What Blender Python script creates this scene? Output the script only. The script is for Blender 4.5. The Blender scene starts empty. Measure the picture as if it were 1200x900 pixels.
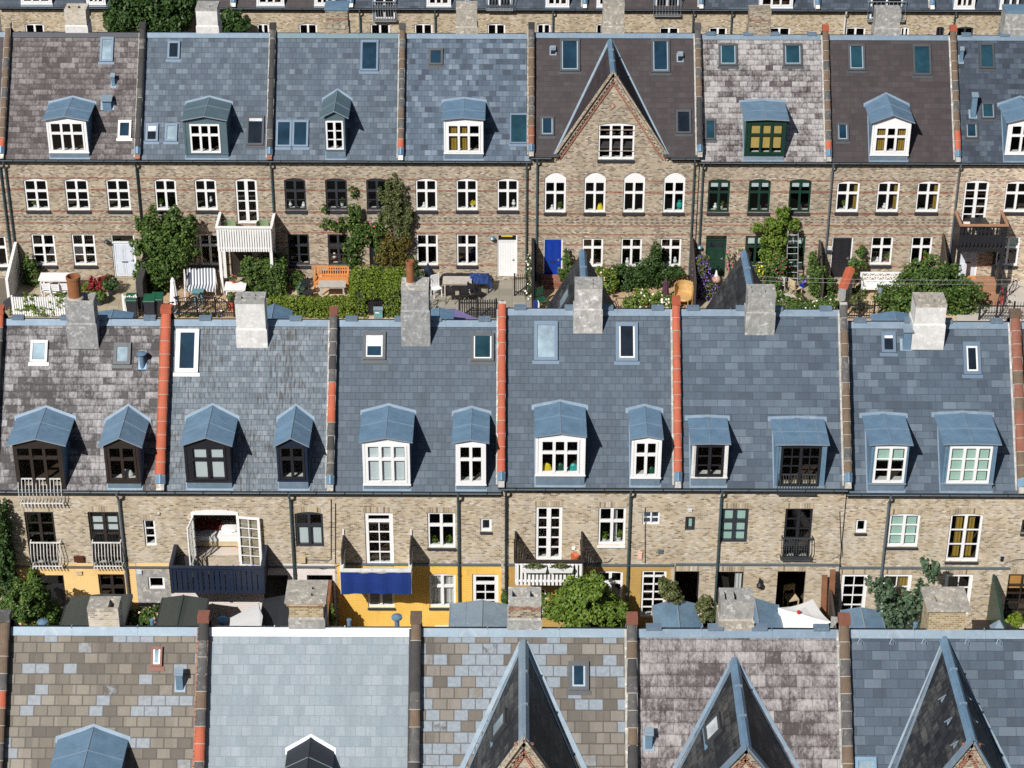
import bpy, math, random
import numpy as np
from mathutils import Vector, Matrix

random.seed(7)
scene = bpy.context.scene
COL = scene.collection
V = Vector

# ------------------------------------------------------------------ camera
F_PX, PITCH, ROLL, CAM_H = 2586.0, math.radians(30.3), math.radians(0.2), 46.57
_fw = V((0, math.cos(PITCH), -math.sin(PITCH)))
_up0 = V((0, math.sin(PITCH), math.cos(PITCH)))
_rt0 = V((1, 0, 0))
_rt = _rt0 * math.cos(ROLL) + _up0 * math.sin(ROLL)
_up = _up0 * math.cos(ROLL) - _rt0 * math.sin(ROLL)
CAM = V((0, 0, CAM_H))


def ray(px, py):
    return _fw * F_PX + _rt * (px - 600) + _up * (450 - py)


def at_y(px, py, y):
    d = ray(px, py)
    return CAM + d * (y / d.y)


def at_z(px, py, z=0.0):
    d = ray(px, py)
    return CAM + d * ((z - CAM_H) / d.z)


cd = bpy.data.cameras.new('camera')
cam = bpy.data.objects.new('camera', cd)
COL.objects.link(cam)
m = Matrix.Identity(4)
for i in range(3):
    m[i][0], m[i][1], m[i][2], m[i][3] = _rt[i], _up[i], -_fw[i], CAM[i]
cam.matrix_world = m
cd.sensor_width = 36
cd.lens = F_PX / 1200 * 36
cd.clip_start, cd.clip_end = 1, 5000
scene.camera = cam

# ------------------------------------------------------------------ light
LIGHT = V((0.72, 1.25, -1.25)).normalized()
w = bpy.data.worlds.new('World')
scene.world = w
w.use_nodes = True
nt = w.node_tree
sky = nt.nodes.new('ShaderNodeTexSky')
sky.sky_type = 'NISHITA'
sky.sun_disc = False
sky.sun_elevation = math.asin(-LIGHT.z)
sky.sun_rotation = math.atan2(-LIGHT.x, -LIGHT.y)
bg = nt.nodes['Background']
bg.inputs[1].default_value = 0.055
nt.links.new(sky.outputs[0], bg.inputs[0])
sl = bpy.data.lights.new('sun', 'SUN')
sl.energy = 4.9
sl.angle = math.radians(0.5)
sl.color = (1.0, 0.975, 0.94)
so = bpy.data.objects.new('sun', sl)
COL.objects.link(so)
so.rotation_euler = LIGHT.to_track_quat('-Z', 'Y').to_euler()
so.location = (-30, -40, 80)
vs = scene.view_settings
vs.view_transform = 'Standard'
vs.look = 'None'
vs.exposure = 0.12
vs.gamma = 1
vs.use_curve_mapping = False
cy = scene.cycles
cy.max_bounces = 6
cy.transparent_max_bounces = 12
cy.caustics_reflective = cy.caustics_refractive = False
cy.use_denoising = False
scene.render.filter_size = 1.15

# ------------------------------------------------------------------ materials
MATS = {}


class NT:
    def __init__(s, name):
        s.m = bpy.data.materials.new(name)
        s.m.use_nodes = True
        s.t = s.m.node_tree
        s.b = s.t.nodes['Principled BSDF']
        MATS[name] = s.m

    def n(s, typ, **kw):
        nd = s.t.nodes.new('ShaderNode' + typ)
        for k, v in kw.items():
            setattr(nd, k, v)
        return nd

    def l(s, a, b):
        s.t.links.new(a, b)

    def val(s, sock, v):
        if hasattr(v, 'links') or hasattr(v, 'is_linked'):
            s.l(v, sock)
        else:
            sock.default_value = v

    def math(s, op, a, b=0.0, clamp=False):
        nd = s.n('Math', operation=op, use_clamp=clamp)
        s.val(nd.inputs[0], a)
        s.val(nd.inputs[1], b)
        return nd.outputs[0]

    def mix(s, fac, a, b, mode='MIX'):
        nd = s.n('Mix', data_type='RGBA', blend_type=mode)
        s.val(nd.inputs[0], fac)
        for i, c in ((6, a), (7, b)):
            if isinstance(c, tuple):
                c = (c + (1,))[:4]
            s.val(nd.inputs[i], c)
        return nd.outputs[2]

    def ramp(s, fac, stops, interp='LINEAR'):
        nd = s.n('ValToRGB')
        cr = nd.color_ramp
        cr.interpolation = interp
        while len(cr.elements) < len(stops):
            cr.elements.new(0.5)
        for e, (p, c) in zip(cr.elements, stops):
            e.position = p
            e.color = (c + (1,))[:4] if isinstance(c, tuple) else (c, c, c, 1)
        s.val(nd.inputs[0], fac)
        return nd.outputs[0]

    def uv(s, scale=(1, 1, 1), loc=(0, 0, 0)):
        u = s.n('UVMap', uv_map='uv')
        mp = s.n('Mapping')
        mp.inputs['Scale'].default_value = scale
        mp.inputs['Location'].default_value = loc
        s.l(u.outputs[0], mp.inputs[0])
        return mp.outputs[0]

    def obj(s):
        return s.n('TexCoord').outputs['Object']

    def noise(s, vec, scale, detail=4, rough=.6, dist=0):
        nd = s.n('TexNoise')
        nd.inputs['Scale'].default_value = scale
        nd.inputs['Detail'].default_value = detail
        nd.inputs['Roughness'].default_value = rough
        nd.inputs['Distortion'].default_value = dist
        s.l(vec, nd.inputs['Vector'])
        return nd.outputs[0]

    def brick(s, vec, w, h, mortar=.006, offset=.5, smooth=.1):
        nd = s.n('TexBrick', offset=offset, squash=1.0)
        nd.inputs['Color1'].default_value = (0, 0, 0, 1)
        nd.inputs['Color2'].default_value = (1, 1, 1, 1)
        nd.inputs['Mortar'].default_value = (.5, .5, .5, 1)
        nd.inputs['Scale'].default_value = 1
        nd.inputs['Mortar Size'].default_value = mortar
        nd.inputs['Mortar Smooth'].default_value = smooth
        nd.inputs['Brick Width'].default_value = w
        nd.inputs['Row Height'].default_value = h
        s.l(vec, nd.inputs['Vector'])
        return nd.outputs['Color'], nd.outputs['Fac']

    def snapped(s, w, h):
        sp = s.n('SeparateXYZ')
        s.l(s.uv(), sp.inputs[0])
        row = s.math('FLOOR', s.math('DIVIDE', sp.outputs[1], h))
        off = s.math('MULTIPLY', s.math('SUBTRACT', 1.0, s.math('FLOORED_MODULO', row, 2.0)), .5)
        bn = s.math('SUBTRACT', s.math('FLOOR', s.math('ADD', s.math('DIVIDE', sp.outputs[0], w), off)), off)
        cb = s.n('CombineXYZ')
        s.l(s.math('MULTIPLY', bn, w), cb.inputs[0])
        s.l(s.math('MULTIPLY', row, h), cb.inputs[1])
        return cb.outputs[0]

    def bump(s, h, strength=.3, dist=.01):
        nd = s.n('Bump')
        nd.inputs['Strength'].default_value = strength
        nd.inputs['Distance'].default_value = dist
        s.l(h, nd.inputs['Height'])
        s.l(nd.outputs[0], s.b.inputs['Normal'])

    def out(s, col=None, rough=.8, metal=0.0, spec=None):
        if col is not None:
            if isinstance(col, tuple):
                col = (col + (1,))[:4]
            s.val(s.b.inputs['Base Color'], col)
        s.val(s.b.inputs['Roughness'], rough)
        s.val(s.b.inputs['Metallic'], metal)
        if spec is not None:
            s.b.inputs['Specular IOR Level'].default_value = spec
        return s.m


def plain(name, col, rough=.6, metal=0.0, var=.18, scale=3.0, spec=None, stain=None):
    """One colour with the uneven tone of real paint, metal or cloth."""
    t = NT(name)
    v = t.obj()
    n1 = t.noise(v, scale, 5, .65)
    n2 = t.noise(v, scale * 9, 3, .6)
    f = t.math('ADD', t.math('MULTIPLY', n1, .65), t.math('MULTIPLY', n2, .35))
    lo = tuple(c * (1 - var) for c in col)
    hi = tuple(min(1, c * (1 + var)) for c in col)
    c = t.ramp(f, [(.3, lo), (.7, hi)])
    if stain:
        sf = t.ramp(t.noise(v, scale * 1.7, 6, .7, .6), [(.52, 0.0), (.68, 1.0)])
        c = t.mix(sf, c, stain)
    return t.out(c, rough, metal, spec)


def roof_mat(name, stops, w, h, lichen=None, lichen_amt=.5, streak=None, streak_amt=.6, joint=(.02, .022, .026),
             joint_w=.007, patch=None, patch_amt=.6, rough=.62, jointf=.62, streak_scale=2.2):
    t = NT(name)
    v = t.uv()
    col, fac = t.brick(v, w, h, joint_w, .5)
    c2, f2 = t.brick(t.uv(loc=(3.37, 0, 0)), w * 1.7, h, joint_w, .37)
    big = t.noise(t.uv(), .55, 5, .6)
    tone = t.math('ADD', t.math('MULTIPLY', col, .62), t.math('MULTIPLY', c2, .38))
    tone = t.math('ADD', t.math('MULTIPLY', tone, .8), t.math('MULTIPLY', big, .2))
    c = t.ramp(tone, stops)
    fine = t.noise(t.uv((9, 26, 1)), 1.0, 5, .7)
    c = t.mix(.55, c, t.ramp(fine, [(.25, .55), (.75, 1.0)]), 'MULTIPLY')
    run = t.noise(t.uv((2.6, .35, 1)), 1.0, 5, .65)
    c = t.mix(.45, c, t.ramp(run, [(.3, .62), (.6, 1.0)]), 'MULTIPLY')
    grain = t.noise(t.uv((60, 14, 1)), 1.0, 3, .7)
    c = t.mix(.4, c, t.ramp(grain, [(.3, .6), (.7, 1.0)]), 'MULTIPLY')
    if patch:
        sn = t.snapped(w, h)
        pf = t.math('ADD', t.math('MULTIPLY', t.noise(sn, 9.7, 1, .5), .85), t.math('MULTIPLY', t.noise(sn, .55, 2, .5), .6))
        rag = t.math('MULTIPLY', t.noise(t.uv((5, 5, 1)), 1, 4, .7), .06)
        c = t.mix(t.ramp(t.math('ADD', pf, rag), [(1.14 - patch_amt, 0.0), (1.15 - patch_amt, 1.0)]), c,
                  t.ramp(t.noise(t.uv((9, 9, 1)), 1, 4, .6), [(.3, tuple(q * .7 for q in patch)), (.7, patch)]))
    if lichen:
        sn = t.snapped(w, h)
        l1 = t.noise(t.uv(), .55, 4, .6)
        l2 = t.noise(t.uv((10.0, 6.0, 1)), 1.0, 6, .8, .35)
        l3 = t.noise(t.uv((4.2, 1.1, 1)), 1.0, 3, .6)
        tile = t.noise(sn, 9.3, 0, .5)
        sp = t.n('SeparateXYZ')
        t.l(t.uv(), sp.inputs[0])
        fr = t.math('FRACT', t.math('DIVIDE', sp.outputs[1], h))
        edge = t.ramp(fr, [(0.0, .35), (.3, .8), (.75, 1.0), (1.0, .6)])
        lf = t.math('ADD', t.math('MULTIPLY', l1, .55), t.math('MULTIPLY', l2, .85))
        lf = t.math('ADD', lf, t.math('MULTIPLY', l3, .28))
        lf = t.math('ADD', lf, t.math('MULTIPLY', tile, .52))
        lf = t.math('ADD', lf, t.math('MULTIPLY', edge, .12))
        th = 1.435 - lichen_amt * .42
        lf = t.ramp(t.math('MULTIPLY', lf, .7), [(max(0, (th - .13) * .7), 0.0), (min(1, (th + .15) * .7), 1.0)])
        c = t.mix(t.math('MULTIPLY', lf, .88), c, lichen)
    if streak:
        s1 = t.noise(t.uv((6.5, 1.0, 1)), streak_scale, 3, .6)
        s2 = t.noise(t.uv((1, 1, 1)), .7, 3, .6)
        sf = t.math('ADD', s1, t.math('MULTIPLY', s2, .5))
        th = 1.12 - streak_amt * .4
        sf = t.ramp(sf, [(th - .05, 0.0), (th + .08, 1.0)])
        c = t.mix(t.math('MULTIPLY', sf, .8), c, streak)
    c = t.mix(t.math('MULTIPLY', fac, jointf), c, joint)
    hgt = t.math('ADD', t.math('MULTIPLY', t.math('SUBTRACT', 1.0, fac), .6), t.math('MULTIPLY', col, .5))
    t.bump(t.math('ADD', hgt, t.math('MULTIPLY', fine, .25)), .55, .012)
    return t.out(c, rough, 0, .4)


def brick_mat(name, stops, mortar, bands=(), zmax=7.0, band_col=(.23, .048, .03), dark_bands=(), wash=None, wash_amt=0.0,
              bw=.15, bh=.066, soldier=False, mortar_f=.7, grime=.5):
    t = NT(name)
    v = t.uv() if not soldier else t.uv((1, 1, 1))
    if soldier:
        col, fac = t.brick(v, .078, .235, .011, .0)
    else:
        col, fac = t.brick(v, bw, bh, .010, .5)
    big = t.noise(t.uv(), .7, 6, .65)
    med = t.noise(t.uv((1.6, 2.6, 1)), 2.4, 5, .7)
    tone = t.math('ADD', t.math('MULTIPLY', col, .72), t.math('MULTIPLY', med, .30))
    c = t.ramp(tone, stops)
    c = t.mix(grime, c, t.ramp(big, [(.30, .48), (.60, 1.0)]), 'MULTIPLY')
    run = t.noise(t.uv((2.4, .3, 1)), 1.0, 5, .65)
    c = t.mix(.5, c, t.ramp(run, [(.3, .6), (.52, 1.0)]), 'MULTIPLY')
    c = t.mix(t.math('MULTIPLY', fac, mortar_f), c, mortar)
    if bands or dark_bands:
        sep = t.n('SeparateXYZ')
        t.l(t.uv(), sep.inputs[0])
        for lst, cc, half, dash in ((bands, band_col, .045, 0), (dark_bands, (.06, .05, .045), .04, 1)):
            if not lst:
                continue
            st = [(0.0, 0.0)]
            for z in sorted(lst):
                st += [((z - half) / zmax, 1.0), ((z + half) / zmax, 0.0)]
            bf = t.ramp(t.math('DIVIDE', sep.outputs[1], zmax), st, 'CONSTANT')
            wear = t.ramp(t.noise(t.uv((6, 6, 1)), 1.0, 4, .7), [(.35, .25), (.6, 1.0)])
            bf = t.math('MULTIPLY', bf, wear)
            if dash:
                d = t.ramp(t.math('FRACT', t.math('MULTIPLY', sep.outputs[0], 4.2)), [(0, 1.0), (.55, 0.15)], 'CONSTANT')
                bf = t.math('MULTIPLY', bf, d)
            c = t.mix(t.math('MULTIPLY', bf, .78), c, cc)
    if wash:
        wf = t.ramp(t.noise(t.uv((1.2, 1, 1)), 1.1, 6, .7, .4), [(.60 - wash_amt * .3, 0.0), (.75, 1.0)])
        c = t.mix(t.math('MULTIPLY', wf, .55), c, wash)
    t.bump(t.math('ADD', t.math('SUBTRACT', 1.0, fac), t.math('MULTIPLY', med, .5)), .5, .008)
    return t.out(c, .88, 0, .2)


def stucco(name, col, dirt=(.1, .09, .07), amt=.5, brickish=True, grime_scale=1.0, soot=.6):
    t = NT(name)
    n1 = t.noise(t.uv(), .9 * grime_scale, 6, .65)
    n2 = t.noise(t.uv((6, 1.2, 1)), 1.2 * grime_scale, 5, .7)
    c = t.mix(t.ramp(n1, [(.38, 0.0), (.72, .8)]), col, tuple(x * .74 for x in col))
    c = t.mix(t.math('MULTIPLY', t.ramp(n2, [(.58, 0.0), (.75, 1.0)]), amt), c, dirt)
    if brickish:
        bc, fac = t.brick(t.uv(), .235, .078, .012, .5)
        c = t.mix(t.math('MULTIPLY', fac, .28), c, tuple(x * .62 for x in col))
        t.bump(t.math('SUBTRACT', 1.0, fac), .4, .008)
    else:
        n3 = t.noise(t.uv((1, .6, 1)), 5.5 * grime_scale / 2.2, 6, .75, .5)
        c = t.mix(t.ramp(n3, [(.42, soot), (.60, 0.0)]), c, tuple(x * .45 for x in col))
        c = t.mix(t.ramp(t.noise(t.uv((2, 2, 1)), 2.3, 5, .7, .3), [(.56, 0.0), (.62, .7)]), c, tuple(min(.8, x * 1.55) for x in col))
        t.bump(t.noise(t.uv((14, 14, 1)), 1, 4, .7), .45, .02)
    return t.out(c, .8, 0, .25)


SB = [(0.15, (0.05, 0.072, 0.099)), (0.42, (0.082, 0.116, 0.155)), (0.6, (0.102, 0.14, 0.182)), (0.85, (0.17, 0.215, 0.259))]
roof_mat('slate_blue', SB, 0.280, 0.250)
roof_mat('slate_blue_even', [(0.1, (0.066, 0.093, 0.124)), (0.5, (0.083, 0.116, 0.153)), (0.9, (0.118, 0.156, 0.196))], 0.280, 0.245)
roof_mat('slate_mixed', [(.2, (.040, .060, .088)), (.4, (.078, .114, .16)), (.6, (.108, .152, .206)), (.8, (.20, .255, .315))], 0.300, 0.250)
roof_mat('slate_wide', [(0.15, (0.05, 0.072, 0.101)), (0.5, (0.08, 0.113, 0.153)), (0.85, (0.145, 0.188, 0.232))], 0.480, 0.255)
roof_mat('slate_stained', [(.2, (.115, .15, .182)), (.5, (.165, .205, .24)), (.85, (.25, .29, .325))], 0.190, 0.185,
         streak=(.045, .036, .03), streak_amt=.74)
roof_mat('slate_dark', [(.2, (.026, .037, .054)), (.5, (.046, .066, .094)), (.85, (.09, .118, .155))], .34, .24)
BR = [(.2, (.042, .029, .030)), (.5, (.064, .046, .047)), (.85, (.098, .078, .076))]
roof_mat('shingle_brown', [(.2, (.043, .032, .034)), (.5, (.055, .042, .044)), (.85, (.070, .056, .057))], 0.340, 0.250, jointf=.45)
roof_mat('shingle_brown_worn', BR, 0.330, 0.250, lichen=(.24, .22, .21), lichen_amt=.42, jointf=.6)
roof_mat('shingle_grey_worn', [(.2, (.034, .028, .030)), (.5, (.052, .044, .046)), (.85, (.08, .07, .07))], 0.290, 0.245,
         lichen=(.36, .345, .34), lichen_amt=.44, jointf=.6)
roof_mat('shingle_white_worn', BR, 0.330, 0.250, lichen=(.39, .375, .365), lichen_amt=.63, jointf=.6)
roof_mat('shingle_purple_worn', [(.2, (.05, .036, .037)), (.5, (.078, .058, .058)), (.85, (.11, .088, .086))], 0.420, 0.320,
         lichen=(.38, .35, .34), lichen_amt=.56, jointf=.6)
roof_mat('tile_ochre', [(0.2, (0.107, 0.089, 0.068)), (0.5, (0.193, 0.163, 0.126)), (0.85, (0.294, 0.257, 0.208))], 0.375, 0.285,
         patch=(.27, .30, .325), patch_amt=.28, joint=(.025, .02, .015), joint_w=.016)
roof_mat('tile_ochre_grey', [(0.2, (0.107, 0.091, 0.072)), (0.5, (0.193, 0.166, 0.136)), (0.85, (0.285, 0.257, 0.219))], 0.385, 0.30,
         patch=(.25, .29, .325), patch_amt=.36, joint=(.025, .02, .015), joint_w=.016)
roof_mat('slate_pale', [(.2, (.255, .31, .345)), (.5, (.29, .345, .38)), (.85, (.35, .40, .435))], 0.280, 0.275,
         joint=(.17, .2, .23), jointf=.7)
roof_mat('slate_black', [(.2, (.012, .014, .017)), (.5, (.022, .024, .028)), (.85, (.045, .046, .05))], .3, .24,
         lichen=(.10, .098, .09), lichen_amt=.3)
roof_mat('felt_olive', [(.2, (.058, .068, .06)), (.8, (.085, .094, .082))], 1.0, 8, jointf=.2)
roof_mat('felt_dark', [(.2, (.022, .025, .03)), (.8, (.032, .036, .042))], 1.0, 8, jointf=.2)

B1 = [(0.12, (0.104, 0.078, 0.057)), (0.3, (0.26, 0.209, 0.152)), (0.48, (0.416, 0.333, 0.23)), (0.62, (0.51, 0.403, 0.266)), (0.76, (0.448, 0.388, 0.312)), (0.92, (0.728, 0.637, 0.496))]
BANDS = (5.01, 4.44, 3.38, 2.79, 2.36, 1.83, 0.74)
DARKB = (3.09, 2.96)
brick_mat('brick_banded', B1, (.36, .32, .265), BANDS, dark_bands=DARKB)
brick_mat('brick_pale_banded', [(a, tuple(min(1, q * 1.35) for q in c)) for a, c in B1], (.5, .42, .36), BANDS, dark_bands=DARKB,
          band_col=(.36, .13, .09))
B2 = [(0.12, (0.151, 0.113, 0.077)), (0.3, (0.343, 0.271, 0.179)), (0.48, (0.495, 0.399, 0.265)), (0.62, (0.586, 0.463, 0.295)), (0.76, (0.505, 0.444, 0.376)), (0.92, (0.768, 0.69, 0.58))]
brick_mat('brick_yellow', B2, (.46, .40, .31), wash=(.66, .61, .52), wash_amt=.5)
brick_mat('brick_yellow_far', [(a, tuple(min(1, q * 1.02) for q in c)) for a, c in B2], (.42, .36, .26))
brick_mat('brick_soldier', B2, (.44, .385, .30), soldier=True)
brick_mat('brick_chimney', [(.2, (.1, .07, .045)), (.4, (.24, .19, .125)), (.6, (.36, .28, .17)), (.85, (.45, .4, .32))], (.42, .39, .34),
          bands=(11.05, 11.95, 10.35), zmax=13)
brick_mat('brick_chimney_golden', [(.2, (.3, .2, .09)), (.5, (.42, .3, .14)), (.85, (.54, .45, .3))], (.5, .46, .38))
brick_mat('brick_whitewashed', B2, (.5, .46, .4), wash=(.72, .69, .64), wash_amt=1.0)
brick_mat('brick_red', [(.2, (.2, .055, .03)), (.8, (.36, .12, .07))], (.4, .3, .24))
stucco('paint_yellow', (.88, .54, .12), (.38, .22, .08), .7)
stucco('paint_cream', (.92, .62, .27), (.45, .3, .15), .6)
stucco('paint_white', (.78, .71, .67), (.35, .3, .27), .3)
stucco('paint_grey', (.42, .41, .38), (.25, .24, .22), .4, False)
stucco('ochre_wash', (.50, .32, .10), (.3, .2, .09), .4)
stucco('render_grey', (.40, .39, .365), (.17, .15, .125), .75, False, 2.2)
stucco('render_white', (.72, .70, .665), (.45, .40, .34), .55, False, 2.2, .25)
stucco('render_mottled', (.36, .36, .355), (.5, .4, .26), .8, False, 2.6)
stucco('render_orange', (.52, .50, .47), (.5, .27, .09), .95, False, 1.8)
stucco('render_tan', (.45, .41, .345), (.28, .24, .18), .6, False, 2)
stucco('cement', (.48, .46, .42), (.2, .18, .15), .7, False, 3)

plain('zinc', (.155, .255, .355), .48, .28, .25, 1.9, stain=(.185, .30, .41))
plain('zinc_pale', (.21, .275, .33), .55, .15, .18, 1.2, stain=(.28, .33, .37))
plain('lead', (.155, .215, .275), .55, .15, .2, 1.6, stain=(.21, .265, .315))
plain('zinc_white_glint', (.66, .70, .73), .45, .1, .08, 1.2)  # near white zinc: the ridge's sun glint is put into the colour
plain('zinc_green', (.115, .175, .20), .5, .3, .12, 1.6)
plain('zinc_dark', (.03, .034, .042), .5, .2, .12, 1.6)
plain('seam', (.27, .33, .385), .5, .3, .1)
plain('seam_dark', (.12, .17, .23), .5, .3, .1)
plain('gutter', (.02, .034, .042), .5, .2, .2)
plain('pipe', (.06, .095, .105), .45, .25, .2)
plain('pipe_grey', (.13, .16, .18), .45, .25, .15)
plain('white', (.80, .79, .78), .45, 0, .05, 2)
plain('white_worn', (.70, .69, .66), .6, 0, .12, 3, stain=(.5, .48, .43))
plain('offwhite', (.62, .62, .60), .6, 0, .1)
plain('black', (.018, .018, .022), .45, 0, .2)
plain('charcoal', (.03, .032, .04), .5, 0, .2)
plain('navy', (.012, .02, .042), .45, 0, .2)
plain('brown_dark', (.03, .022, .018), .5, 0, .25)
plain('brown', (.10, .06, .036), .6, 0, .25)
plain('green_dark', (.010, .040, .026), .4, 0, .2)
plain('green_bin', (.012, .085, .045), .45, 0, .15)
plain('door_blue', (.004, .038, .30), .4, 0, .12)
plain('cloth_blue', (.006, .03, .18), .75, 0, .2)
plain('tarp_blue', (.008, .035, .15), .6, 0, .35, 5)
plain('pale_blue', (.62, .66, .72), .45, 0, .08)
plain('teal', (.12, .26, .28), .5, 0, .15)
plain('terracotta', (.55, .135, .055), .75, 0, .22, 2.5)
plain('cap_orange', (.40, .092, .042), .75, 0, .22, 2.5, stain=(.34, .10, .06))
plain('cap_brown', (.14, .095, .062), .85, 0, .3, 3, stain=(.09, .08, .06))
plain('cap_grey', (.085, .082, .078), .85, 0, .3, 3, stain=(.2, .19, .17))
plain('cap_dark', (.045, .043, .042), .85, 0, .3, 3)
plain('cap_red', (.22, .085, .055), .85, 0, .3, 3)
plain('pot_clay', (.25, .095, .035), .8, 0, .25, 4)
plain('mortar', (.36, .33, .29), .9, 0, .2, 6)
plain('wood_orange', (.62, .25, .07), .55, 0, .25, 4)
plain('wood_grey', (.46, .42, .37), .75, 0, .25, 5)
plain('wood_brown', (.20, .085, .04), .65, 0, .3, 4)
plain('wood_deck', (.36, .19, .11), .7, 0, .25, 4)
plain('wood_dark', (.05, .038, .03), .75, 0, .3, 4)
plain('wood_pale', (.55, .44, .28), .6, 0, .2, 4)
plain('rattan', (.52, .33, .13), .65, 0, .25, 8)
plain('cloth_white', (.80, .79, .77), .9, 0, .05, 2)
plain('cloth_plum', (.07, .025, .05), .9, 0, .2, 3)
plain('cloth_purple', (.15, .12, .25), .9, 0, .15, 3)
plain('cloth_rust', (.30, .055, .03), .9, 0, .2, 4)
plain('cushion_green', (.2, .26, .14), .9, 0, .2, 4)
plain('metal', (.45, .47, .48), .4, .6, .1)
plain('metal_dark', (.06, .065, .07), .5, .3, .2)
plain('blind_white', (.70, .76, .78), .8, 0, .06)
plain('blind_green', (.46, .66, .58), .8, 0, .08)
plain('blind_yellow', (.62, .42, .13), .8, 0, .15)
plain('curtain_yellow', (.34, .215, .03), .85, 0, .2, 6)
plain('curtain_white', (.66, .66, .64), .85, 0, .15, 6)
plain('curtain_orange', (.68, .32, .08), .85, 0, .15, 6)
plain('room', (.34, .32, .29), .9, 0, .1)
plain('floor_dark', (.075, .05, .035), .5, 0, .2)
plain('floor_pale', (.62, .55, .48), .5, 0, .1)
plain('bark', (.09, .07, .05), .9, 0, .3, 8)
plain('pink', (.62, .09, .26), .7, 0, .3)
plain('purple', (.25, .13, .55), .7, 0, .3)
plain('petal_white', (.85, .80, .66), .7, 0, .12)
plain('petal_yellow', (.80, .62, .03), .7, 0, .15)
plain('petal_blush', (.75, .45, .36), .7, 0, .2)
plain('red', (.5, .03, .02), .5, 0, .2)
plain('rubber', (.015, .015, .016), .7, 0, .2)
plain('copper', (.11, .036, .022), .5, .3, .25, 4)
plain('globe', (.55, .33, .26), .4, 0, .12)
plain('turquoise', (.03, .38, .34), .35, 0, .1)
plain('stone_step', (.38, .34, .29), .85, 0, .2, 4)
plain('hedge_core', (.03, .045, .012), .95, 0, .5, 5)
plain('soil', (.05, .036, .024), .95, 0, .3, 5)


def glass(name, tint, refl=1.0):
    t = NT(name)
    tr = t.n('BsdfTransparent')
    tr.inputs[0].default_value = tint + (1,)
    gl = t.n('BsdfGlossy')
    gl.inputs['Roughness'].default_value = .03
    gl.inputs[0].default_value = (refl, refl, refl, 1)
    wob = t.n('Bump')
    wob.inputs['Strength'].default_value = .05
    wob.inputs['Distance'].default_value = .02
    t.l(t.noise(t.obj(), 2.2, 2, .5), wob.inputs['Height'])
    t.l(wob.outputs[0], gl.inputs['Normal'])
    lw = t.n('LayerWeight')
    lw.inputs[0].default_value = .5
    mx = t.n('MixShader')
    t.l(t.math('ADD', t.math('MULTIPLY', t.math('POWER', lw.outputs['Facing'], 4.0), .9), .07), mx.inputs[0])
    t.l(tr.outputs[0], mx.inputs[1])
    t.l(gl.outputs[0], mx.inputs[2])
    t.l(mx.outputs[0], t.t.nodes['Material Output'].inputs[0])
    return t.m


glass('glass', (.80, .83, .82))
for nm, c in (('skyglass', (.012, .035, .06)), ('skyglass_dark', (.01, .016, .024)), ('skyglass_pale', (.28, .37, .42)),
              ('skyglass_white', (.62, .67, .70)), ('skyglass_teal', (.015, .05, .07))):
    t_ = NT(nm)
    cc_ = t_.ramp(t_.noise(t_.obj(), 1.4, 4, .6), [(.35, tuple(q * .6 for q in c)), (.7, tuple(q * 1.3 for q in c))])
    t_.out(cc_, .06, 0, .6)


def stripes(name, a, b, freq, axis=0):
    t = NT(name)
    sep = t.n('SeparateXYZ')
    t.l(t.uv(), sep.inputs[0])
    f = t.ramp(t.math('FRACT', t.math('MULTIPLY', sep.outputs[axis], freq)), [(0, 0.0), (.5, 1.0)], 'CONSTANT')
    return t.out(t.mix(f, a, b), .85)


stripes('awning_stripe', (.72, .72, .72), (.07, .085, .13), 7.5)


def leaf_mat(name, stops, trans=.25):
    t = NT(name)
    g = t.n('NewGeometry')
    lo = t.noise(t.obj(), 1.3, 3, .6)
    f = t.math('ADD', t.math('MULTIPLY', g.outputs['Random Per Island'], .8), t.math('MULTIPLY', lo, .3))
    c = t.ramp(f, stops)
    t.out(c, .55, 0, .35)
    td = t.n('BsdfTranslucent')
    t.l(c, td.inputs[0])
    mx = t.n('MixShader')
    mx.inputs[0].default_value = trans
    t.l(t.b.outputs[0], mx.inputs[1])
    t.l(td.outputs[0], mx.inputs[2])
    t.l(mx.outputs[0], t.t.nodes['Material Output'].inputs[0])


leaf_mat('leaf', [(0.1, (0.03, 0.07, 0.014)), (0.5, (0.061, 0.123, 0.024)), (0.8, (0.115, 0.182, 0.036)), (0.97, (0.216, 0.266, 0.06))])
leaf_mat('leaf_dark', [(0.1, (0.016, 0.045, 0.012)), (0.5, (0.038, 0.084, 0.019)), (0.85, (0.074, 0.133, 0.03))])
leaf_mat('leaf_bright', [(0.1, (0.061, 0.119, 0.014)), (0.5, (0.115, 0.196, 0.026)), (0.85, (0.203, 0.266, 0.042))])
leaf_mat('leaf_yellow', [(0.1, (0.072, 0.122, 0.011)), (0.5, (0.14, 0.208, 0.019)), (0.85, (0.231, 0.294, 0.034))])
leaf_mat('leaf_olive', [(0.1, (0.054, 0.07, 0.024)), (0.5, (0.101, 0.126, 0.042)), (0.85, (0.176, 0.196, 0.072))])
leaf_mat('leaf_rust', [(0.1, (0.068, 0.056, 0.018)), (0.4, (0.135, 0.105, 0.024)), (0.7, (0.121, 0.14, 0.024)), (0.9, (0.27, 0.154, 0.036))])
leaf_mat('leaf_red', [(0.1, (0.1, 0.008, 0.012)), (0.5, (0.25, 0.02, 0.03)), (0.85, (0.42, 0.06, 0.06))])
leaf_mat('leaf_blue', [(0.1, (0.034, 0.07, 0.036)), (0.5, (0.068, 0.119, 0.066)), (0.85, (0.135, 0.196, 0.108))])


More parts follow.
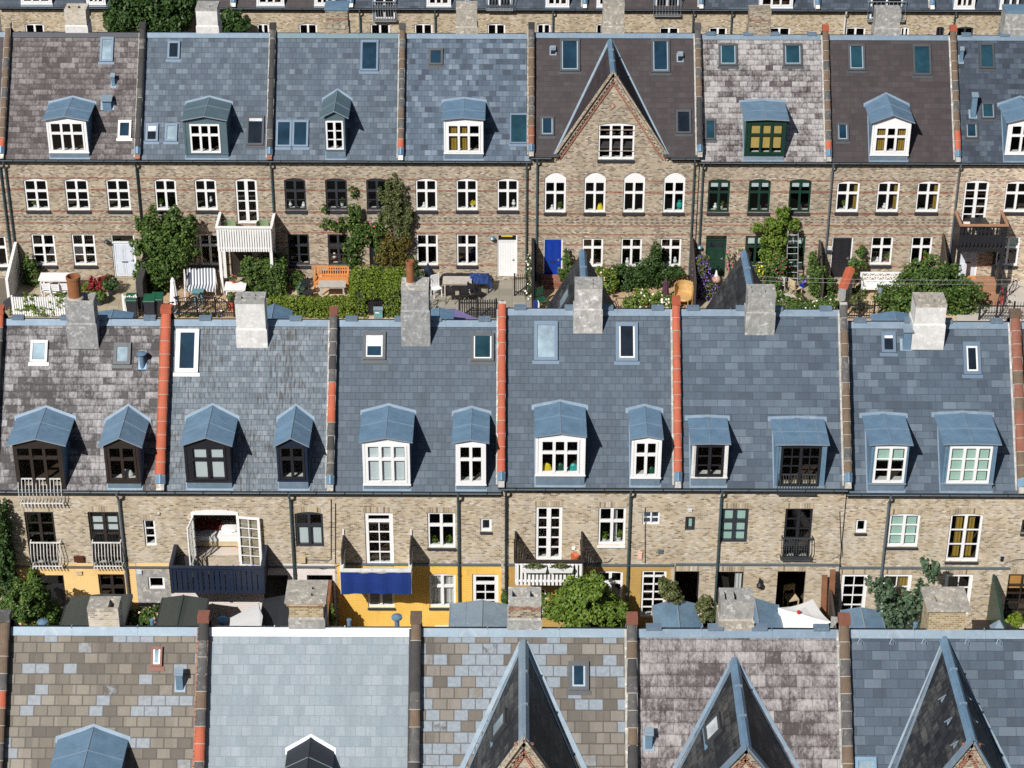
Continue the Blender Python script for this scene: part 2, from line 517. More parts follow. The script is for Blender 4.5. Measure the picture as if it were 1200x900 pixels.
def ground_mat(name, stops, w=0, h=0, joint=(.1, .09, .07), sc=1.0, jw=.012):
    t = NT(name)
    v = t.uv()
    n = t.noise(v, .6 * sc, 6, .65)
    f = t.noise(v, 22 * sc, 4, .7)
    k = t.math('ADD', t.math('MULTIPLY', n, .55), t.math('MULTIPLY', f, .45))
    if w:
        col, fac = t.brick(v, w, h, jw, .5 if w > h * 1.3 else 0)
        k = t.math('ADD', t.math('MULTIPLY', k, .7), t.math('MULTIPLY', col, .3))
    c = t.ramp(k, stops)
    if w:
        c = t.mix(t.math('MULTIPLY', fac, .7), c, joint)
    t.bump(f, .3, .01)
    return t.out(c, .92, 0, .2)


ground_mat('ground_earth', [(.3, (.10, .085, .065)), (.7, (.2, .175, .14))])
ground_mat('paving_slab', [(.3, (.30, .25, .17)), (.7, (.46, .39, .28))], .5, .5, (.16, .14, .08))
ground_mat('paving_brick', [(.3, (.42, .28, .16)), (.7, (.58, .42, .26))], .22, .11, (.24, .17, .1))
ground_mat('paving_grey', [(.3, (.22, .20, .16)), (.7, (.36, .33, .27))], .6, .6, (.15, .14, .1))
ground_mat('paving_sand', [(.3, (.44, .32, .2)), (.7, (.66, .5, .34))])
ground_mat('paving_pale', [(.3, (.42, .38, .33)), (.7, (.60, .55, .48))])
ground_mat('asphalt', [(.3, (.04, .04, .042)), (.7, (.065, .064, .062))])
# ------------------------------------------------------------------ mesh helpers
OFF = {}
UP = V((0, 0, 1))


def face_uv(pts):
    n = V((0, 0, 0))
    for i in range(len(pts)):
        a, b = pts[i], pts[(i + 1) % len(pts)]
        n += V(((a.y - b.y) * (a.z + b.z), (a.z - b.z) * (a.x + b.x), (a.x - b.x) * (a.y + b.y)))
    if n.length < 1e-12:
        return [(0, 0)] * len(pts)
    n.normalize()
    if abs(n.z) > .985:
        return [(p.x, p.y) for p in pts]
    u = UP.cross(n).normalized()
    v = n.cross(u)
    return [(p.dot(u), p.dot(v)) for p in pts]


class MB:
    def __init__(s, mat=None, xf=None):
        s.v, s.f, s.mi, s.uv, s.names, s.sm = [], [], [], [], [], []
        s.mat, s.xf = mat, xf

    def slot(s, mat):
        mat = mat or s.mat
        if mat not in s.names:
            s.names.append(mat)
        return s.names.index(mat)

    def face(s, pts, mat=None, smooth=False, uv=None):
        pts = [V(p) for p in pts]
        if s.xf:
            pts = [s.xf(p) for p in pts]
        b = len(s.v)
        s.v += pts
        s.f.append(tuple(range(b, b + len(pts))))
        s.mi.append(s.slot(mat))
        s.uv += uv or face_uv(pts)
        s.sm.append(smooth)
        return s

    def hexa(s, p, mat=None):
        """p: eight corners, bottom ring then top ring."""
        for q in ((3, 2, 1, 0), (4, 5, 6, 7), (0, 1, 5, 4), (1, 2, 6, 5), (2, 3, 7, 6), (3, 0, 4, 7)):
            s.face([p[i] for i in q], mat)
        return s

    def box(s, x0, x1, y0, y1, z0, z1, mat=None):
        if x0 > x1: x0, x1 = x1, x0
        if y0 > y1: y0, y1 = y1, y0
        if z0 > z1: z0, z1 = z1, z0
        s.hexa([V((x0, y0, z0)), V((x1, y0, z0)), V((x1, y1, z0)), V((x0, y1, z0)),
                V((x0, y0, z1)), V((x1, y0, z1)), V((x1, y1, z1)), V((x0, y1, z1))], mat)
        return s

    def bar(s, a, b, wd, h=None, mat=None, side=None):
        a, b = V(a), V(b)
        h = h or wd
        d = (b - a).normalized()
        u = side or (d.cross(UP) if abs(d.z) < .95 else d.cross(V((0, 1, 0))))
        u = V(u).normalized() * wd / 2
        v = d.cross(u).normalized() * h / 2
        s.hexa([a - u - v, a + u - v, a + u + v, a - u + v, b - u - v, b + u - v, b + u + v, b - u + v], mat)
        return s

    def tube(s, path, r, n=7, mat=None, closed=False, caps=True):
        path = [V(p) for p in path]
        k = len(path)
        rs = r if isinstance(r, (list, tuple)) else [r] * k
        rings = []
        u = None
        for i, p in enumerate(path):
            if closed:
                d = path[(i + 1) % k] - path[i - 1]
            else:
                d = path[min(i + 1, k - 1)] - path[max(i - 1, 0)]
            d.normalize()
            if u is None:
                u = d.cross(UP if abs(d.z) < .9 else V((1, 0, 0)))
            u = (u - d * u.dot(d)).normalized()
            v = d.cross(u)
            rings.append([p + (u * math.cos(2 * math.pi * j / n) + v * math.sin(2 * math.pi * j / n)) * rs[i] for j in range(n)])
        for i in range(k if closed else k - 1):
            A, B = rings[i], rings[(i + 1) % k]
            for j in range(n):
                s.face([A[j], A[(j + 1) % n], B[(j + 1) % n], B[j]], mat, True)
        if not closed and caps:
            s.face(list(reversed(rings[0])), mat)
            s.face(rings[-1], mat)
        return s

    def lathe(s, prof, c=(0, 0, 0), n=14, mat=None, a0=0.0, a1=2 * math.pi, squash=1.0):
        c = V(c)
        R = [[c + V((r * math.cos(a0 + (a1 - a0) * j / n), squash * r * math.sin(a0 + (a1 - a0) * j / n), z)) for j in range(n + 1)] for r, z in prof]
        for A, B in zip(R, R[1:]):
            for j in range(n):
                s.face([A[j], A[j + 1], B[j + 1], B[j]], mat, True)
        return s

    def prism(s, poly, vec, mat=None):
        vec = V(vec)
        poly = [V(p) for p in poly]
        s.face(list(reversed(poly)), mat)
        s.face([p + vec for p in poly], mat)
        for i in range(len(poly)):
            a, b = poly[i], poly[(i + 1) % len(poly)]
            s.face([a, b, b + vec, a + vec], mat)
        return s

    def build(s, name, parent=None):
        off = OFF.get(parent.name, V((0, 0, 0))) if parent else V((0, 0, 0))
        me = bpy.data.meshes.new(name)
        me.from_pydata([tuple(p - off) for p in s.v], [], s.f)
        for nm in s.names:
            me.materials.append(MATS[nm])
        me.polygons.foreach_set('material_index', s.mi)
        me.polygons.foreach_set('use_smooth', s.sm)
        ul = me.uv_layers.new(name='uv')
        ul.data.foreach_set('uv', [c for q in s.uv for c in q])
        o = bpy.data.objects.new(name, me)
        COL.objects.link(o)
        if parent:
            o.parent = parent
            OFF[o.name] = off
        return o


def tag(o, label, cat, group=None, kind='thing'):
    if label:
        o['label'] = label
        o['category'] = cat
    if group:
        o['group'] = group
    o['kind'] = kind
    return o


def thing(name, label, cat, loc=(0, 0, 0), rotz=0, group=None, world=False):
    """An Empty at the thing's base; world=True: its parts are given in world coordinates."""
    o = bpy.data.objects.new(name, None)
    o.empty_display_size = .2
    COL.objects.link(o)
    o.location = loc
    o.rotation_euler = (0, 0, rotz)
    OFF[o.name] = V(loc) if world else V((0, 0, 0))
    return tag(o, label, cat, group)


def struct(mb, name):
    o = mb.build(name)
    o['kind'] = 'structure'
    return o


def copy_thing(root, loc, rotz=None, label=None, group=None):
    r = root.copy()
    COL.objects.link(r)
    r.location = loc
    if rotz is not None:
        r.rotation_euler = (0, 0, rotz)
    if label: r['label'] = label
    if group: r['group'] = group

    def rec(src, dst):
        for ch in list(src.children):
            c = ch.copy()
            COL.objects.link(c)
            c.parent = dst
            rec(ch, c)
    rec(root, r)
    return r


def grid_holes(mb, u0, u1, v0, v1, holes, P, mat, depth=0.0, ucuts=(), vcuts=(), zone=None, rev_mat=None, arch_fill=True):
    """A sheet with openings. holes: (u0, u1, v0, v1, arch rise). P(u, v, d) gives the point d behind the sheet."""
    us = sorted({u0, u1} | {min(max(q, u0), u1) for h in holes for q in h[:2]} | {q for q in ucuts if u0 < q < u1})
    vs_ = sorted({v0, v1} | {min(max(q, v0), v1) for h in holes for q in h[2:4]} | {q for q in vcuts if v0 < q < v1})
    for i in range(len(us) - 1):
        for j in range(len(vs_) - 1):
            a, b, c, d = us[i], us[i + 1], vs_[j], vs_[j + 1]
            if b - a < 1e-6 or d - c < 1e-6:
                continue
            uc, vc = (a + b) / 2, (c + d) / 2
            if any(h[0] < uc < h[1] and h[2] < vc < h[3] for h in holes):
                continue
            mb.face([P(a, c, 0), P(b, c, 0), P(b, d, 0), P(a, d, 0)], zone(uc, vc) if zone else mat)
    for h in holes:
        a, b, c, d, ar = h
        rm = rev_mat or (zone((a + b) / 2, d + .02) if zone else mat)
        top = arch_pts(a, b, d, ar)
        if ar and arch_fill:
            for (x0, z0), (x1, z1) in zip(top, top[1:]):
                mb.face([P(x0, z0, 0), P(x1, z1, 0), P(x1, d, 0), P(x0, d, 0)], zone((a + b) / 2, d) if zone else mat)
        if depth:
            zs = top[0][1]
            mb.face([P(a, c, 0), P(a, zs, 0), P(a, zs, depth), P(a, c, depth)], rm)
            mb.face([P(b, c, 0), P(b, c, depth), P(b, top[-1][1], depth), P(b, top[-1][1], 0)], rm)
            mb.face([P(a, c, 0), P(a, c, depth), P(b, c, depth), P(b, c, 0)], rm)
            for (x0, z0), (x1, z1) in zip(top, top[1:]):
                mb.face([P(x0, z0, 0), P(x1, z1, 0), P(x1, z1, depth), P(x0, z0, depth)], rm)


def arch_pts(a, b, z, rise, n=8):
    if not rise:
        return [(a, z), (b, z)]
    return [(a + (b - a) * i / n, z - rise * (2 * i / n - 1) ** 2) for i in range(n + 1)]


# ------------------------------------------------------------------ windows, doors
def window(parent, x0, x1, z0, z1, y, mat, cols=2, rows=(.34,), arch=0.0, minor_rows=0, minor_cols=0, sill=None, border=.075, mull=.10,
           blind=None, curtain=None, panel=0.0, name='window', dep=.05, sub=True, lower_split=True, open_leaf=False, paneless=False, gl='glass'):
    """A casement window in the wall plane y (facing -y): frame, pane, sill, blind, curtain."""
    f = MB(mat)
    ya, yb = y + dep, y + dep + .07
    W, H = x1 - x0, z1 - z0
    zt = z1 - arch
    f.box(x0 + border, x1 - border, ya, yb, z0, z0 + border * 1.15)
    ztop = zt - border * (.75 if arch else 1) - panel
    f.box(x0, x0 + border, ya, yb, z0, ztop)
    f.box(x1 - border, x1, ya, yb, z0, ztop)
    top = arch_pts(x0, x1, z1, arch)
    for (xa, za), (xb, zb) in zip(top, top[1:]):
        f.hexa([V((xa, ya, ztop)), V((xb, ya, ztop)), V((xb, yb, ztop)), V((xa, yb, ztop)), V((xa, ya, za)), V((xb, ya, zb)), V((xb, yb, zb)), V((xa, yb, za))])
    ix0, ix1, iz0 = x0 + border, x1 - border, z0 + border * 1.15
    ym = ya - .015
    cuts_x = [ix0 + (ix1 - ix0) * i / cols for i in range(cols + 1)]
    for xc in cuts_x[1:-1]:
        f.box(xc - mull / 2, xc + mull / 2, ym, yb, iz0, ztop)
    rz = []
    for r in rows:
        zc = ztop - (ztop - iz0) * r
        rz.append(zc)
        f.box(ix0, ix1, ya - .008, yb - .004, zc - mull / 2, zc + mull / 2)
    # thin glazing bars
    lo_top = rz[-1] - mull / 2 if rz else ztop
    for i in range(1, minor_rows + 1):
        zc = iz0 + (lo_top - iz0) * i / (minor_rows + 1)
        f.box(ix0, ix1, ya + .02, yb - .012, zc - .02, zc + .02)
    if minor_cols:
        for i in range(cols):
            a, b = cuts_x[i], cuts_x[i + 1]
            for j in range(1, minor_cols + 1):
                xc = a + (b - a) * j / (minor_cols + 1)
                f.box(xc - .018, xc + .018, ya + .022, yb - .014, iz0, lo_top)
    o = f.build(name, parent)
    if not paneless:
        g = MB(gl)
        yp = yb - .025
        g.face([V((ix0, yp, iz0)), V((ix1, yp, iz0)), V((ix1, yp, ztop)), V((ix0, yp, ztop))])
        g.build('pane', o)
    if sill:
        MB(sill).box(x0 - .02, x1 + .02, y - .07, y + dep - .004, z0 - (.13 if y > 70 else .07), z0 - .004).build('sill', o)
    if blind:
        bm, a, b = blind
        MB(bm).box(ix0 + .02, ix1 - .02, yb + .03, yb + .045, ztop - (ztop - iz0) * b, ztop - (ztop - iz0) * a).build('blind', o)
    if curtain:
        cm, frac, side = curtain
        c = MB(cm)
        for (a, b) in side:
            n = max(4, int((b - a) * W / .05))
            pts = [(x0 + W * (a + (b - a) * i / n), yb + .07 + .035 * (i % 2)) for i in range(n + 1)]
            for (xa, y0), (xb, y1) in zip(pts, pts[1:]):
                c.face([V((xa, y0, iz0 - (H * frac - H if frac > 1 else 0))), V((xb, y1, iz0)), V((xb, y1, ztop)), V((xa, y0, ztop))])
        c.build('curtain', o)
    return o


def door(parent, x0, x1, z0, z1, y, mat, frame_mat=None, transom=.0, slot=True, panels=True, plank=False, glazed=0.0, side_frame=.05):
    fm = frame_mat or mat
    d = MB(mat)
    ya = y + .06
    zt = z1 - side_frame - transom
    d.box(x0, x0 + side_frame, ya - .02, ya + .08, z0, z1, fm)
    d.box(x1 - side_frame, x1, ya - .02, ya + .08, z0, z1, fm)
    d.box(x0 + side_frame, x1 - side_frame, ya - .02, ya + .08, z1 - side_frame, z1, fm)
    if transom:
        d.box(x0 + side_frame, x1 - side_frame, ya - .02, ya + .08, zt - .05, zt, fm)
        zt -= .05
    a, b = x0 + side_frame, x1 - side_frame
    d.box(a, b, ya + .02, ya + .06, z0 + .02, zt)
    W, H = b - a, zt - z0
    if plank:
        n = 7
        for i in range(n):
            d.box(a + W * i / n + .008, a + W * (i + 1) / n - .008, ya + .008, ya + .03, z0 + .03, zt - .02)
    elif panels:
        fr = [(.06, .40), (.46, .94)] if not glazed else [(.06, .36), (.42, .74)]
        for (p, q) in fr:
            for (u, v) in ((.08, .47), (.53, .92)):
                xa, xb, za, zb = a + W * u, a + W * v, z0 + H * p, z0 + H * q
                for (r0, r1, r2, r3) in ((xa, xb, za, za + .025), (xa, xb, zb - .025, zb), (xa, xa + .025, za + .025, zb - .025), (xb - .025, xb, za + .025, zb - .025)):
                    d.box(r0, r1, ya + .004, ya + .022, r2, r3)
                d.box(xa + .05, xb - .05, ya + .006, ya + .022, za + .05, zb - .05)
    o = d.build('door', parent)
    g = MB('glass')
    got = False
    if transom:
        g.face([V((a, ya + .04, zt + .05)), V((b, ya + .04, zt + .05)), V((b, ya + .04, z1 - side_frame)), V((a, ya + .04, z1 - side_frame))])
        got = True
    if glazed:
        g.mat = 'skyglass_dark'
        g.box(a + W * .1, b - W * .1, ya + .012, ya + .026, z0 + H * .80, z0 + H * .94, 'skyglass_dark')
        got = True
    if got:
        g.build('pane', o)
    hd = MB('metal')
    hd.box(b - .12, b - .09, ya - .03, ya + .02, z0 + H * .46, z0 + H * .52)
    hd.box(b - .19, b - .09, ya - .045, ya - .03, z0 + H * .485, z0 + H * .50)
    hd.build('handle', o)
    if slot:
        MB('brown_dark').box((a + b) / 2 - .13, (a + b) / 2 + .13, ya - .012, ya + .004, z0 + H * .425, z0 + H * .45).build('letter_slot', o)
    return o


# ------------------------------------------------------------------ vegetation
def foliage(name, parent, ells, n, size, mat, seed=0, gap=.30, flat=.5, aspect=1.7, off=(0, 0, 0), lump=1.0, shell=.5, cut=None):
    rng = np.random.default_rng(seed + 11)
    E = np.array(ells, float)
    wt = (E[:, 3] * E[:, 4] * E[:, 5]) ** (2 / 3)
    k = rng.choice(len(E), size=int(n * 1.9), p=wt / wt.sum())
    d = rng.normal(size=(len(k), 3))
    d /= np.linalg.norm(d, axis=1)[:, None]
    r = 1 - np.abs(rng.normal(size=len(k))) * shell * .55
    r = np.clip(r, .05, 1.12)
    p = E[k, :3] + d * E[k, 3:6] * r[:, None]
    R = E[:, 3:6].mean() * .55 * lump + .05
    ph = rng.uniform(0, 6.28, 9)
    q = p / R
    nz = (np.sin(q[:, 0] * 2.1 + ph[0] + 1.3 * np.sin(q[:, 1] * 1.7 + ph[1])) + np.sin(q[:, 1] * 2.3 + ph[2] + 1.2 * np.sin(q[:, 2] * 1.9 + ph[3]))
          + np.sin(q[:, 2] * 2.2 + ph[4] + 1.1 * np.sin(q[:, 0] * 1.6 + ph[5]))) / 3
    keep = (nz > -1 + gap * 1.55) | (r < .45)
    if cut:
        keep &= ~((p[:, 0] > cut[0]) & (p[:, 0] < cut[1]) & (p[:, 2] < cut[2] - .6 * np.abs(p[:, 0] - (cut[0] + cut[1]) / 2) ** 2))
    p, d, nz = p[keep][:n], d[keep][:n], nz[keep][:n]
    p = p + d * (nz * .22 * E[:, 3:6].mean())[:, None]
    p[:, 2] = np.maximum(p[:, 2], .03 - off[2] if parent is None else p[:, 2])
    m_ = len(p)
    nn = d * flat + rng.normal(size=(m_, 3)) * .55 + np.array([0, -.1, .45])
    nn /= np.linalg.norm(nn, axis=1)[:, None]
    t = rng.normal(size=(m_, 3))
    t -= nn * (t * nn).sum(1)[:, None]
    t /= np.linalg.norm(t, axis=1)[:, None]
    b = np.cross(nn, t)
    sz = size * rng.uniform(.55, 1.3, m_)
    L, W = (t * (sz * aspect / 2)[:, None]), (b * (sz / 2)[:, None])
    fold = nn * (sz * .18)[:, None]
    verts = np.stack([p - L, p - L * .1 + W + fold, p + L, p - L * .1 - W + fold], 1).reshape(-1, 3) + np.array(off)
    me = bpy.data.meshes.new(name)
    me.vertices.add(m_ * 4)
    me.vertices.foreach_set('co', verts.astype(np.float32).ravel())
    me.loops.add(m_ * 4)
    me.loops.foreach_set('vertex_index', np.arange(m_ * 4, dtype=np.int32))
    me.polygons.add(m_)
    me.polygons.foreach_set('loop_start', np.arange(0, m_ * 4, 4, dtype=np.int32))
    me.polygons.foreach_set('loop_total', np.full(m_, 4, dtype=np.int32))
    me.update(calc_edges=True)
    me.validate()
    me.materials.append(MATS[mat])
    o = bpy.data.objects.new(name, me)
    COL.objects.link(o)
    if parent:
        o.parent = parent
        OFF[o.name] = V((0, 0, 0))
    return o


def sprays(L, seed, k=7, lo=.16, hi=.34):
    """Small outlying leaf clusters and shoots that break up the outline of a crown."""
    rng = random.Random(seed * 7 + 1)
    out = list(L)
    for e in L:
        for i in range(k):
            u, v = rng.uniform(0, 6.283), rng.uniform(-.55, 1.0)
            cz = math.sqrt(max(0, 1 - v * v))
            t = rng.uniform(.86, 1.18)
            s_ = rng.uniform(lo, hi)
            st = rng.uniform(.8, 1.9)
            out.append((e[0] + math.cos(u) * cz * e[3] * t, e[1] + math.sin(u) * cz * e[4] * t, e[2] + v * e[5] * t, e[3] * s_, e[4] * s_, e[5] * s_ * st))
    return out


def trunk(parent, h, r, limbs=5, spread=.6, seed=0, mat='bark', name='trunk', base=(0, 0)):
    rng = random.Random(seed)
    t = MB(mat)
    bx, by = base
    top = V((bx + rng.uniform(-.1, .1), by + rng.uniform(-.1, .1), h))
    t.tube([V((bx, by, -.05)), V((bx + rng.uniform(-.05, .05), by, h * .5)), top], [r, r * .75, r * .4], 8)
    for i in range(limbs):
        a = 6.28 * i / limbs + rng.uniform(-.4, .4)
        z = h * rng.uniform(.35, .9)
        s0 = V((bx, by, z))
        e = s0 + V((math.cos(a) * spread, math.sin(a) * spread, spread * rng.uniform(.5, 1.1)))
        t.tube([s0, (s0 + e) / 2 + V((0, 0, .08)), e], [r * .5, r * .32, r * .12], 6)
    return t.build(name, parent)


def bush(name, label, cat, loc, ells, n, size, mat, seed, flowers=None, group=None, gap=.25, stem=True, h=None, aspect=1.7, shell=.5, crown='foliage'):
    r = thing(name, label, cat, loc, 0, group)
    foliage(crown, r, ells, n, size, mat, seed, gap, aspect=aspect, shell=shell)
    if flowers:
        for j, (fm, fn, fs) in enumerate(flowers):
            foliage('blossom', r, [(e[0], e[1] - .04, e[2] + .03, e[3] * 1.04, e[4] * 1.04, e[5] * 1.04) for e in ells], fn, fs, fm, seed + 50 + j, 0.0, aspect=1.1, shell=.12)
    if stem:
        zt = h or max(e[2] for e in ells)
        xs = sum(e[0] for e in ells) / len(ells)
        ys = sum(e[1] for e in ells) / len(ells)
        trunk(r, zt, .04 + .02 * zt, 4, .35, seed, name='stem', base=(xs * .3, ys * .3))
    return r
# ------------------------------------------------------------------ houses
class House:
    pass


ROWS = {0: (107.9, 111.7, 6.0, 10.36), 1: (89.07, 92.85, 6.02, 10.38), 2: (62.56, 66.36, 5.93, 10.3), 3: (44.9, 48.7, 6.0, 10.37)}
GROUPS = {0: 'far row of houses', 1: 'row houses with arched windows', 2: 'row houses seen from their back', 3: 'front row of roofs'}


def house(row, x0, x1, label, roof, wall='brick_banded', dz=0.0, dy=0.0, wins=(), doors=(), dormers=(), ridge='lead', zones=(), gable=None,
          skylights=(), gutter=True, floor='floor_dark', ridge_boxes=0, open_holes=(), soldier=None, far=None, far_z=0):
    h = House()
    yf, yr, zE, zR = ROWS[row]
    h.yf, h.yr, h.zE, h.zR = yf - dy, yr, zE + dz, zR + dz + (.22 if dz > .1 else 0)
    if row == 1 and dz: h.zR = zR + .05
    h.ye = h.yf - .22
    h.x0, h.x1, h.row = x0, x1, row
    h.yb = 2 * yr - yf
    h.run, h.rise = h.yr - h.ye, h.zR - h.zE
    h.len = math.hypot(h.run, h.rise)
    h.c, h.s = h.run / h.len, h.rise / h.len
    h.k = h.rise / h.run
    h.zr = lambda y: h.zE + (y - h.ye) * h.k
    h.yz = lambda z: h.ye + (z - h.zE) / h.k
    h.P = lambda u, s_, d=0: V((u, h.ye + s_ * h.c - d * h.s, h.zE + s_ * h.s + d * h.c))   # on the slope, d proud of it
    root = thing('row_house', label, 'house', ((x0 + x1) / 2, h.yf, 0), 0, GROUPS[row], world=True)
    h.root = root

    def rect(b):
        xl, xr, yt, yb_ = b
        ym = (yt + yb_) / 2
        return at_y(xl, ym, h.yf).x, at_y(xr, ym, h.yf).x, at_y((xl + xr) / 2, yb_, h.yf).z, at_y((xl + xr) / 2, yt, h.yf).z
    h.rect = rect
    # ---- openings
    holes, jobs = [], []
    for b, o in wins:
        X0, X1, Z0, Z1 = rect(b)
        ar = o.get('arch', 0)
        holes.append((X0, X1, max(Z0, .02), Z1, ar))
        jobs.append(('w', X0, X1, Z0, Z1, o))
    for b, o in doors:
        X0, X1, Z0, Z1 = rect(b)
        Z0 = o.pop('z0', max(Z0, .05))
        holes.append((X0, X1, Z0, Z1, o.pop('arch', 0)))
        jobs.append(('d', X0, X1, Z0, Z1, o))
    for b in open_holes:
        X0, X1, Z0, Z1 = rect(b)
        holes.append((X0, X1, max(Z0, 3.06 if Z1 > 4 else .02), Z1, 0))
    zt = h.zr(h.yf) - .03
    if gable and gable.get('win'):
        X0, X1, Z0, Z1 = rect(gable['win'][0])
        if Z0 < zt:
            holes.append((X0, X1, Z0, zt + 1, 0))
    zn = []
    for (xl, xr, y0_, y1_, mt) in zones:
        a, b = at_y(xl, (y0_ + y1_) / 2, h.yf).x, at_y(xr, (y0_ + y1_) / 2, h.yf).x
        zn.append((max(a, x0), min(b, x1), max(0, at_y(600, y1_, h.yf).z) if y1_ < 735 else 0, at_y((xl + xr) / 2, y0_, h.yf).z, mt))

    def zone(u, v):
        for a, b, c, d, mt in reversed(zn):
            if a < u < b and c < v < d:
                return mt
        return wall
    wm = MB(wall)
    grid_holes(wm, x0, x1, 0, zt, [q for q in holes], lambda u, v, d: V((u, h.yf + d, v)), wall, .13,
               [q for z_ in zn for q in z_[:2]], [q for z_ in zn for q in z_[2:4]], zone)
    if soldier:
        for (a, b, c, d, ar) in holes:
            if d - c > .9 and soldier:
                sm = soldier if zone((a + b) / 2, d + .05) == wall else None
                if not sm: continue
                tp = arch_pts(a - .02, b + .02, d, ar)
                for (xa, za), (xb, zb) in zip(tp, tp[1:]):
                    wm.face([V((xa, h.yf - .004, za + .003)), V((xb, h.yf - .004, zb + .003)), V((xb, h.yf - .004, zb + .24)), V((xa, h.yf - .004, za + .24))], sm,
                            uv=[(xa, .0), (xb, .0), (xb, .235), (xa, .235)])
    if gable:
        gable_front(h, wm, gable, wall)
    wobj = wm.build('wall', root)
    h.wall = wobj
    # back and end walls, floors
    bw = MB(wall if row != 2 else 'brick_banded')
    ins = .012
    bw.face([V((x0, h.yb, 0)), V((x1, h.yb, 0)), V((x1, h.yb, zt)), V((x0, h.yb, zt))])
    for X in (x0 + ins, x1 - ins):
        bw.face([V((X, h.yf + .002, 0)), V((X, h.yb, 0)), V((X, h.yb, zt)), V((X, h.yr, h.zR - .03)), V((X, h.yf + .002, zt))])
    bw.build('rear_wall', root)
    fl = MB(floor)
    for z in (.02, 2.98, 5.95):
        fl.box(x0 + .02, x1 - .02, h.yf + .14, h.yb - .05, z, z + .06)
    fl.box(x0 + .02, x1 - .02, h.yr - .4, h.yr - .3, .08, 2.98, 'room')
    fl.box(x0 + .02, x1 - .02, h.yr - .4, h.yr - .3, 3.04, 5.95, 'room')
    fl.build('floor', root)
    for jb in jobs:
        if jb[0] == 'w':
            window(root, jb[1], jb[2], jb[3], jb[4], h.yf, **{**jb[5]})
        else:
            door(root, jb[1], jb[2], jb[3], jb[4], h.yf, **jb[5])
    # ---- roof
    rholes = []
    if gable:
        s1 = .5 / h.c * .6
        hwid = (gable['zA'] - h.P(0, s1).z) / gable['sl']
        rholes.append((gable['xc'] - hwid, gable['xc'] + hwid, 0, s1, 0))
    dj = []
    for dm in dormers:
        q = dormer_dims(h, dm)
        dj.append(q)
        rholes.append((q['x0'] + .05, q['x1'] - .05, (q['yd'] - h.ye + .06) / h.c, (h.yz(q['ze']) - h.ye) / h.c - .25, 0))
    rm = MB(roof)
    grid_holes(rm, x0, x1, 0, h.len, rholes, lambda u, v, d: h.P(u, v), roof)
    rm.face([V((x0, h.yr, h.zR)), V((x1, h.yr, h.zR)), V((x1, 2 * h.yr - h.ye, h.zE)), V((x0, 2 * h.yr - h.ye, h.zE))])
    segs = [(x0, x1)]
    if gable:
        segs = [(x0, gable['xc'] - gable['hw'] - .1), (gable['xc'] + gable['hw'] + .1, x1)]
    for a, b in segs:
        rm.box(a, b, h.ye + .006, h.ye + .03, h.zE - .16, h.zE - .01, 'white_worn' if row == 3 else 'brown_dark')
        rm.face([V((a, h.ye + .01, h.zE - .155)), V((b, h.ye + .01, h.zE - .155)), V((b, h.yf, h.zE - .155)), V((a, h.yf, h.zE - .155))], 'brown_dark')
    robj = rm.build('roof', root)
    h.roof = robj
    # ridge cap
    rc = MB(ridge)
    wcap = .24
    pts = [h.P(0, h.len - wcap, .025), h.P(0, h.len - wcap, .045), h.P(0, h.len, .05)]
    yy = lambda p: 2 * h.yr - p.y
    a, b, c = pts
    for X0, X1 in [(x0 + .01 + (x1 - x0 - .02) * i / 3, x0 + .006 + (x1 - x0 - .02) * (i + 1) / 3) for i in range(3)]:
        for (p, q) in ((a, b), (b, c)):
            rc.face([V((X0, p.y, p.z)), V((X1, p.y, p.z)), V((X1, q.y, q.z)), V((X0, q.y, q.z))])
            rc.face([V((X0, yy(p), p.z)), V((X0, yy(q), q.z)), V((X1, yy(q), q.z)), V((X1, yy(p), p.z))])
        rc.box(X1 - .03, X1 - .006, h.yr - .06, h.yr + .06, c.z - .05, c.z + .012)
    for i in range(ridge_boxes):
        xb = x0 + (x1 - x0) * (i + .5) / ridge_boxes + .12 * ((i % 2) * 2 - 1)
        rc.box(xb - .21, xb + .21, h.yr - .10, h.yr + .10, h.zR + .02, h.zR + .13)
    rc.build('ridge_cap', robj)
    if gutter:
        g = MB('gutter')
        for a, b in segs:
            for i in range(6):
                t0, t1 = math.pi + math.pi * i / 6, math.pi + math.pi * (i + 1) / 6
                c0 = V((0, h.ye - .05 + .05 * math.cos(t0), h.zE - .03 + .05 * math.sin(t0)))
                c1 = V((0, h.ye - .05 + .05 * math.cos(t1), h.zE - .03 + .05 * math.sin(t1)))
                g.face([V((a, c0.y, c0.z)), V((b, c0.y, c0.z)), V((b, c1.y, c1.z)), V((a, c1.y, c1.z))], smooth=True)
            g.box(a, b, h.ye - .108, h.ye - .096, h.zE - .036, h.zE - .022, 'seam')
            n = int((b - a) / .9)
            for i in range(n):
                xx = a + (b - a) * (i + .5) / n
                g.box(xx - .012, xx + .012, h.ye - .12, h.ye + .0, h.zE - .03, h.zE - .02)
        g.build('gutter', root)
    for q in dj:
        dormer(h, q)
    for sk in skylights:
        skylight(h, *sk)
    if gable:
        gable_roof(h, gable)
    return h


def on_roof(h, px, py):
    n = V((0, -h.s, h.c))
    p0 = V((0, h.ye, h.zE))
    d = ray(px, py)
    t = (p0 - CAM).dot(n) / d.dot(n)
    p = CAM + d * t
    return p.x, (p.y - h.ye) / h.c


def roof_box(mb, h, x0, x1, s0, s1, d0, d1, mat=None):
    P = h.P
    mb.hexa([P(x0, s0, d0), P(x1, s0, d0), P(x1, s1, d0), P(x0, s1, d0), P(x0, s0, d1), P(x1, s0, d1), P(x1, s1, d1), P(x0, s1, d1)], mat)


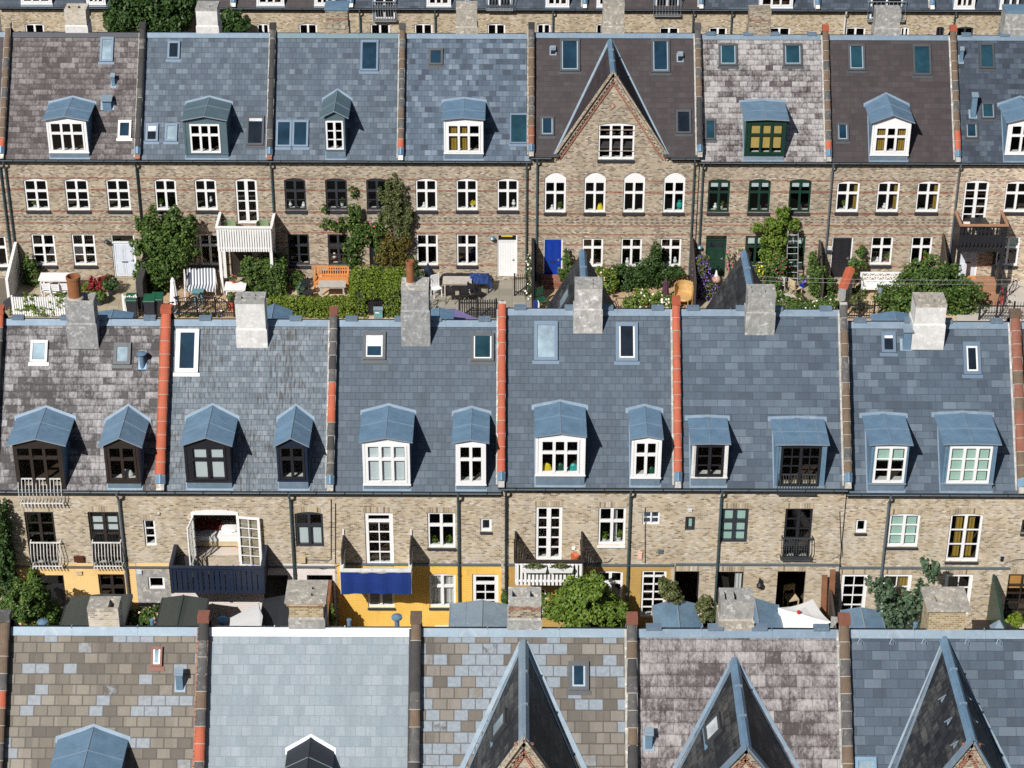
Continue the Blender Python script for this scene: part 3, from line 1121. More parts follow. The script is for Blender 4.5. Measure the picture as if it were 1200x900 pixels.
def skylight(h, xl, xr, yt, yb, frame='metal_dark', gl='skyglass', fw=.09, inner=None, blind=0.0, name='skylight'):
    x0, s1 = on_roof(h, (xl + xr) / 2, yt)
    _, s0 = on_roof(h, (xl + xr) / 2, yb)
    x0, _ = on_roof(h, xl, (yt + yb) / 2)
    x1, _ = on_roof(h, xr, (yt + yb) / 2)
    m_ = MB(frame)
    a = .02
    roof_box(m_, h, x0, x0 + fw, s0, s1, -a, .09)
    roof_box(m_, h, x1 - fw, x1, s0, s1, -a, .09)
    roof_box(m_, h, x0 + fw, x1 - fw, s0, s0 + fw, -a, .085)
    roof_box(m_, h, x0 + fw, x1 - fw, s1 - fw * 1.3, s1, -a, .10)
    roof_box(m_, h, x0 - .06, x1 + .06, s0 - .13, s0 - .002, .006, .02)      # lead apron
    if inner:
        q = fw * .5
        roof_box(m_, h, x0 + fw, x0 + fw + q, s0 + fw, s1 - fw * 1.3, .02, .075, inner)
        roof_box(m_, h, x1 - fw - q, x1 - fw, s0 + fw, s1 - fw * 1.3, .02, .075, inner)
        roof_box(m_, h, x0 + fw + q, x1 - fw - q, s0 + fw, s0 + fw + q, .02, .075, inner)
    o = m_.build(name, h.root)
    g = MB(gl)
    P = h.P
    sm = s1 - fw * 1.3
    if blind:
        sb = sm - (sm - s0 - fw) * blind
        g.face([P(x0 + fw, sb, .06), P(x1 - fw, sb, .06), P(x1 - fw, sm, .06), P(x0 + fw, sm, .06)], 'skyglass_white')
        sm = sb
    g.face([P(x0 + fw, s0 + fw, .06), P(x1 - fw, s0 + fw, .06), P(x1 - fw, sm, .06), P(x0 + fw, sm, .06)])
    g.build('pane', o)
    return o


def dormer_dims(h, d):
    yd = h.ye + d.get('set', .05)
    y_m = (d['eave'] + d['base']) / 2
    q = dict(d)
    q['yd'] = yd
    q['x0'], q['x1'] = at_y(d['x'][0], y_m, yd).x, at_y(d['x'][1], y_m, yd).x
    xm = sum(d['x']) / 2
    q['zb'] = max(at_y(xm, d['base'], yd).z, h.zr(yd) + .02)
    yo = yd - d.get('fo', .16)
    q['ze'] = at_y(xm, d['eave'], yo).z
    q['zp'] = max(at_y(xm, d['peak'], yo).z, q['ze'] + .03)
    if 'back' in d:      # eave and ridge read where the dormer roof runs into the slates
        (ex, ey), (rx, ry) = d['back']
        q['ze'] = h.P(0, on_roof(h, ex, ey)[1]).z
        q['zp'] = h.P(0, on_roof(h, rx, ry)[1]).z
        q['x0'] = on_roof(h, d['x'][0], ey)[0]
        q['x1'] = on_roof(h, d['x'][1], ey)[0]
        q['yd'] = yd = h.ye + .5
        q['zb'] = h.zr(yd) + .25
        q['w'] = (q['x0'] + .12, q['x1'] - .12, h.zr(yd) + .3, q['ze'] - .1)
    elif 'win' in d:
        b, o = d['win']
        ym = (b[2] + b[3]) / 2
        q['w'] = (at_y(b[0], ym, yd).x, at_y(b[1], ym, yd).x, at_y(xm, b[3], yd).z, at_y(xm, b[2], yd).z)
    return q


def dormer(h, q):
    """Body, zinc roof and casement of a dormer standing on the near slope."""
    x0, x1, yd, zb, ze, zp = q['x0'], q['x1'], q['yd'], q['zb'], q['ze'], q['zp']
    front, cheek, rmat = q.get('front', 'white'), q.get('cheek', 'zinc'), q.get('roof', 'zinc')
    xc = (x0 + x1) / 2
    zr0 = h.zr(yd)
    m_ = MB(front)
    zr_in = lambda y: h.zr(y) - .04
    win = q.get('w')
    if win:
        wx0, wx1, wz0, wz1 = win
        wx0, wx1 = max(wx0, x0 + .02), min(wx1, x1 - .02)
        wz1 = min(wz1, ze - .01)
        wz0 = max(wz0, zr0 + .01)
        hole = [(wx0, wx1, wz0, wz1, 0)]
    else:
        hole = []
    apron = q.get('apron', 'lead')
    grid_holes(m_, x0, x1, zr_in(yd), ze, hole, lambda u, v, d: V((u, yd + d, v)), front, .10, vcuts=[zb],
               zone=lambda u, v: apron if v < zb else front)
    m_.face([V((x0, yd, ze)), V((x1, yd, ze)), V((xc, yd, zp - .03))])
    yb = h.yz(ze) + .05
    for X in (x0, x1):
        m_.face([V((X, yd, zr_in(yd))), V((X, yd, ze)), V((X, yb, ze))], cheek)
    # corner boards and head
    for X, sgn in ((x0, 1), (x1, -1)):
        m_.box(X - .012 * sgn, X + .07 * sgn, yd - .025, yd + .03, max(zb, zr0) - .0, ze + .0, front)
    m_.box(x0 - .03, x1 + .03, yd - .045, yd - .002, zb - .05, zb, front if front != 'zinc' else 'seam')
    o = m_.build('dormer', h.root)
    # roof
    ov, fo = q.get('ov', .15), q.get('fo', .16)
    sl_ = (zp - ze) / (x1 - x0) * 2
    R = MB(rmat)
    th = .05
    xe0, xe1 = x0 - ov, x1 + ov
    zEd = ze - sl_ * ov
    yF = yd - fo
    zEd += .02
    ybE, ybP = h.yz(zEd) + .02, h.yz(zp) + .02
    for X in (xe0, xe1):
        hi = [V((X, yF, zEd)), V((xc, yF, zp)), V((xc, ybP, zp)), V((X, ybE, zEd))]
        lo = [p - V((0, 0, th)) for p in hi]
        R.face(hi)
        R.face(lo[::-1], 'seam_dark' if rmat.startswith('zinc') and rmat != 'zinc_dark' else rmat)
        for a, b in ((0, 1), (0, 3), (2, 3)):
            R.face([lo[a], lo[b], hi[b], hi[a]], 'seam')
        # standing seams
        for fr in q.get('seams', ()):
            pa, pb = hi[0].lerp(hi[1], fr), hi[3].lerp(hi[2], fr)
            R.bar(pa + V((0, 0, .006)), pb + V((0, 0, .006)), .022, .02, q.get('seam_mat', 'seam'))
    for X, yb_ in ((xe0, ybE), (xe1, ybE)):
        fy = .42 + .16 * ((x0 * 7.3) % 1)
        p, q_ = V((xc, yF + (ybP - yF) * fy, zp + .005)), V((X, yF + (yb_ - yF) * fy, zEd + .005))
        R.bar(p, q_, .018, .014, 'seam')
    R.bar(V((xc, yF, zp + .006)), V((xc, ybP, zp + .006)), .022, .016, q.get('seam_mat', 'seam'))
    # lead flashing where the dormer roof meets the slates
    fl = q.get('flash', .05)
    if fl:
        for sgn, X in ((-1, xe0), (1, xe1)):
            sE, sP = (ybE - h.ye) / h.c, (ybP - h.ye) / h.c
            R.face([h.P(X + sgn * fl, sE - .12, .008), h.P(X + sgn * .0, sE - .12, .008), h.P(xc, sP - .02, .012), h.P(xc, sP + .06, .012), h.P(X + sgn * fl, sE + .05, .012)],
                   q.get('flash_mat', 'lead'))
    R.build('dormer_roof', o)
    # cheek-side soakers down the slope
    K = MB('lead' if rmat != 'zinc_dark' else 'zinc_dark')
    s_a, s_b = (yd - h.ye) / h.c - .06, (yb - h.ye) / h.c
    for X, sgn in ((x0, -1), (x1, 1)):
        K.face([h.P(X, s_a, .009), h.P(X + sgn * .04, s_a, .009), h.P(X + sgn * .04, s_b, .009), h.P(X, s_b, .009)])
    K.face([h.P(x0, s_a, .009), h.P(x1, s_a, .009), h.P(x1, s_a + .08, .009), h.P(x0, s_a + .08, .009)])
    K.build('flashing', o)
    if win:
        opts = dict(q['win'][1])
        mt = opts.pop('mat')
        opts.setdefault('name', 'dormer_window')
        opts.setdefault('dep', -.03)
        f = window(o, wx0, wx1, wz0, wz1, yd, mt, **opts)
        # keep to three levels: what the window carries hangs from the dormer
        for ch in list(f.children):
            ch.parent = o
    return o


def gable_front(h, wm, g, wall):
    """Triangular brick gable above the eave, with a hole for its window."""
    xc, hw, zA, sl = g['xc'], g['hw'], g['zA'], g['sl']
    zt = h.zr(h.yf) - .03
    y = h.yf - g.get('proud', 0.0)
    hx = lambda z: (zA - .02 - z) / sl
    P = lambda x, z: V((x, y, z))
    b0 = zt
    if g.get('win'):
        b, o = g['win']
        X0, X1, Z0, Z1 = h.rect(b)
        ar = o.get('arch', 0)
        g['wr'] = (X0, X1, Z0, Z1)
        if Z0 > b0:
            wm.face([P(xc - hx(b0), b0), P(xc + hx(b0), b0), P(xc + hx(Z0), Z0), P(xc - hx(Z0), Z0)], wall)
        Zw = Z0
        Z0 = max(Z0, b0)
        wm.face([P(xc - hx(Z0), Z0), P(X0, Z0), P(X0, Z1), P(xc - hx(Z1), Z1)], wall)
        wm.face([P(X1, Z0), P(xc + hx(Z0), Z0), P(xc + hx(Z1), Z1), P(X1, Z1)], wall)
        wm.face([P(xc - hx(Z1), Z1), P(xc + hx(Z1), Z1), P(xc, zA - .02)], wall)
        grid_holes(wm, X0, X1, Z0, Z1, [(X0, X1, Z0, Z1, ar)], lambda u, v, d: V((u, y + d, v)), wall, .13)
        window(h.root, X0, X1, Zw, Z1, y, **o)
    else:
        wm.face([P(xc - hx(b0), b0), P(xc + hx(b0), b0), P(xc, zA - .02)], wall)
    # corbelled brick courses along the rake, red inner line
    for sgn in (-1, 1):
        d = V((sgn, 0, -sl)).normalized()
        nrm = V((-sgn * sl, 0, -1)).normalized()
        top = V((xc, y - .05, zA - .05))
        L = (hw + .02) / abs(d.x)
        wm.bar(top + nrm * .07, top + d * L + nrm * .07, .10, .10, wall, side=V((0, 1, 0)))
        wm.bar(top + nrm * .26 + V((0, .028, 0)), top + d * (L - .1) + nrm * .26 + V((0, .028, 0)), .06, .07, 'brick_red', side=V((0, 1, 0)))
        n = int(L / .19)
        for i in range(2, n):
            p = top + d * (L * (i + .5) / n) + nrm * .155 + V((0, .012, 0))
            wm.bar(p - d * .045, p + d * .045, .07, .07, wall if i % 3 else 'brick_red', side=V((0, 1, 0)))
    if g.get('diamond'):
        cx, cz = xc, g['diamond']
        wm.prism([V((cx - .16, y - .02, cz)), V((cx, y - .02, cz - .17)), V((cx + .16, y - .02, cz)), V((cx, y - .02, cz + .17))], (0, .021, 0), 'brick_red')
        wm.prism([V((cx - .09, y - .026, cz)), V((cx, y - .026, cz - .1)), V((cx + .09, y - .026, cz)), V((cx, y - .026, cz + .1))], (0, .004, 0), wall)


def gable_roof(h, g):
    xc, zA, sl = g['xc'], g['zA'], g['sl']
    yF = h.yf - g.get('proud', 0) - g.get('over', .12)
    yB = min(h.yz(zA), h.yr)
    R = MB(g['roof'])
    zB = h.zr(yF)
    up = V((0, 0, .04))
    A, B = V((xc, yF, zA)) + up, V((xc, yB + .02, zA)) + up
    feet = []
    for sgn in (-1, 1):
        f = V((xc + sgn * (zA - zB) / sl, yF, zB)) + up
        feet.append(f)
        R.face([A, B, f])
        R.face([A - up * 1.6, A, f, f - up * 1.6], g.get('rake', 'brick_banded'))
        R.face([A - up * 1.6, f - up * 1.6, V((f.x, h.yf, f.z - .08)), V((xc, h.yf, zA - .03))], 'brown_dark')
    o = R.build('gable_roof', h.root)
    Z = MB(g.get('zinc', 'zinc'))
    wv = g.get('valley_w', .15)
    # ridge roll
    Z.hexa([A + V((-.14, 0, -.10)), A + V((.14, 0, -.10)), B + V((.14, 0, -.10)), B + V((-.14, 0, -.10)),
            A + V((-.05, 0, .035)), A + V((.05, 0, .035)), B + V((.05, 0, .035)), B + V((-.05, 0, .035))])
    for i in (1, 2):
        p = A.lerp(B, i / 3)
        Z.box(xc - .10, xc + .10, p.y - .02, p.y + .02, zA - .01, zA + .087, 'seam')
    Z.build('gable_ridge_cap', o)
    Fm = MB(g.get('valley', 'zinc_pale'))
    for f, sgn in zip(feet, (-1, 1)):
        d = (f - B).normalized()
        sA, sB = (B.y - h.ye) / h.c, max(0, (f.y - h.ye)) / h.c
        Fm.face([h.P(xc, sA - .02, .02), h.P(xc + sgn * wv * .7, sA - .03, .02), h.P(f.x + sgn * wv * .75, sB, .02), h.P(f.x - sgn * .05, sB, .02)])
        n = V((sgn * sl, 0, 1)).normalized() * .012
        q = V((-sgn, 0, sl)).normalized() * g.get('valley_up', .10)
        Fm.face([B + n, B + n + V((0, -.25, 0)), f + n + q, f + n])
    Fm.build('valley', o)
    if g.get('coping'):
        C_ = MB(g['coping'])
        for f in feet:
            C_.bar(A + V((0, .02, .03)), f + V((0, .02, .03)), .22, .06, side=V((0, 1, 0)))
        C_.build('coping', o)
    if g.get('sky'):
        # a skylight lying in the west slope of the cross roof
        t0, t1, u0, u1 = g['sky']
        sgn = -1
        f = feet[0]
        e1 = V((0, 1, 0))
        e2 = V((sgn, 0, -sl)).normalized()
        n = V((sgn * sl, 0, 1)).normalized()
        Pq = lambda a, b, d: A + e1 * a + e2 * b + n * d
        K = MB('metal_dark')

        def bx(a0, a1, b0, b1, d0, d1, mt=None, mb=K):
            mb.hexa([Pq(a0, b0, d0), Pq(a1, b0, d0), Pq(a1, b1, d0), Pq(a0, b1, d0), Pq(a0, b0, d1), Pq(a1, b0, d1), Pq(a1, b1, d1), Pq(a0, b1, d1)], mt)
        bx(t0, t1, u0, u0 + .09, 0, .09, 'metal_dark'); bx(t0, t1, u1 - .09, u1, 0, .09)
        bx(t0, t0 + .08, u0 + .09, u1 - .09, 0, .085); bx(t1 - .08, t1, u0 + .09, u1 - .09, 0, .085)
        bx(t0 - .08, t1 + .08, u1, u1 + .12, .006, .02, 'zinc')
        k = K.build('skylight', h.root)
        G = MB(g.get('skygl', 'skyglass_pale'))
        G.face([Pq(t0 + .08, u0 + .09, .06), Pq(t1 - .08, u0 + .09, .06), Pq(t1 - .08, u1 - .09, .06), Pq(t0 + .08, u1 - .09, .06)])
        G.build('pane', k)
    if g.get('guards'):
        for sgn in (-1, 1):
            for j in range(3):
                e2 = V((sgn, 0, -sl)).normalized()
                n = V((sgn * sl, 0, 1)).normalized()
                p = A + V((0, .45 + j * .95, 0)) + e2 * .48 + n * .015
                G = MB('zinc_pale')
                G.face([p + V((0, 0, 0)), p + e2 * .24 + V((0, .09, 0)), p + e2 * .24 + V((0, -.09, 0))])
                G.bar(p, p + e2 * .24 + n * .09, .02, .02)
                G.build('snow_guard', o)
    return o


def chimney(h, xl, xr, ytop, ybase, yback, mat, on='slope', cap=None, cap_h=.12, cap_ov=.0, holes=((.15, .4, .25, .45), (.6, .85, .25, .45)), base=None, base_mat=None,
            steps=None, pot=None, label=None, yplane=None, hole_mat='brown_dark', foot=True):
    """xl..xr, ytop: front top edge; ybase: where the front face meets the roof (or the ridge); yback: back top edge."""
    xm = (xl + xr) / 2
    if yplane is None:
        x_, s_ = on_roof(h, xm, ybase)
        y = min(h.ye + s_ * h.c, h.yr)
    else:
        y = yplane
    x0, x1 = at_y(xl, ytop, y).x, at_y(xr, ytop, y).x
    zt = at_y(xm, ytop, y).z
    yb = at_z(xm, yback, zt).y
    yb = min(max(yb, y + .38), y + 1.0)
    z0 = min(h.zr(min(y, h.yr)), h.zr(h.yr) - (yb - h.yr) * h.k if yb > h.yr else 99) - .15
    c = MB(mat)
    cap_ov = max(cap_ov, .008)
    for q in (((x0, y), (x1, y)), ((x1, y), (x1, yb)), ((x1, yb), (x0, yb)), ((x0, yb), (x0, y))):
        (ax, ay), (bx_, by) = q
        c.face([V((ax, ay, z0)), V((bx_, by, z0)), V((bx_, by, zt - cap_h + .01)), V((ax, ay, zt - cap_h + .01))])
    if foot:
        fh = .75 if foot is True else foot
        zf = h.zr(y) + fh if yplane is None else h.zR + .32
        c.box(x0 - .035, x1 + .035, y - .035, yb + .035, z0, zf, base_mat or mat)
        c.face([V((x0, y - .0, zf + .05)), V((x1, y, zf + .05)), V((x1 + .035, y - .035, zf)), V((x0 - .035, y - .035, zf))], base_mat or mat)
    if steps:
        for i, (dzz, hh, ovv, mt) in enumerate(steps):
            c.box(x0 - ovv, x1 + ovv, y - ovv, yb + ovv, zt - dzz - hh, zt - dzz, mt)
    cm = cap or mat
    a0, a1, b0, b1 = x0 - cap_ov, x1 + cap_ov, y - cap_ov, yb + cap_ov
    hs = [(a0 + (a1 - a0) * q[0], a0 + (a1 - a0) * q[1], b0 + (b1 - b0) * q[2], b0 + (b1 - b0) * q[3], 0) for q in holes]
    grid_holes(c, a0, a1, b0, b1, hs, lambda u, v, d: V((u, v, zt + .002 - d)), cm, .35, rev_mat=cm)
    for q in hs:
        c.face([V((q[0], q[2], zt - .34)), V((q[1], q[2], zt - .34)), V((q[1], q[3], zt - .34)), V((q[0], q[3], zt - .34))], hole_mat)
    zl = zt - cap_h
    for q in (((a0, b0), (a1, b0)), ((a1, b0), (a1, b1)), ((a1, b1), (a0, b1)), ((a0, b1), (a0, b0))):
        (ax, ay), (bx_, by) = q
        c.face([V((ax, ay, zl)), V((bx_, by, zl)), V((bx_, by, zt + .002)), V((ax, ay, zt + .002))], cm)
    if cap_ov > .02:
        c.face([V((a0, b0, zl)), V((a1, b0, zl)), V((a1, b1, zl)), V((a0, b1, zl))], cm)
    o = c.build('chimney', h.roof)
    if label: o['label'] = label
    if pot:
        px0, px1, pyt, pmat = pot
        yc = y + (yb - y) * .45
        xa, xb = at_y(px0, pyt, yc).x, at_y(px1, pyt, yc).x
        r = (xb - xa) / 2
        zp = at_y((px0 + px1) / 2, pyt, yc - r * .6).z
        p = MB(pmat)
        cx = (xa + xb) / 2
        p.lathe([(r * .95, zt - .01), (r * .97, zp - .10), (r * 1.06, zp - .09), (r * 1.06, zp), (r * .85, zp + .004), (r * .80, zp - .4)], (cx, yc, 0), 18)
        p.lathe([(r * .80, zp - .4), (.001, zp - .4)], (cx, yc, 0), 18, 'black')
        p.lathe([(r * 1.25, zt - .0), (r * 1.1, zt + .05), (r * .97, zt + .06)], (cx, yc, 0), 18, 'mortar')
        p.build('chimney_pot', h.root)
    return o


def parapet(h, X, tiles, hgt=.22, wd=.25, side='cement', kneel='cement', orange_at=(), end='cap_orange', hi=None):
    """Party wall standing proud of the roofs at the boundary X, with a row of half-round cap tiles."""
    if hi is None: hi = h
    L = hi.len
    b = MB(side)
    k = .45
    roof_box(b, hi, X - wd / 2, X + wd / 2, k, L + hgt * .9, -.35, hgt)
    P2 = lambda u, s_, d: V((u, 2 * hi.yr - hi.P(u, s_, d).y, hi.P(u, s_, d).z))
    b.hexa([P2(X - wd / 2, k, -.35), P2(X + wd / 2, k, -.35), P2(X + wd / 2, L, -.35), P2(X - wd / 2, L, -.35),
            P2(X - wd / 2, k, hgt), P2(X + wd / 2, k, hgt), P2(X + wd / 2, L + hgt * .9, hgt), P2(X - wd / 2, L + hgt * .9, hgt)])
    roof_box(b, hi, X - wd / 2 - .06, X - wd / 2, .1, L - .02, .004, .05, side)
    # kneeler block at the eave
    roof_box(b, hi, X - wd * .42, X + wd * .42, -.02, k, -.2, hgt * .75, kneel)
    b.hexa([hi.P(X - wd * .55, k - .25, hgt * .78), hi.P(X + wd * .55, k - .25, hgt * .78), hi.P(X + wd * .55, k + .05, hgt + .02), hi.P(X - wd * .55, k + .05, hgt + .02),
            hi.P(X - .02, k - .25, hgt * .78 + .12), hi.P(X + .02, k - .25, hgt * .78 + .12), hi.P(X + .02, k + .05, hgt + .14), hi.P(X - .02, k + .05, hgt + .14)], 'zinc')
    o = b.build('parapet', h.root)
    t = MB('cap_brown')
    n = int((L - k) / .43)
    rng = random.Random(int(X * 100))
    for half in (0, 1):
        for i in range(n):
            s0, s1 = k + (L + .1 - k) * i / n, k + (L + .1 - k) * (i + 1) / n
            fr = (i + .5) / n
            mt = rng.choice(tiles)
            for (a, b_, mm) in orange_at:
                if a <= fr <= b_: mt = mm
            jz = rng.uniform(-.012, .012)
            jw = rng.uniform(.94, 1.05)
            r0, r1 = wd * .56 * jw, wd * .50 * jw
            N = 7
            ring = lambda s_, r, dd=0: [(X + r * math.cos(math.pi * j / N), s_, hgt - .015 + jz + dd + r * .62 * math.sin(math.pi * j / N)) for j in range(N + 1)]
            PP = hi.P if half == 0 else P2
            A, B = ring(s0, r0), ring(s1 + .02, r1)
            for j in range(N):
                t.face([PP(*A[j]), PP(*A[j + 1]), PP(*B[j + 1]), PP(*B[j])], mt, True)
            t.face([PP(*q) for q in A], mt)
            C1, C2 = ring(s0 - .006, r0 + .004, .0), ring(s0 + .014, r0 + .005, .0)
            for j in range(N):
                t.face([PP(*C1[j]), PP(*C1[j + 1]), PP(*C2[j + 1]), PP(*C2[j])], 'mortar' if mt != 'cap_dark' else mt, True)
    # end tile on the ridge
    if end:
        t.box(X - wd * .58, X + wd * .58, hi.yr - .17, hi.yr + .17, hi.zR + hgt * 1.2, hi.zR + hgt * 1.2 + .20, end)
    t.build('cap_tiles', o)
    return o


def downpipe(h, px, py=None, z1=.1, mat='pipe', r=.055, z_top=None, neck=True):
    r = .042
    py = py or {0: 25, 1: 250, 2: 640}[h.row]
    X = at_y(px, py, h.yf).x
    z0 = z_top or h.zE - .1
    p = MB(mat)
    y = h.yf - .085
    path = [V((X, h.ye - .075, z0 + .02)), V((X, h.ye - .06, z0 - .1)), V((X, y, z0 - .35)), V((X, y, z1))] if neck else [V((X, y, z0)), V((X, y, z1))]
    p.tube(path, r, 8)
    z = z1 + .8
    while z < z0 - .4:
        p.lathe([(r * 1.25, z), (r * 1.25, z + .05)], (X, y, 0), 8)
        p.box(X - .015, X + .015, y, h.yf + .01, z + .01, z + .04)
        z += 1.5
    return p.build('downpipe', h.root)


def on_wall(h, px, py, d=0):
    return at_y(px, py, h.yf - d)


def wall_box(h, name, xl, xr, yt, yb, mat, depth=.08, parent=None):
    a, b = on_wall(h, xl, yb), on_wall(h, xr, yt)
    m_ = MB(mat)
    m_.box(a.x, b.x, h.yf - depth, h.yf - .003, a.z, b.z)
    m_.box(a.x - .01, b.x + .01, h.yf - depth - .012, h.yf - depth + .004, b.z - .02, b.z + .012)
    return m_.build(name, parent or h.root)


def cable(h, pts, mat='charcoal', r=.014):
    m_ = MB(mat)
    m_.tube([on_wall(h, x, y, .02) for x, y in pts], r, 5)
    return m_.build('cable', h.root)


def juliet(h, xl, xr, yt, yb, mat='metal', bars=9, bulge=.22, proj=.16, zrail=None, base=False):
    """Wrought railing of bowed bars across a french window."""
    ym = (yt + yb) / 2
    y0 = h.yf - proj
    x0, x1 = at_y(xl, ym, y0).x, at_y(xr, ym, y0).x
    z1, z0 = at_y((xl + xr) / 2, yt, y0).z, at_y((xl + xr) / 2, yb, y0 - bulge).z
    m_ = MB(mat)
    for X in (x0, x1):
        m_.bar((X, y0, z1), (X, h.yf + .01, z1), .035, .03)
        m_.bar((X, y0, z0 + .05), (X, h.yf + .01, z0 + .05), .03, .03)
    m_.bar((x0, y0, z1), (x1, y0, z1), .045, .035)
    m_.bar((x0, y0 - bulge * .3, z0 + .06), (x1, y0 - bulge * .3, z0 + .06), .03, .03)
    H = z1 - z0
    for i in range(bars + 1):
        X = x0 + (x1 - x0) * i / bars
        pts = []
        for j in range(9):
            t = j / 8
            pts.append(V((X, y0 - bulge * max(0, math.sin(math.pi * min(1, t * 1.05))) ** 1.3 * (.4 + .6 * t), z1 - H * t)))
        m_.tube(pts, .014, 5)
        if bulge > .1:
            m_.tube([V((X, y0 - bulge * .35, z0 + .05)), V((X, y0 - bulge * .6, z0 - .02)), V((X, y0 - bulge * .25, z0 - .06)), V((X, y0 - .02, z0))], .012, 4)
    if base:
        m_.box(x0, x1, y0 - bulge * .5, h.yf, z0 - .05, z0 + .0)
    return m_.build('balcony_railing', h.root)


def balcony(h, xl, xr, ytop, ybot, depth, mat, rail, style='pickets', n=18, posts=False, side_panels=True, deck='wood_dark', post_mat=None, gaps=.02):
    """Timber balcony: deck, front boards, side boards, handrail, posts."""
    y0 = h.yf - depth
    ym = (ytop + ybot) / 2
    x0, x1 = at_y(xl, ym, y0).x, at_y(xr, ym, y0).x
    z1, z0 = at_y((xl + xr) / 2, ytop, y0).z, at_y((xl + xr) / 2, ybot, y0).z
    d = MB(deck)
    d.box(x0 + .02, x1 - .02, y0 + .05, h.yf - .003, z0 + .02, z0 + .12)
    for i in range(10):
        yy = y0 + .06 + (depth - .1) * i / 10
        d.box(x0 + .05, x1 - .05, yy, yy + (depth - .1) / 10 - .012, z0 + .12, z0 + .135)
    root = d.build('balcony', h.root)
    m_ = MB(mat)
    zr_ = z1 - .06
    if style == 'pickets':
        for i in range(n):
            a = x0 + (x1 - x0) * i / n
            m_.box(a + gaps / 2, a + (x1 - x0) / n - gaps / 2, y0, y0 + .025, z0, zr_)
        k = int(n * depth / (x1 - x0))
        for X in (x0, x1):
            for i in range(k):
                a = y0 + .03 + (depth - .04) * i / k
                m_.box(X - .0125, X + .0125, a + gaps / 2, a + (depth - .04) / k - gaps / 2, z0, zr_)
        for z in (z0 + .12, zr_ - .12):
            m_.box(x0, x1, y0 + .026, y0 + .06, z, z + .08)
    elif style == 'boards':
        for i in range(n):
            a = x0 + (x1 - x0) * i / n
            m_.box(a + gaps / 2, a + (x1 - x0) / n - gaps / 2, y0 + .012, y0 + .035, z0 + .08, zr_ - .12)
        for z in (z0, zr_ - .11):
            m_.box(x0, x1, y0, y0 + .05, z, z + .09)
        for X in (x0, x1):
            m_.box(X - .03, X + .03, y0, h.yf - .003, z0, zr_)
        for fr in (0, .32, .66, 1):
            X = x0 + (x1 - x0) * fr
            m_.box(X - .05, X + .05, y0 - .012, y0 + .06, z0 - .02, zr_)
    elif style == 'carved':
        for i in range(n):
            a = x0 + (x1 - x0) * (i + .5) / n
            wv = (x1 - x0) / n
            for (za, zb, wf) in ((0, .12, .96), (.12, .26, .55), (.26, .36, .8), (.36, .64, .96), (.64, .74, .55), (.74, .84, .8), (.84, 1, .5)):
                m_.box(a - wv * wf / 2, a + wv * wf / 2, y0, y0 + .025, z0 + (zr_ - z0) * za, z0 + (zr_ - z0) * zb)
        for X in (x0, x1):
            k = int(n * depth / (x1 - x0))
            for i in range(k):
                a = y0 + .04 + (depth - .05) * i / k
                m_.box(X - .0125, X + .0125, a, a + (depth - .05) / k * .82, z0, zr_)
        m_.box(x0, x1, y0 - .002, y0 + .06, z0, z0 + .1)
        m_.box(x0, x1, y0 + .026, y0 + .06, zr_ - .1, zr_)
    m_.build('balustrade', root)
    r = MB(rail)
    r.box(x0 - .05, x1 + .05, y0 - .05, y0 + .09, zr_, z1)
    for X in (x0, x1):
        r.box(X - .06, X + .06, y0 + .09, h.yf - .003, zr_, z1)
    r.build('handrail', root)
    if posts:
        pm = post_mat or mat
        for X in (x0 + .07, x1 - .07):
            for yy in (y0 + .08, h.yf - .14):
                p = MB(pm)
                p.box(X - .065, X + .065, yy - .065, yy + .065, .08, z0 + .02)
                p.box(X - .09, X + .09, yy - .09, yy + .09, 0, .08, 'cement')
                p.build('post', root)
    h.bal = (x0, x1, y0, z0, z1)
    return root
# ------------------------------------------------------------------ the rows
def bX(row, px):
    yf = ROWS[row][0]
    py = {0: 14, 1: 190, 2: 577}[row] if row < 3 else 0
    if row == 3:
        return at_y(px, 738, ROWS[3][1]).x
    return at_y(px, py, yf).x


def win2(b, mat='white', **k):
    d = dict(mat=mat, cols=2, rows=(.36,), sill='charcoal')
    d.update(k)
    return (b, d)


def dwin(b, mat='white', **k):
    d = dict(mat=mat, cols=3, rows=(.36,))
    d.update(k)
    return (b, d)


# ---- row 1: the street front with arched windows
X1 = [bX(1, p) for p in (-150, 4, 163, 317, 470, 622.5, 819, 970, 1121, 1276)]
A = dict(arch=.09)
first = lambda xs, mat='white', yt=209, yb=246.5, arch=.10, **k: [win2((a, b, yt, yb), mat, arch=arch, **k) for a, b in xs]
ground = lambda xs, mat='white', yt=274.5, yb=311, **k: [win2((a, b, yt, yb), mat, **k) for a, b in xs]
R1 = {}
R1[0] = house(1, X1[0], X1[1], 'banded brick row house cut off by the photo edge beyond the white painted wall', 'shingle_brown',
              wins=ground([(-18, 8)], yt=277, yb=313))
h = R1[1] = house(1, X1[1], X1[2], 'brick row house with worn brown shingles, white gabled dormer and pale grey door', 'shingle_brown_worn',
          ridge='zinc_dark', wins=first([(29, 56.5), (76.5, 104), (125, 152)], minor_rows=1) + ground([(38, 65), (85, 112)], minor_rows=1),
          doors=[((132, 159, 275, 325), dict(mat='pale_blue', frame_mat='white', transom=.34))],
          dormers=[dict(x=(56, 102), base=178, eave=140.5, peak=136, win=dwin((59, 99, 143, 178)), cheek='zinc')],
          skylights=[(117.5, 133, 44, 72.5, 'seam_dark', 'skyglass_pale'), (138.5, 154, 141.5, 162, 'white_worn', 'skyglass')])
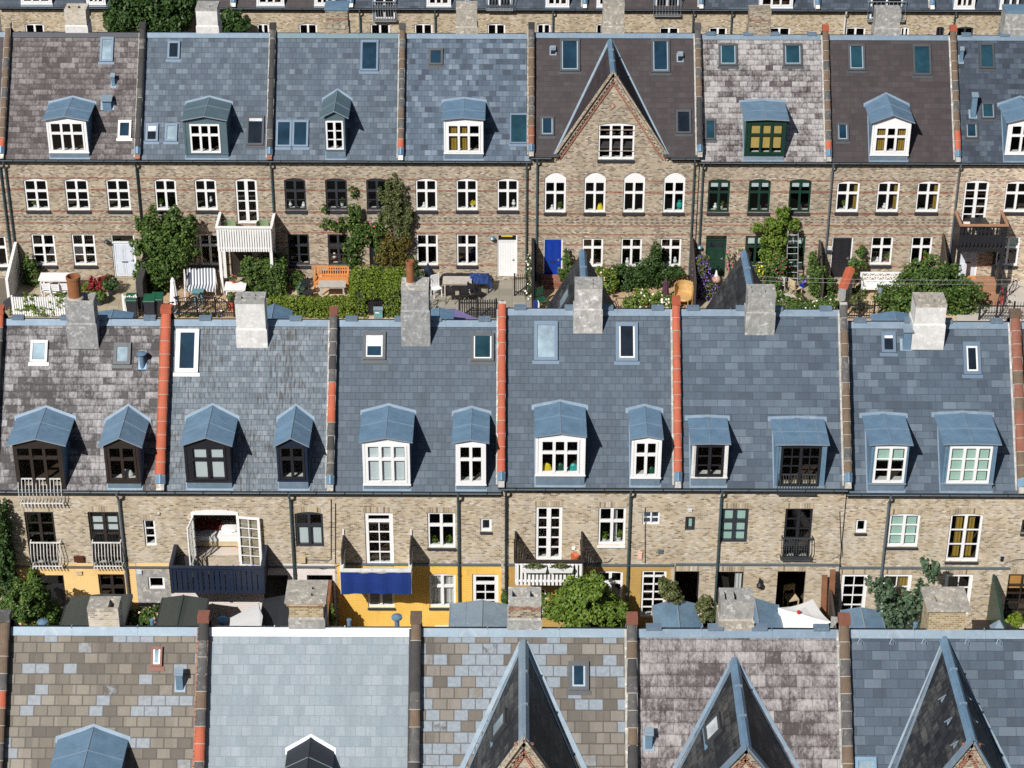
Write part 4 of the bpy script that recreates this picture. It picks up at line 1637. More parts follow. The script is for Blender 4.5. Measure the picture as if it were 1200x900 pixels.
h = R1[2] = house(1, X1[2], X1[3], 'banded brick row house with blue slates and greenish zinc dormer behind the white balcony', 'slate_blue', ridge='lead',
          wins=first([(181.5, 207), (228.5, 254)]) + [((276.5, 302, 209, 262), dict(mat='white', cols=2, rows=(), minor_rows=3, arch=.09, border=.09, mull=.15))]
          + ground([(208, 232), (234.5, 258)]),
          doors=[((270, 296, 277, 327), dict(mat='brown_dark', transom=.3))],
          dormers=[dict(x=(216, 266), base=179.5, eave=141, peak=136, win=dwin((223, 258, 145.5, 179)), front='zinc_green', cheek='zinc_green', roof='zinc_green', ov=.07)],
          skylights=[(196.5, 211, 48.5, 69.5, 'seam_dark', 'skyglass_dark'), (171, 185.5, 145, 166, 'seam_dark', 'skyglass_dark', .09, None, .4),
                     (193.5, 208, 145, 166, 'seam_dark', 'skyglass_pale', .09), (289, 309.5, 136, 170.5, 'charcoal', 'skyglass_dark', .09, None, .12)])
h = R1[3] = house(1, X1[3], X1[4], 'banded brick row house with charcoal window frames, rose climber and small pointed dormer', 'slate_blue', ridge='zinc_green',
          wins=first([(333.5, 358.5), (381.5, 407), (429.5, 454)], 'charcoal', minor_rows=1) + ground([(338, 362.5), (384.5, 408.5)], 'charcoal', minor_rows=1),
          doors=[((433, 449, 277, 325), dict(mat='black', arch=.22, slot=False))],
          dormers=[dict(x=(381, 404), base=175, eave=136, peak=130, win=dwin((382, 402.5, 141.5, 175.5), cols=2, rows=(), minor_rows=2, border=.07), front='zinc_green',
                        cheek='zinc_green', roof='zinc_green', ov=.2, flash=.05)],
          skylights=[(422.5, 443.5, 47.5, 83.5, 'seam_dark', 'skyglass'), (323.5, 342, 141, 172.5, 'seam_dark', 'skyglass'), (342.5, 361.5, 141, 172.5, 'seam_dark', 'skyglass')])
h = R1[4] = house(1, X1[4], X1[5], 'banded brick row house with patchy slates, white dormer and plain white plank door', 'slate_mixed', ridge='lead',
          wins=first([(487, 512), (534.5, 559.5), (582.5, 607.5)]) + ground([(488, 513), (535, 559.5)]),
          doors=[((582.5, 606, 275, 325), dict(mat='white', transom=.28, plank=True, slot=False))],
          dormers=[dict(x=(520.5, 566), base=179, eave=140, peak=137.5, win=dwin((524, 563, 145.5, 178.5), curtain=('curtain_yellow', 1, ((.1, .3), (.42, .6)))), ov=.1, flash=.05)],
          skylights=[(502.5, 519, 57, 76.5, 'metal_dark', 'skyglass'), (597.5, 618.5, 133.5, 168.5, 'seam_dark', 'skyglass_teal', .06)])
zA = at_y(719, 84, 88.97).z
hb = 655.5, 790
xa, xb_ = at_y(655.5, 184, 88.87).x, at_y(790, 185, 88.87).x
gx = at_y(719, 84, 88.87).x
gz = (at_y(655.5, 184, 88.87).z + at_y(790, 185, 88.87).z) / 2
gsl = (zA - gz) / ((xb_ - xa) / 2)
h = R1[5] = house(1, X1[5], X1[6], 'gabled brick row house with brown shingles, tall pointed front gable and blue door', 'shingle_brown', dz=.24, dy=.1, ridge='lead',
          wins=first([(638, 663), (684.5, 709.5), (730.5, 755.5), (777.5, 802.5)], yt=202, yb=249, panel=.20, arch=.27)
          + ground([(682, 706.5), (727.5, 752), (773.5, 798)], yt=279.5, yb=312.5, rows=(.32,)),
          doors=[((636.5, 659, 280, 328), dict(mat='door_blue', frame_mat='white', slot=True))],
          gable=dict(xc=gx, hw=(xb_ - xa) / 2, zA=zA, sl=gsl, roof='shingle_brown', win=((701, 743.5, 144, 187), dict(mat='white', cols=3, rows=(.36,), arch=.1, sill='charcoal')),
                     diamond=at_y(723, 124, 88.97).z, rake='brick_banded', coping='brick_banded'),
          skylights=[(656, 679.5, 46, 84, 'metal_dark', 'skyglass', .09, 'seam'), (763, 785, 46.5, 85.5, 'metal_dark', 'skyglass', .09, 'seam'),
                     (633, 649.5, 137, 159.5, 'metal_dark', 'skyglass', .08, 'seam'), (792, 810, 129, 157, 'metal_dark', 'skyglass_dark', .09)])
h = R1[6] = house(1, X1[6], X1[7], 'banded brick row house with whitened weathered shingles and dark green windows and door', 'shingle_white_worn', ridge='lead', ridge_boxes=4,
          wins=first([(829.5, 855), (877, 902.5), (924.5, 950)], 'green_dark', yt=210, yb=249, blind=('blind_white', 0, .2)) + ground([(873, 897), (919.5, 943)], 'green_dark', yt=276.5, yb=311.5, blind=('blind_white', 0, .28)),
          doors=[((826.5, 850.5, 276, 324), dict(mat='green_dark', transom=.16, slot=False, glazed=.1))],
          dormers=[dict(x=(873.5, 920), base=181, eave=141, peak=139.5, win=dwin((877, 918, 144, 180.5), 'green_dark', blind=('blind_yellow', 0, .86)), front='green_dark', cheek='zinc_green',
                        roof='zinc', apron='zinc_pale', ov=.12)],
          skylights=[(842, 864, 51.5, 77.5, 'metal_dark', 'skyglass_teal', .09, 'seam'), (917.5, 940, 51.5, 77.5, 'metal_dark', 'skyglass_teal', .09, 'seam'),
                     (826, 838.5, 140, 164, 'metal_dark', 'skyglass_teal', .07)])
h = R1[7] = house(1, X1[7], X1[8], 'banded brick row house with even brown shingles, white gabled dormer and black door', 'shingle_brown', ridge='lead',
          wins=first([(980, 1006.5), (1027.5, 1053.5), (1074, 1100.5)], yt=212, yb=248.5, curtain=('curtain_yellow', 1, ((.78, .93),))) + ground([(1020, 1045.5), (1067, 1091.5)], yt=277.5, yb=310.5),
          doors=[((973.5, 998, 278, 326), dict(mat='black', frame_mat='white', transom=.0, slot=False))],
          dormers=[dict(x=(1021.5, 1066), base=181, eave=143, peak=134.5, win=dwin((1025, 1062.5, 148.5, 179), curtain=('curtain_yellow', 1, ((.08, .34), (.7, .94)))), cheek='zinc', roof='zinc', ov=.14, fo=.2)],
          skylights=[(993.5, 1013.5, 52, 83, 'metal_dark', 'skyglass_teal', .09, 'seam'), (1069.5, 1091, 52.5, 88.5, 'metal_dark', 'skyglass_teal', .09), (980, 994.5, 144.5, 165.5, 'metal_dark', 'skyglass', .08, 'seam')])
h = R1[8] = house(1, X1[8], X1[9], 'pale painted brick row house with dark slates behind the dark carved balcony', 'slate_dark', 'brick_pale_banded', ridge='lead', ridge_boxes=4,
          wins=[((1128.5, 1157, 211, 263.5), dict(mat='white', cols=2, rows=(), minor_rows=4, arch=.09, border=.09, mull=.14))] + first([(1177.5, 1205)], yt=212, yb=248.5)
          + ground([(1168, 1194)], yt=277.5, yb=311.5, blind=('blind_green', 0, .4)),
          doors=[((1124, 1146, 282, 328), dict(mat='pale_blue', frame_mat='white'))],
          dormers=[dict(x=(1180, 1226), base=180, eave=143, peak=137, win=dwin((1183, 1222, 146, 180)), ov=.14)],
          skylights=[(1147.5, 1165, 51, 80.5, 'metal_dark', 'skyglass_teal', .08), (1149.5, 1165.5, 121, 139.5, 'metal_dark', 'skyglass_teal', .06, 'seam'), (1130.5, 1146, 144, 163, 'metal_dark', 'skyglass', .08, 'seam')])
T_DK, T_BR = ['cap_dark', 'cap_dark', 'cap_grey'], ['cap_brown', 'cap_brown', 'cap_grey']
T_OR, T_GR = ['cap_orange'], ['cap_grey', 'cap_grey', 'cap_dark']
parapet(R1[1], X1[1], T_BR, orange_at=[(0, .06, 'cap_orange')], end='brick_banded')
parapet(R1[2], X1[2], T_DK, end='cap_dark', kneel='brick_red')
parapet(R1[3], X1[3], T_DK, end='cap_dark', kneel='brick_red')
parapet(R1[4], X1[4], T_BR, orange_at=[(0, .09, 'cap_orange')], end='cap_grey', kneel='render_white')
parapet(R1[5], X1[5], T_BR, orange_at=[(0, .18, 'cap_red')], end='cap_dark', hi=R1[5], side='brick_banded')
parapet(R1[6], X1[6], T_BR, orange_at=[(0, .45, 'cap_dark')], end='cap_grey', hi=R1[5], side='cement')
parapet(R1[7], X1[7], T_BR, orange_at=[(0, .08, 'cap_orange')], end='cap_orange', side='cement')
parapet(R1[8], X1[8], T_BR, orange_at=[(0, .06, 'cap_orange'), (.12, .2, 'cap_orange')], end='cap_orange', side='cement')
for k, px, mt in ((1, 13, 'pipe'), (2, 165, 'gutter'), (3, 321, 'pipe'), (4, 617, 'pipe'), (5, 629, 'pipe'), (5, 811, 'pipe'), (6, 821, 'pipe'), (7, 971, 'pipe_grey'), (8, 1118, 'pipe_grey'), (0, 7, 'pipe')):
    downpipe(R1[k], px, mat=mt)
# chimneys on the far side of the ridge
CH = lambda k, xl, xr, yt, yb, mat, **kw: chimney(R1[k], xl, xr, yt, None, yb, mat, yplane=R1[k].yr - .02, **kw)
CH(1, 75, 100, 12, 4, 'brick_whitewashed', base_mat='render_white', holes=((.12, .5, .3, .75), (.58, .9, .3, .75)))
CH(2, 229, 254, 10, 1, 'render_white', cap='render_grey')
CH(3, 381, 407, 9, 1, 'brick_chimney', cap='zinc', cap_ov=.04, holes=())
CH(4, 534.5, 559, 8, 1, 'render_tan')
CH(5, 707, 732, 4, -4, 'render_tan')
CH(6, 879, 904, 13, 6, 'brick_chimney')
CH(7, 1027, 1056, 12, 6, 'render_grey')
CH(8, 1179, 1206, 13, 5, 'render_grey', cap='zinc')

# ---- row 0: the far backs
X0 = [bX(0, p) for p in (-137, 0, 137, 275, 412, 549, 685, 821, 957, 1091, 1226, 1360)]
C0 = ['yellow brick row house {}'.format(q) for q in (
    'cut off by the photo corner above the brown roof', 'above the brown worn shingle roof', 'half hidden by the dark ivy tree', 'above the bluish roof with two paired skylights',
    'with the french window nearest the small pointed dormer', 'with the curved metal balcony', 'behind the tall pointed gable', 'above the whitened shingle roof',
    'with the wide white balcony window', 'above the dark slate roof end', 'cut off by the photo edge above the last slates')]
rm0 = ['slate_dark', 'slate_dark', 'shingle_brown', 'shingle_brown', 'slate_dark', 'slate_dark', 'shingle_brown', 'slate_dark', 'slate_dark', 'slate_dark', 'slate_dark']
w0 = {1: [(31, 53)], 2: [], 3: [(302, 316), (351, 372)], 4: [(434.5, 457), (486, 507)], 5: [(571, 592), (629, 645)], 6: [(698, 712), (772, 795)], 7: [(830, 851), (900, 925)],
      8: [(990, 1013), (1054, 1064)], 9: [(1096, 1105), (1120, 1139)], 10: [(1160, 1175)]}
dk0 = {9}
R0 = {}
for i in range(1, 11):
    wl = [win2((a, b, 27.5 + (a > 700) * 4, 66), 'white' if i not in dk0 else 'charcoal', arch=.05) for a, b in w0.get(i, [])]
    fr = {4: [(437, 463, -8, 26)], 6: [(766, 797, -10, 18)], 8: [(1018, 1060, -6, 25)], 5: [(569, 600, -14, 14)]}.get(i, [])
    dd = {1: [(23, 59)], 2: [(100, 122), (190, 212)], 3: [(300, 332), (368, 392)], 4: [(500, 528)], 5: [(640, 667)], 6: [(700, 725)], 7: [(891, 930)], 8: [], 9: [(1120, 1144)], 10: [(1174, 1206)]}[i]
    R0[i] = house(0, X0[i], X0[i + 1], C0[i], rm0[i], 'brick_yellow_far', dormers=[
        dict(x=(a, b), base=4 + a * .005, eave=-32, peak=-35, win=dwin((a + 2, b - 2, -31, 3 + a * .005)), apron='zinc_pale', flash=0) for a, b in dd],
        wins=wl)
for i, px in ((1, 103), (3, 274), (4, 422), (5, 510), (6, 648), (7, 812), (7, 857), (8, 990), (9, 1118)):
    downpipe(R0[i], px, 25, mat='pipe' if px != 990 else 'offwhite')
for i in range(2, 11):
    parapet(R0[i], X0[i], T_BR, kneel='render_white', end=None)


def roof_door(h, xl, xr, yt, yb, mat='white', rail='metal', bulge=.06, bars=9, rows=4):
    """French window that breaks through the eave, with its railing."""
    a, b = on_wall(h, xl, yb, .12), on_wall(h, xr, yt, .12)
    m_ = MB('zinc')
    m_.box(a.x - .1, b.x + .1, h.yf - .06, h.yf + 1.6, a.z, b.z + .12)
    o = m_.build('dormer', h.root)
    window(o, a.x, b.x, a.z, b.z, h.yf - .14, mat, 2, (), minor_rows=rows, name='dormer_window')
    for w_ in list(o.children):
        for ch in list(w_.children):
            ch.parent = o
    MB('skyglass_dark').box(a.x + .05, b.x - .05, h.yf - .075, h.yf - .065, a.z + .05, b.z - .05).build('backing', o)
    z = a.z
    juliet(h, xl - 2, xr + 2, yb - 20, yb + 3, rail, bars, bulge, .2, base=True)


roof_door(R0[4], 439, 462, -10, 22)
roof_door(R0[5], 572, 599, -14, 10, bulge=.3)
roof_door(R0[6], 768, 796, -10, 16)
roof_door(R0[8], 1019, 1059, -8, 22, rows=2)

# ---- row 2: the backs facing the camera
X2 = [bX(2, p) for p in (-208, -7, 190, 388, 587.5, 793, 991, 1196, 1400)]
R2 = {}
FR = dict(sill=None)
R2[0] = house(2, X2[0], X2[1], 'yellow brick row house at the photo edge beyond the ivy covered wall', 'shingle_grey_worn', 'brick_yellow')
h = R2[1] = house(2, X2[1], X2[2], 'row house with cream painted ground floor, three window railings and white speckled shingles', 'shingle_grey_worn', 'brick_yellow', soldier='brick_soldier', ridge_boxes=4,
          zones=[(-60, 163, 660, 760, 'paint_cream'), (160, 201, 660, 668, 'paint_cream'), (163, 201, 668, 760, 'paint_grey')],
          wins=[((32, 66, 600, 664), dict(mat='brown_dark', cols=2, rows=(), minor_rows=4)), ((106, 142, 600, 664), dict(mat='brown_dark', cols=2, rows=(), minor_rows=4, blind=('blind_white', .1, .35))),
                win2((169, 182.5, 609.5, 640), cols=1, rows=(), minor_rows=2, sill=None, border=.06), win2((116.5, 147.5, 673, 708), 'brown_dark', rows=(.45,), sill=None),
                win2((173.5, 193, 676, 690.5), cols=1, rows=(), sill=None)],
          doors=[((44, 78, 674, 736), dict(mat='black', transom=.4, slot=False))],
          dormers=[dict(x=(18, 74), base=572, eave=521, peak=514, win=dwin((20, 72, 523, 573), 'brown_dark', rows=(.25,)), front='brown_dark', ov=.19, fo=.12),
                   dict(x=(123.5, 163), base=564, eave=522, peak=513, win=dwin((127, 160, 523, 563), 'brown_dark', cols=2), front='brown_dark', ov=.17, fo=.12)],
          skylights=[(36, 56, 399, 424.5, 'offwhite', 'skyglass_pale', .08), (133.5, 153.5, 402, 427.5, 'metal_dark', 'skyglass_pale', .11)])
juliet(h, 23, 73, 561, 594, 'white_worn', 12, .18)
juliet(h, 37.5, 72, 636, 668, 'white_worn', 9, .2)
juliet(h, 109.5, 142.5, 636, 668, 'white_worn', 9, .2)
h = R2[2] = house(2, X2[2], X2[3], 'row house with streaky stained slates, black dormers and open doors onto the navy balcony', 'slate_stained', 'brick_yellow', soldier='brick_soldier', ridge_boxes=2, floor='floor_pale',
          zones=[(186, 310, 662, 760, 'paint_white'), (308, 397, 661, 760, 'paint_white')],
          wins=[win2((346, 379, 600, 641), 'charcoal', arch=.08, blind=('blind_white', .35, 1), sill=None)],
          open_holes=[(229, 279, 603, 671)],
          doors=[((310, 339, 674, 736), dict(mat='black', slot=False)), ((361, 391, 674, 730), dict(mat='black', transom=.3, slot=False))],
          dormers=[dict(x=(217, 270), base=563, eave=521.5, peak=512.5, win=dwin((224, 265, 523, 562.5), 'black', cols=2, blind=('blind_white', 0, 1)), front='black', cheek='black', ov=.12, fo=.12),
                   dict(x=(325, 360), base=562, eave=522, peak=513, win=dwin((328, 357, 523, 561.5), 'black', cols=2), front='navy', cheek='navy', ov=.10, fo=.12)],
          skylights=[(206, 233, 386, 437, 'white_worn', 'skyglass', .1, 'offwhite')])
h = R2[3] = house(2, X2[3], X2[4], 'row house with bright yellow painted ground floor, white dormers and blue cloth on its balcony', 'slate_blue_even', 'brick_yellow', soldier='brick_soldier', ridge_boxes=4,
          zones=[(397, 600, 661, 760, 'paint_yellow')],
          wins=[((428, 461, 601, 664), dict(mat='white', cols=1, rows=(.12,), minor_rows=3, minor_cols=1, border=.13)), win2((501, 533.5, 601, 642)),
                win2((563, 576, 608, 623), cols=1, rows=()), win2((431, 462, 680, 712), rows=()), win2((503, 534, 672.5, 712), arch=.05, curtain=('curtain_white', 1, ((.08, .46), (.54, .92)))), ((553.5, 584, 673, 728), dict(mat='white', cols=1, rows=(.16,), minor_rows=3, minor_cols=1, border=.13, name='glazed_door'))],
          dormers=[dict(x=(425.5, 480), base=567, eave=518, peak=513, win=dwin((429, 477, 521, 566), blind=('blind_white', 0, 1)), ov=.12, fo=.12),
                   dict(x=(534.5, 569), base=567, eave=518.5, peak=515, win=dwin((537, 566.5, 521.5, 566), cols=2), ov=.13, fo=.12)],
          skylights=[(425.5, 452, 389, 422, 'metal_dark', 'skyglass', .1, 'offwhite', .5), (552, 579, 390.5, 423.5, 'metal_dark', 'skyglass_teal', .09, 'offwhite')])


def gable2(pxa, pya, side_y):
    """Street gable of a row 2 house on the far slope: apex and half width."""
    yF = 2 * ROWS[2][1] - ROWS[2][0] - .1
    p = at_y(pxa, pya, yF)
    return p.x, p.z


h = R2[4] = house(2, X2[4], X2[5], 'taller row house with ochre washed ground floor, blue slates and white picket balcony', 'slate_blue_even', 'brick_yellow', dz=.24, dy=.1, soldier='brick_soldier', ridge_boxes=4,
          zones=[(594, 784, 661, 760, 'ochre_wash')],
          wins=[((627.5, 658.5, 594, 657), dict(mat='white', cols=2, rows=(), minor_rows=4, border=.1, mull=.15)), win2((701, 733, 595, 639), sill='white', curtain=('curtain_white', 1, ((.55, .7),))),
                win2((753, 773, 600, 615), rows=(), minor_rows=1, sill=None, border=.05, mull=.05), win2((700.5, 729.5, 669, 706), arch=.06),
                ((751, 780, 669, 724), dict(mat='white', cols=2, rows=(.10,), minor_rows=4, border=.08, mull=.05)), win2((617, 640, 690, 720), rows=())],
          dormers=[dict(x=(628, 685.5), base=556, eave=512, peak=507.5, win=dwin((633, 679, 515, 555)), ov=.05, fo=.1, flash=.09),
                   dict(x=(740, 774.5), base=559, eave=514.5, peak=511, win=dwin((743, 770.5, 517, 558.5), cols=2), ov=.06, fo=.1, flash=.09)],
          skylights=[(626, 653.5, 376.5, 422.5, 'seam_dark', 'skyglass_pale', .11), (721.5, 747.5, 378, 423.5, 'seam_dark', 'skyglass_dark', .11, 'offwhite')])
h = R2[5] = house(2, X2[5], X2[6], 'taller row house with black windows, flat zinc dormer roofs and no skylight', 'slate_wide', 'brick_yellow', dz=.24, dy=.1, soldier='brick_soldier', ridge_boxes=4,
          wins=[win2((803, 814.5, 605.5, 622), 'charcoal', cols=1, rows=(), sill=None, blind=('blind_green', 0, 1)), win2((843.5, 876.5, 596, 636), 'charcoal', sill=None, minor_rows=1, blind=('blind_green', 0, 1)),
                ((918.5, 950.5, 596, 656), dict(mat='black', cols=2, rows=(), minor_rows=4)), ((789, 818, 669.5, 735), dict(mat='black', cols=1, rows=(), border=.05, name='glazed_door')), ((838.5, 869.5, 670, 735), dict(mat='black', cols=1, rows=(), border=.05, name='glazed_door', curtain=('curtain_white', 1, ((.7, .95),))))],
          open_holes=[(909, 942, 669.5, 735)],
          dormers=[dict(x=(811, 852.5), base=558.5, eave=520.5, peak=519.5, win=dwin((815, 848, 521.5, 558.5), 'black', cols=2, rows=(), minor_rows=2), front='white_worn', ov=.08, fo=.1, flash=.09),
                   dict(x=(909, 967), base=571, eave=521.5, peak=520.5, win=dwin((914, 961, 522.5, 574), 'black', cols=2, rows=(), minor_rows=3, minor_cols=1), front='zinc', ov=.08, fo=.1, flash=.09, seams=(.35,))],
          skylights=[])
juliet(h, 911, 956, 556, 580, 'metal_dark', 14, .1, base=True)
juliet(h, 915.5, 951, 631, 657, 'metal_dark', 12, .1, base=True)
h = R2[6] = house(2, X2[6], X2[7], 'row house with zinc sided dormers, green blinds and a fig tree at its yard wall', 'slate_wide', 'brick_yellow', soldier='brick_soldier', ridge_boxes=4,
          wins=[win2((1002.5, 1015.5, 609, 624.5), cols=1, rows=()), win2((1041, 1077, 602, 641), rows=(), minor_rows=2, arch=.06, blind=('blind_green', 0, 1)),
                ((1111, 1149, 602, 658), dict(mat='white', cols=2, rows=(), minor_rows=2, arch=.06, sill='charcoal', curtain=('curtain_yellow', 1, ((.22, .42), (.58, .80))))),
                ((984, 1015, 673, 725), dict(mat='white', cols=1, rows=(), minor_rows=3, minor_cols=1, border=.12)), ((1032, 1066, 673, 730), dict(mat='white', cols=1, rows=(), minor_rows=3, minor_cols=1, border=.12, curtain=('curtain_yellow', 1, ((.5, .9),)))),
                ((1105.5, 1138, 673, 720), dict(mat='white', cols=1, rows=(), minor_rows=2, minor_cols=1, border=.12))],
          dormers=[dict(x=(1020, 1063), base=566, eave=521.5, peak=520, win=dwin((1024, 1061, 523, 565.5), cols=2, rows=(), minor_rows=2, blind=('blind_green', 0, .42)), front='zinc', ov=.12, fo=.12, flash=.09),
                   dict(x=(1106, 1166), base=566, eave=521, peak=519.5, win=dwin((1111, 1161, 523, 566), cols=3, rows=(), minor_rows=2, blind=('blind_green', 0, 1)), front='zinc', ov=.12, fo=.12, flash=.09)],
          skylights=[(1032.5, 1049.5, 389, 413.5, 'seam_dark', 'skyglass_dark', .1, None, .2), (1128.5, 1149, 401, 439, 'seam_dark', 'skyglass_dark', .11, 'offwhite', .08)])
h = R2[7] = house(2, X2[7], X2[8], 'brown roofed row house at the photo edge with a dark grid door', 'shingle_brown', 'brick_yellow', soldier='brick_soldier',
          wins=[win2((1197, 1212, 609, 625), 'charcoal', cols=1, rows=()), ((1174, 1216, 673, 730), dict(mat='brown_dark', cols=2, rows=(.22, .4, .6, .8), mull=.04, border=.06, blind=('curtain_orange', 0, .32)))])
for k, sgn, ap in ((4, 683, 299), (5, 873, 300)):
    hh = R2[k]
    gxx, gzz = gable2(sgn, ap, 0)
    # this gable faces the street on the far slope; build it mirrored about the ridge
    yr_ = hh.yr
    g = dict(xc=gxx, hw=2.4, zA=gzz, sl=(gzz - hh.zE) / 2.6, roof='slate_black', sky=(1.2, 2.0, .9, 1.7) if k == 4 else None)
    o = gable_roof(hh, g)
    kids = [o] + list(o.children) + [q for q in hh.root.children if q.name.startswith('skylight') and k == 4][-1:]
    if k == 4: kids += list(kids[-1].children)
    offy = OFF[hh.root.name].y
    for q in kids:
        for vtx in q.data.vertices:
            vtx.co.y = (2 * yr_ - (vtx.co.y + offy)) - offy
        q.data.flip_normals()
        q.data.update()
    m_ = MB('brick_banded')
    yq = hh.yb + .0
    z0_ = hh.zr(hh.yf) - .05
    m_.face([V((gxx - (gzz - z0_) / g['sl'], yq + .003, z0_)), V((gxx + (gzz - z0_) / g['sl'], yq + .003, z0_)), V((gxx, yq + .003, gzz))])
    m_.build('street_gable', hh.root)


def far_dormer(h, xl, xr, ypk, yrev, x_apex=None):
    """Zinc dormer on the street side of a row 2 roof; its roof shows above the ridge."""
    yd = h.yb - .1
    xm = (xl + xr) / 2
    x0, x1 = at_y(xl, yrev, yd).x, at_y(xr, yrev, yd).x
    zp, ze = at_y(xm, ypk, yd).z, at_y(xm, yrev, yd).z
    ze = min(ze, zp - .12)
    mir = lambda p: V((p.x, 2 * h.yr - p.y, p.z))
    m_ = MB('zinc')
    xc = (x0 + x1) / 2
    zl = h.zr(h.yf) - .1
    m_.face([V((x0 + .1, yd, zl)), V((x1 - .1, yd, zl)), V((x1 - .1, yd, ze)), V((xc, yd, zp - .03)), V((x0 + .1, yd, ze))], 'white')
    yB = lambda z: 2 * h.yr - h.yz(z)
    for X in (x0 + .1, x1 - .1):
        m_.face([V((X, yd, zl)), V((X, yd, ze)), V((X, yB(ze) - .05, ze))])
    o = m_.build('dormer', h.root)
    R = MB('zinc')
    for X in (x0, x1):
        lo = [V((X, yd + .12, ze)), V((xc, yd + .12, zp)), V((xc, yB(zp) - .05, zp)), V((X, yB(ze) - .05, ze))]
        R.face([p + V((0, 0, .05)) for p in lo])
        R.face(lo)
        R.face([lo[0], lo[1], lo[1] + V((0, 0, .05)), lo[0] + V((0, 0, .05))], 'seam')
    R.bar(V((xc, yd + .12, zp + .06)), V((xc, yB(zp) - .05, zp + .06)), .03, .02, 'seam')
    R.build('dormer_roof', o)


far_dormer(R2[1], 109, 157, 365.5, 369.5)
far_dormer(R2[2], 300, 343, 359, 367)
far_dormer(R2[3], 497, 532, 363.5, 367)
far_dormer(R2[6], 1020, 1074, 367.5, 372)
parapet(R2[1], X2[1], T_DK, orange_at=[(.9, 1, 'cap_orange')], side='cap_dark', end='cap_orange')
parapet(R2[2], X2[2], T_OR, side='cap_red', wd=.32, hgt=.26)
parapet(R2[3], X2[3], T_GR, orange_at=[(.36, .56, 'cap_orange')], side='cement', end='cap_red')
parapet(R2[4], X2[4], T_OR, side='cement', hi=R2[4], end=None)
parapet(R2[5], X2[5], T_OR, side='cement')
parapet(R2[6], X2[6], T_BR, side='cement', hi=R2[5], end=None)
parapet(R2[7], X2[7], ['cap_red', 'cap_brown'], side='render_orange', hi=R2[6], wd=.34, end='cap_brown')
for k, px, mt in ((1, 141, 'pipe_grey'), (2, 341, 'pipe'), (3, 537, 'pipe'), (4, 593, 'gutter'), (4, 738, 'pipe'), (5, 844, 'pipe'), (6, 1040, 'pipe_grey')):
    downpipe(R2[k], px, 600, mat=mt)


def chim2(k, xl, xr, ytf, ybase, ytb, mat, **kw):
    return chimney(R2[k], xl, xr, ytf, ybase, ytb, mat, **kw)


chim2(1, 75.5, 109, 353, 407, 343, 'render_mottled', cap='render_grey', holes=((.55, .95, .1, .8),), pot=(77.5, 94, 326, 'pot_clay'), foot=.9)
chim2(2, 275, 309.5, 352.5, 406, 342, 'render_white', cap='render_grey', holes=((.2, .35, .25, .55), (.65, .85, .2, .38), (.65, .85, .55, .75)), foot=.65)
chim2(3, 470, 502, 337, 404, 325, 'render_mottled', cap='cement', holes=(), pot=(475.5, 485.5, 307, 'pot_clay'), foot=1.3)
chim2(4, 674, 706, 334.5, 389, 324.5, 'render_orange', cap='render_grey', holes=((.22, .45, .2, .4), (.66, .92, .15, .4), (.66, .92, .55, .8)), foot=.85)
chim2(5, 877, 909.5, 344, 391, 333, 'render_grey', cap='render_grey', holes=((.14, .4, .15, .4), (.14, .4, .55, .8), (.62, .8, .15, .45)), foot=.8)
chim2(6, 1074, 1110, 356.5, 408, 342.5, 'render_white', cap='render_tan', holes=((.15, .4, .5, .8), (.62, .85, .2, .55)), foot=.9)

# ---- row 3: the roofs nearest the camera
X3 = [bX(3, p) for p in (-240, 8, 240, 488, 740, 988, 1238)]
R3 = {}
yf3 = ROWS[3][0]


class _S: pass


r3 = _S()
yf_, yr_, zE_, zR_ = ROWS[3]
r3.ye = yf_ - .22
L_ = math.hypot(yr_ - r3.ye, zR_ - zE_)
r3.c, r3.s, r3.zE = (yr_ - r3.ye) / L_, (zR_ - zE_) / L_, zE_


def g3(pa, pf, pv, **k):
    """pa: cross ridge meets the main roof; pf: apex of the brick gable; pv: two points of the valleys (picture points)."""
    s_ = on_roof(r3, *pa)[1]
    zA = r3.zE + s_ * r3.s
    f = at_z(pf[0], pf[1], zA)
    sls = []
    for p in pv:
        x, s2 = on_roof(r3, *p)
        sls.append((zA - (r3.zE + s2 * r3.s)) / abs(x - f.x))
    sl = sum(sls) / 2
    sl *= 1.05
    return dict(dict(xc=f.x, zA=zA, sl=sl, hw=(zA - zE_) / sl, proud=yf_ - f.y - .12, over=.12, rake='brick_banded'), **k)


R3[0] = house(3, X3[0], X3[1], 'row house with old tiles at the photo edge beyond the dark parapet', 'tile_ochre', ridge='lead')
R3[1] = house(3, X3[1], X3[2], 'row house roof of old ochre tiles with grey repairs and patched zinc dormer', 'tile_ochre', ridge='zinc_pale',
      dormers=[dict(x=(72, 146), base=965, eave=880, peak=868, back=((70, 866), (110, 852)), roof='zinc', win=dwin((72, 132, 890, 950)), ov=.1, flash=.06)],
      skylights=[(177.5, 190.5, 758, 781, 'copper', 'skyglass_pale', .06, 'metal')])
R3[2] = house(3, X3[2], X3[3], 'row house roof of smooth pale grey slates with glint-painted white ridge and black dormer', 'slate_pale', ridge='zinc_white_glint',
      dormers=[dict(x=(340, 388), base=985, eave=893, peak=876, back=((337, 879), (364, 864)), roof='zinc_dark', front='black', cheek='black', win=dwin((342, 388, 905, 970), 'black'), ov=.08, flash=.05, flash_mat='zinc_white_glint', seam_mat='zinc_dark')])
ga = g3((613, 752), (614, 867), ((548, 899), (680, 899)), roof='slate_black', valley='zinc_pale', valley_w=.17, zinc='zinc_pale', coping='brick_banded', sky=(1.5, 2.15, .85, 1.6))
print('gable', ga['sl'], ga['hw'], ga['proud'])
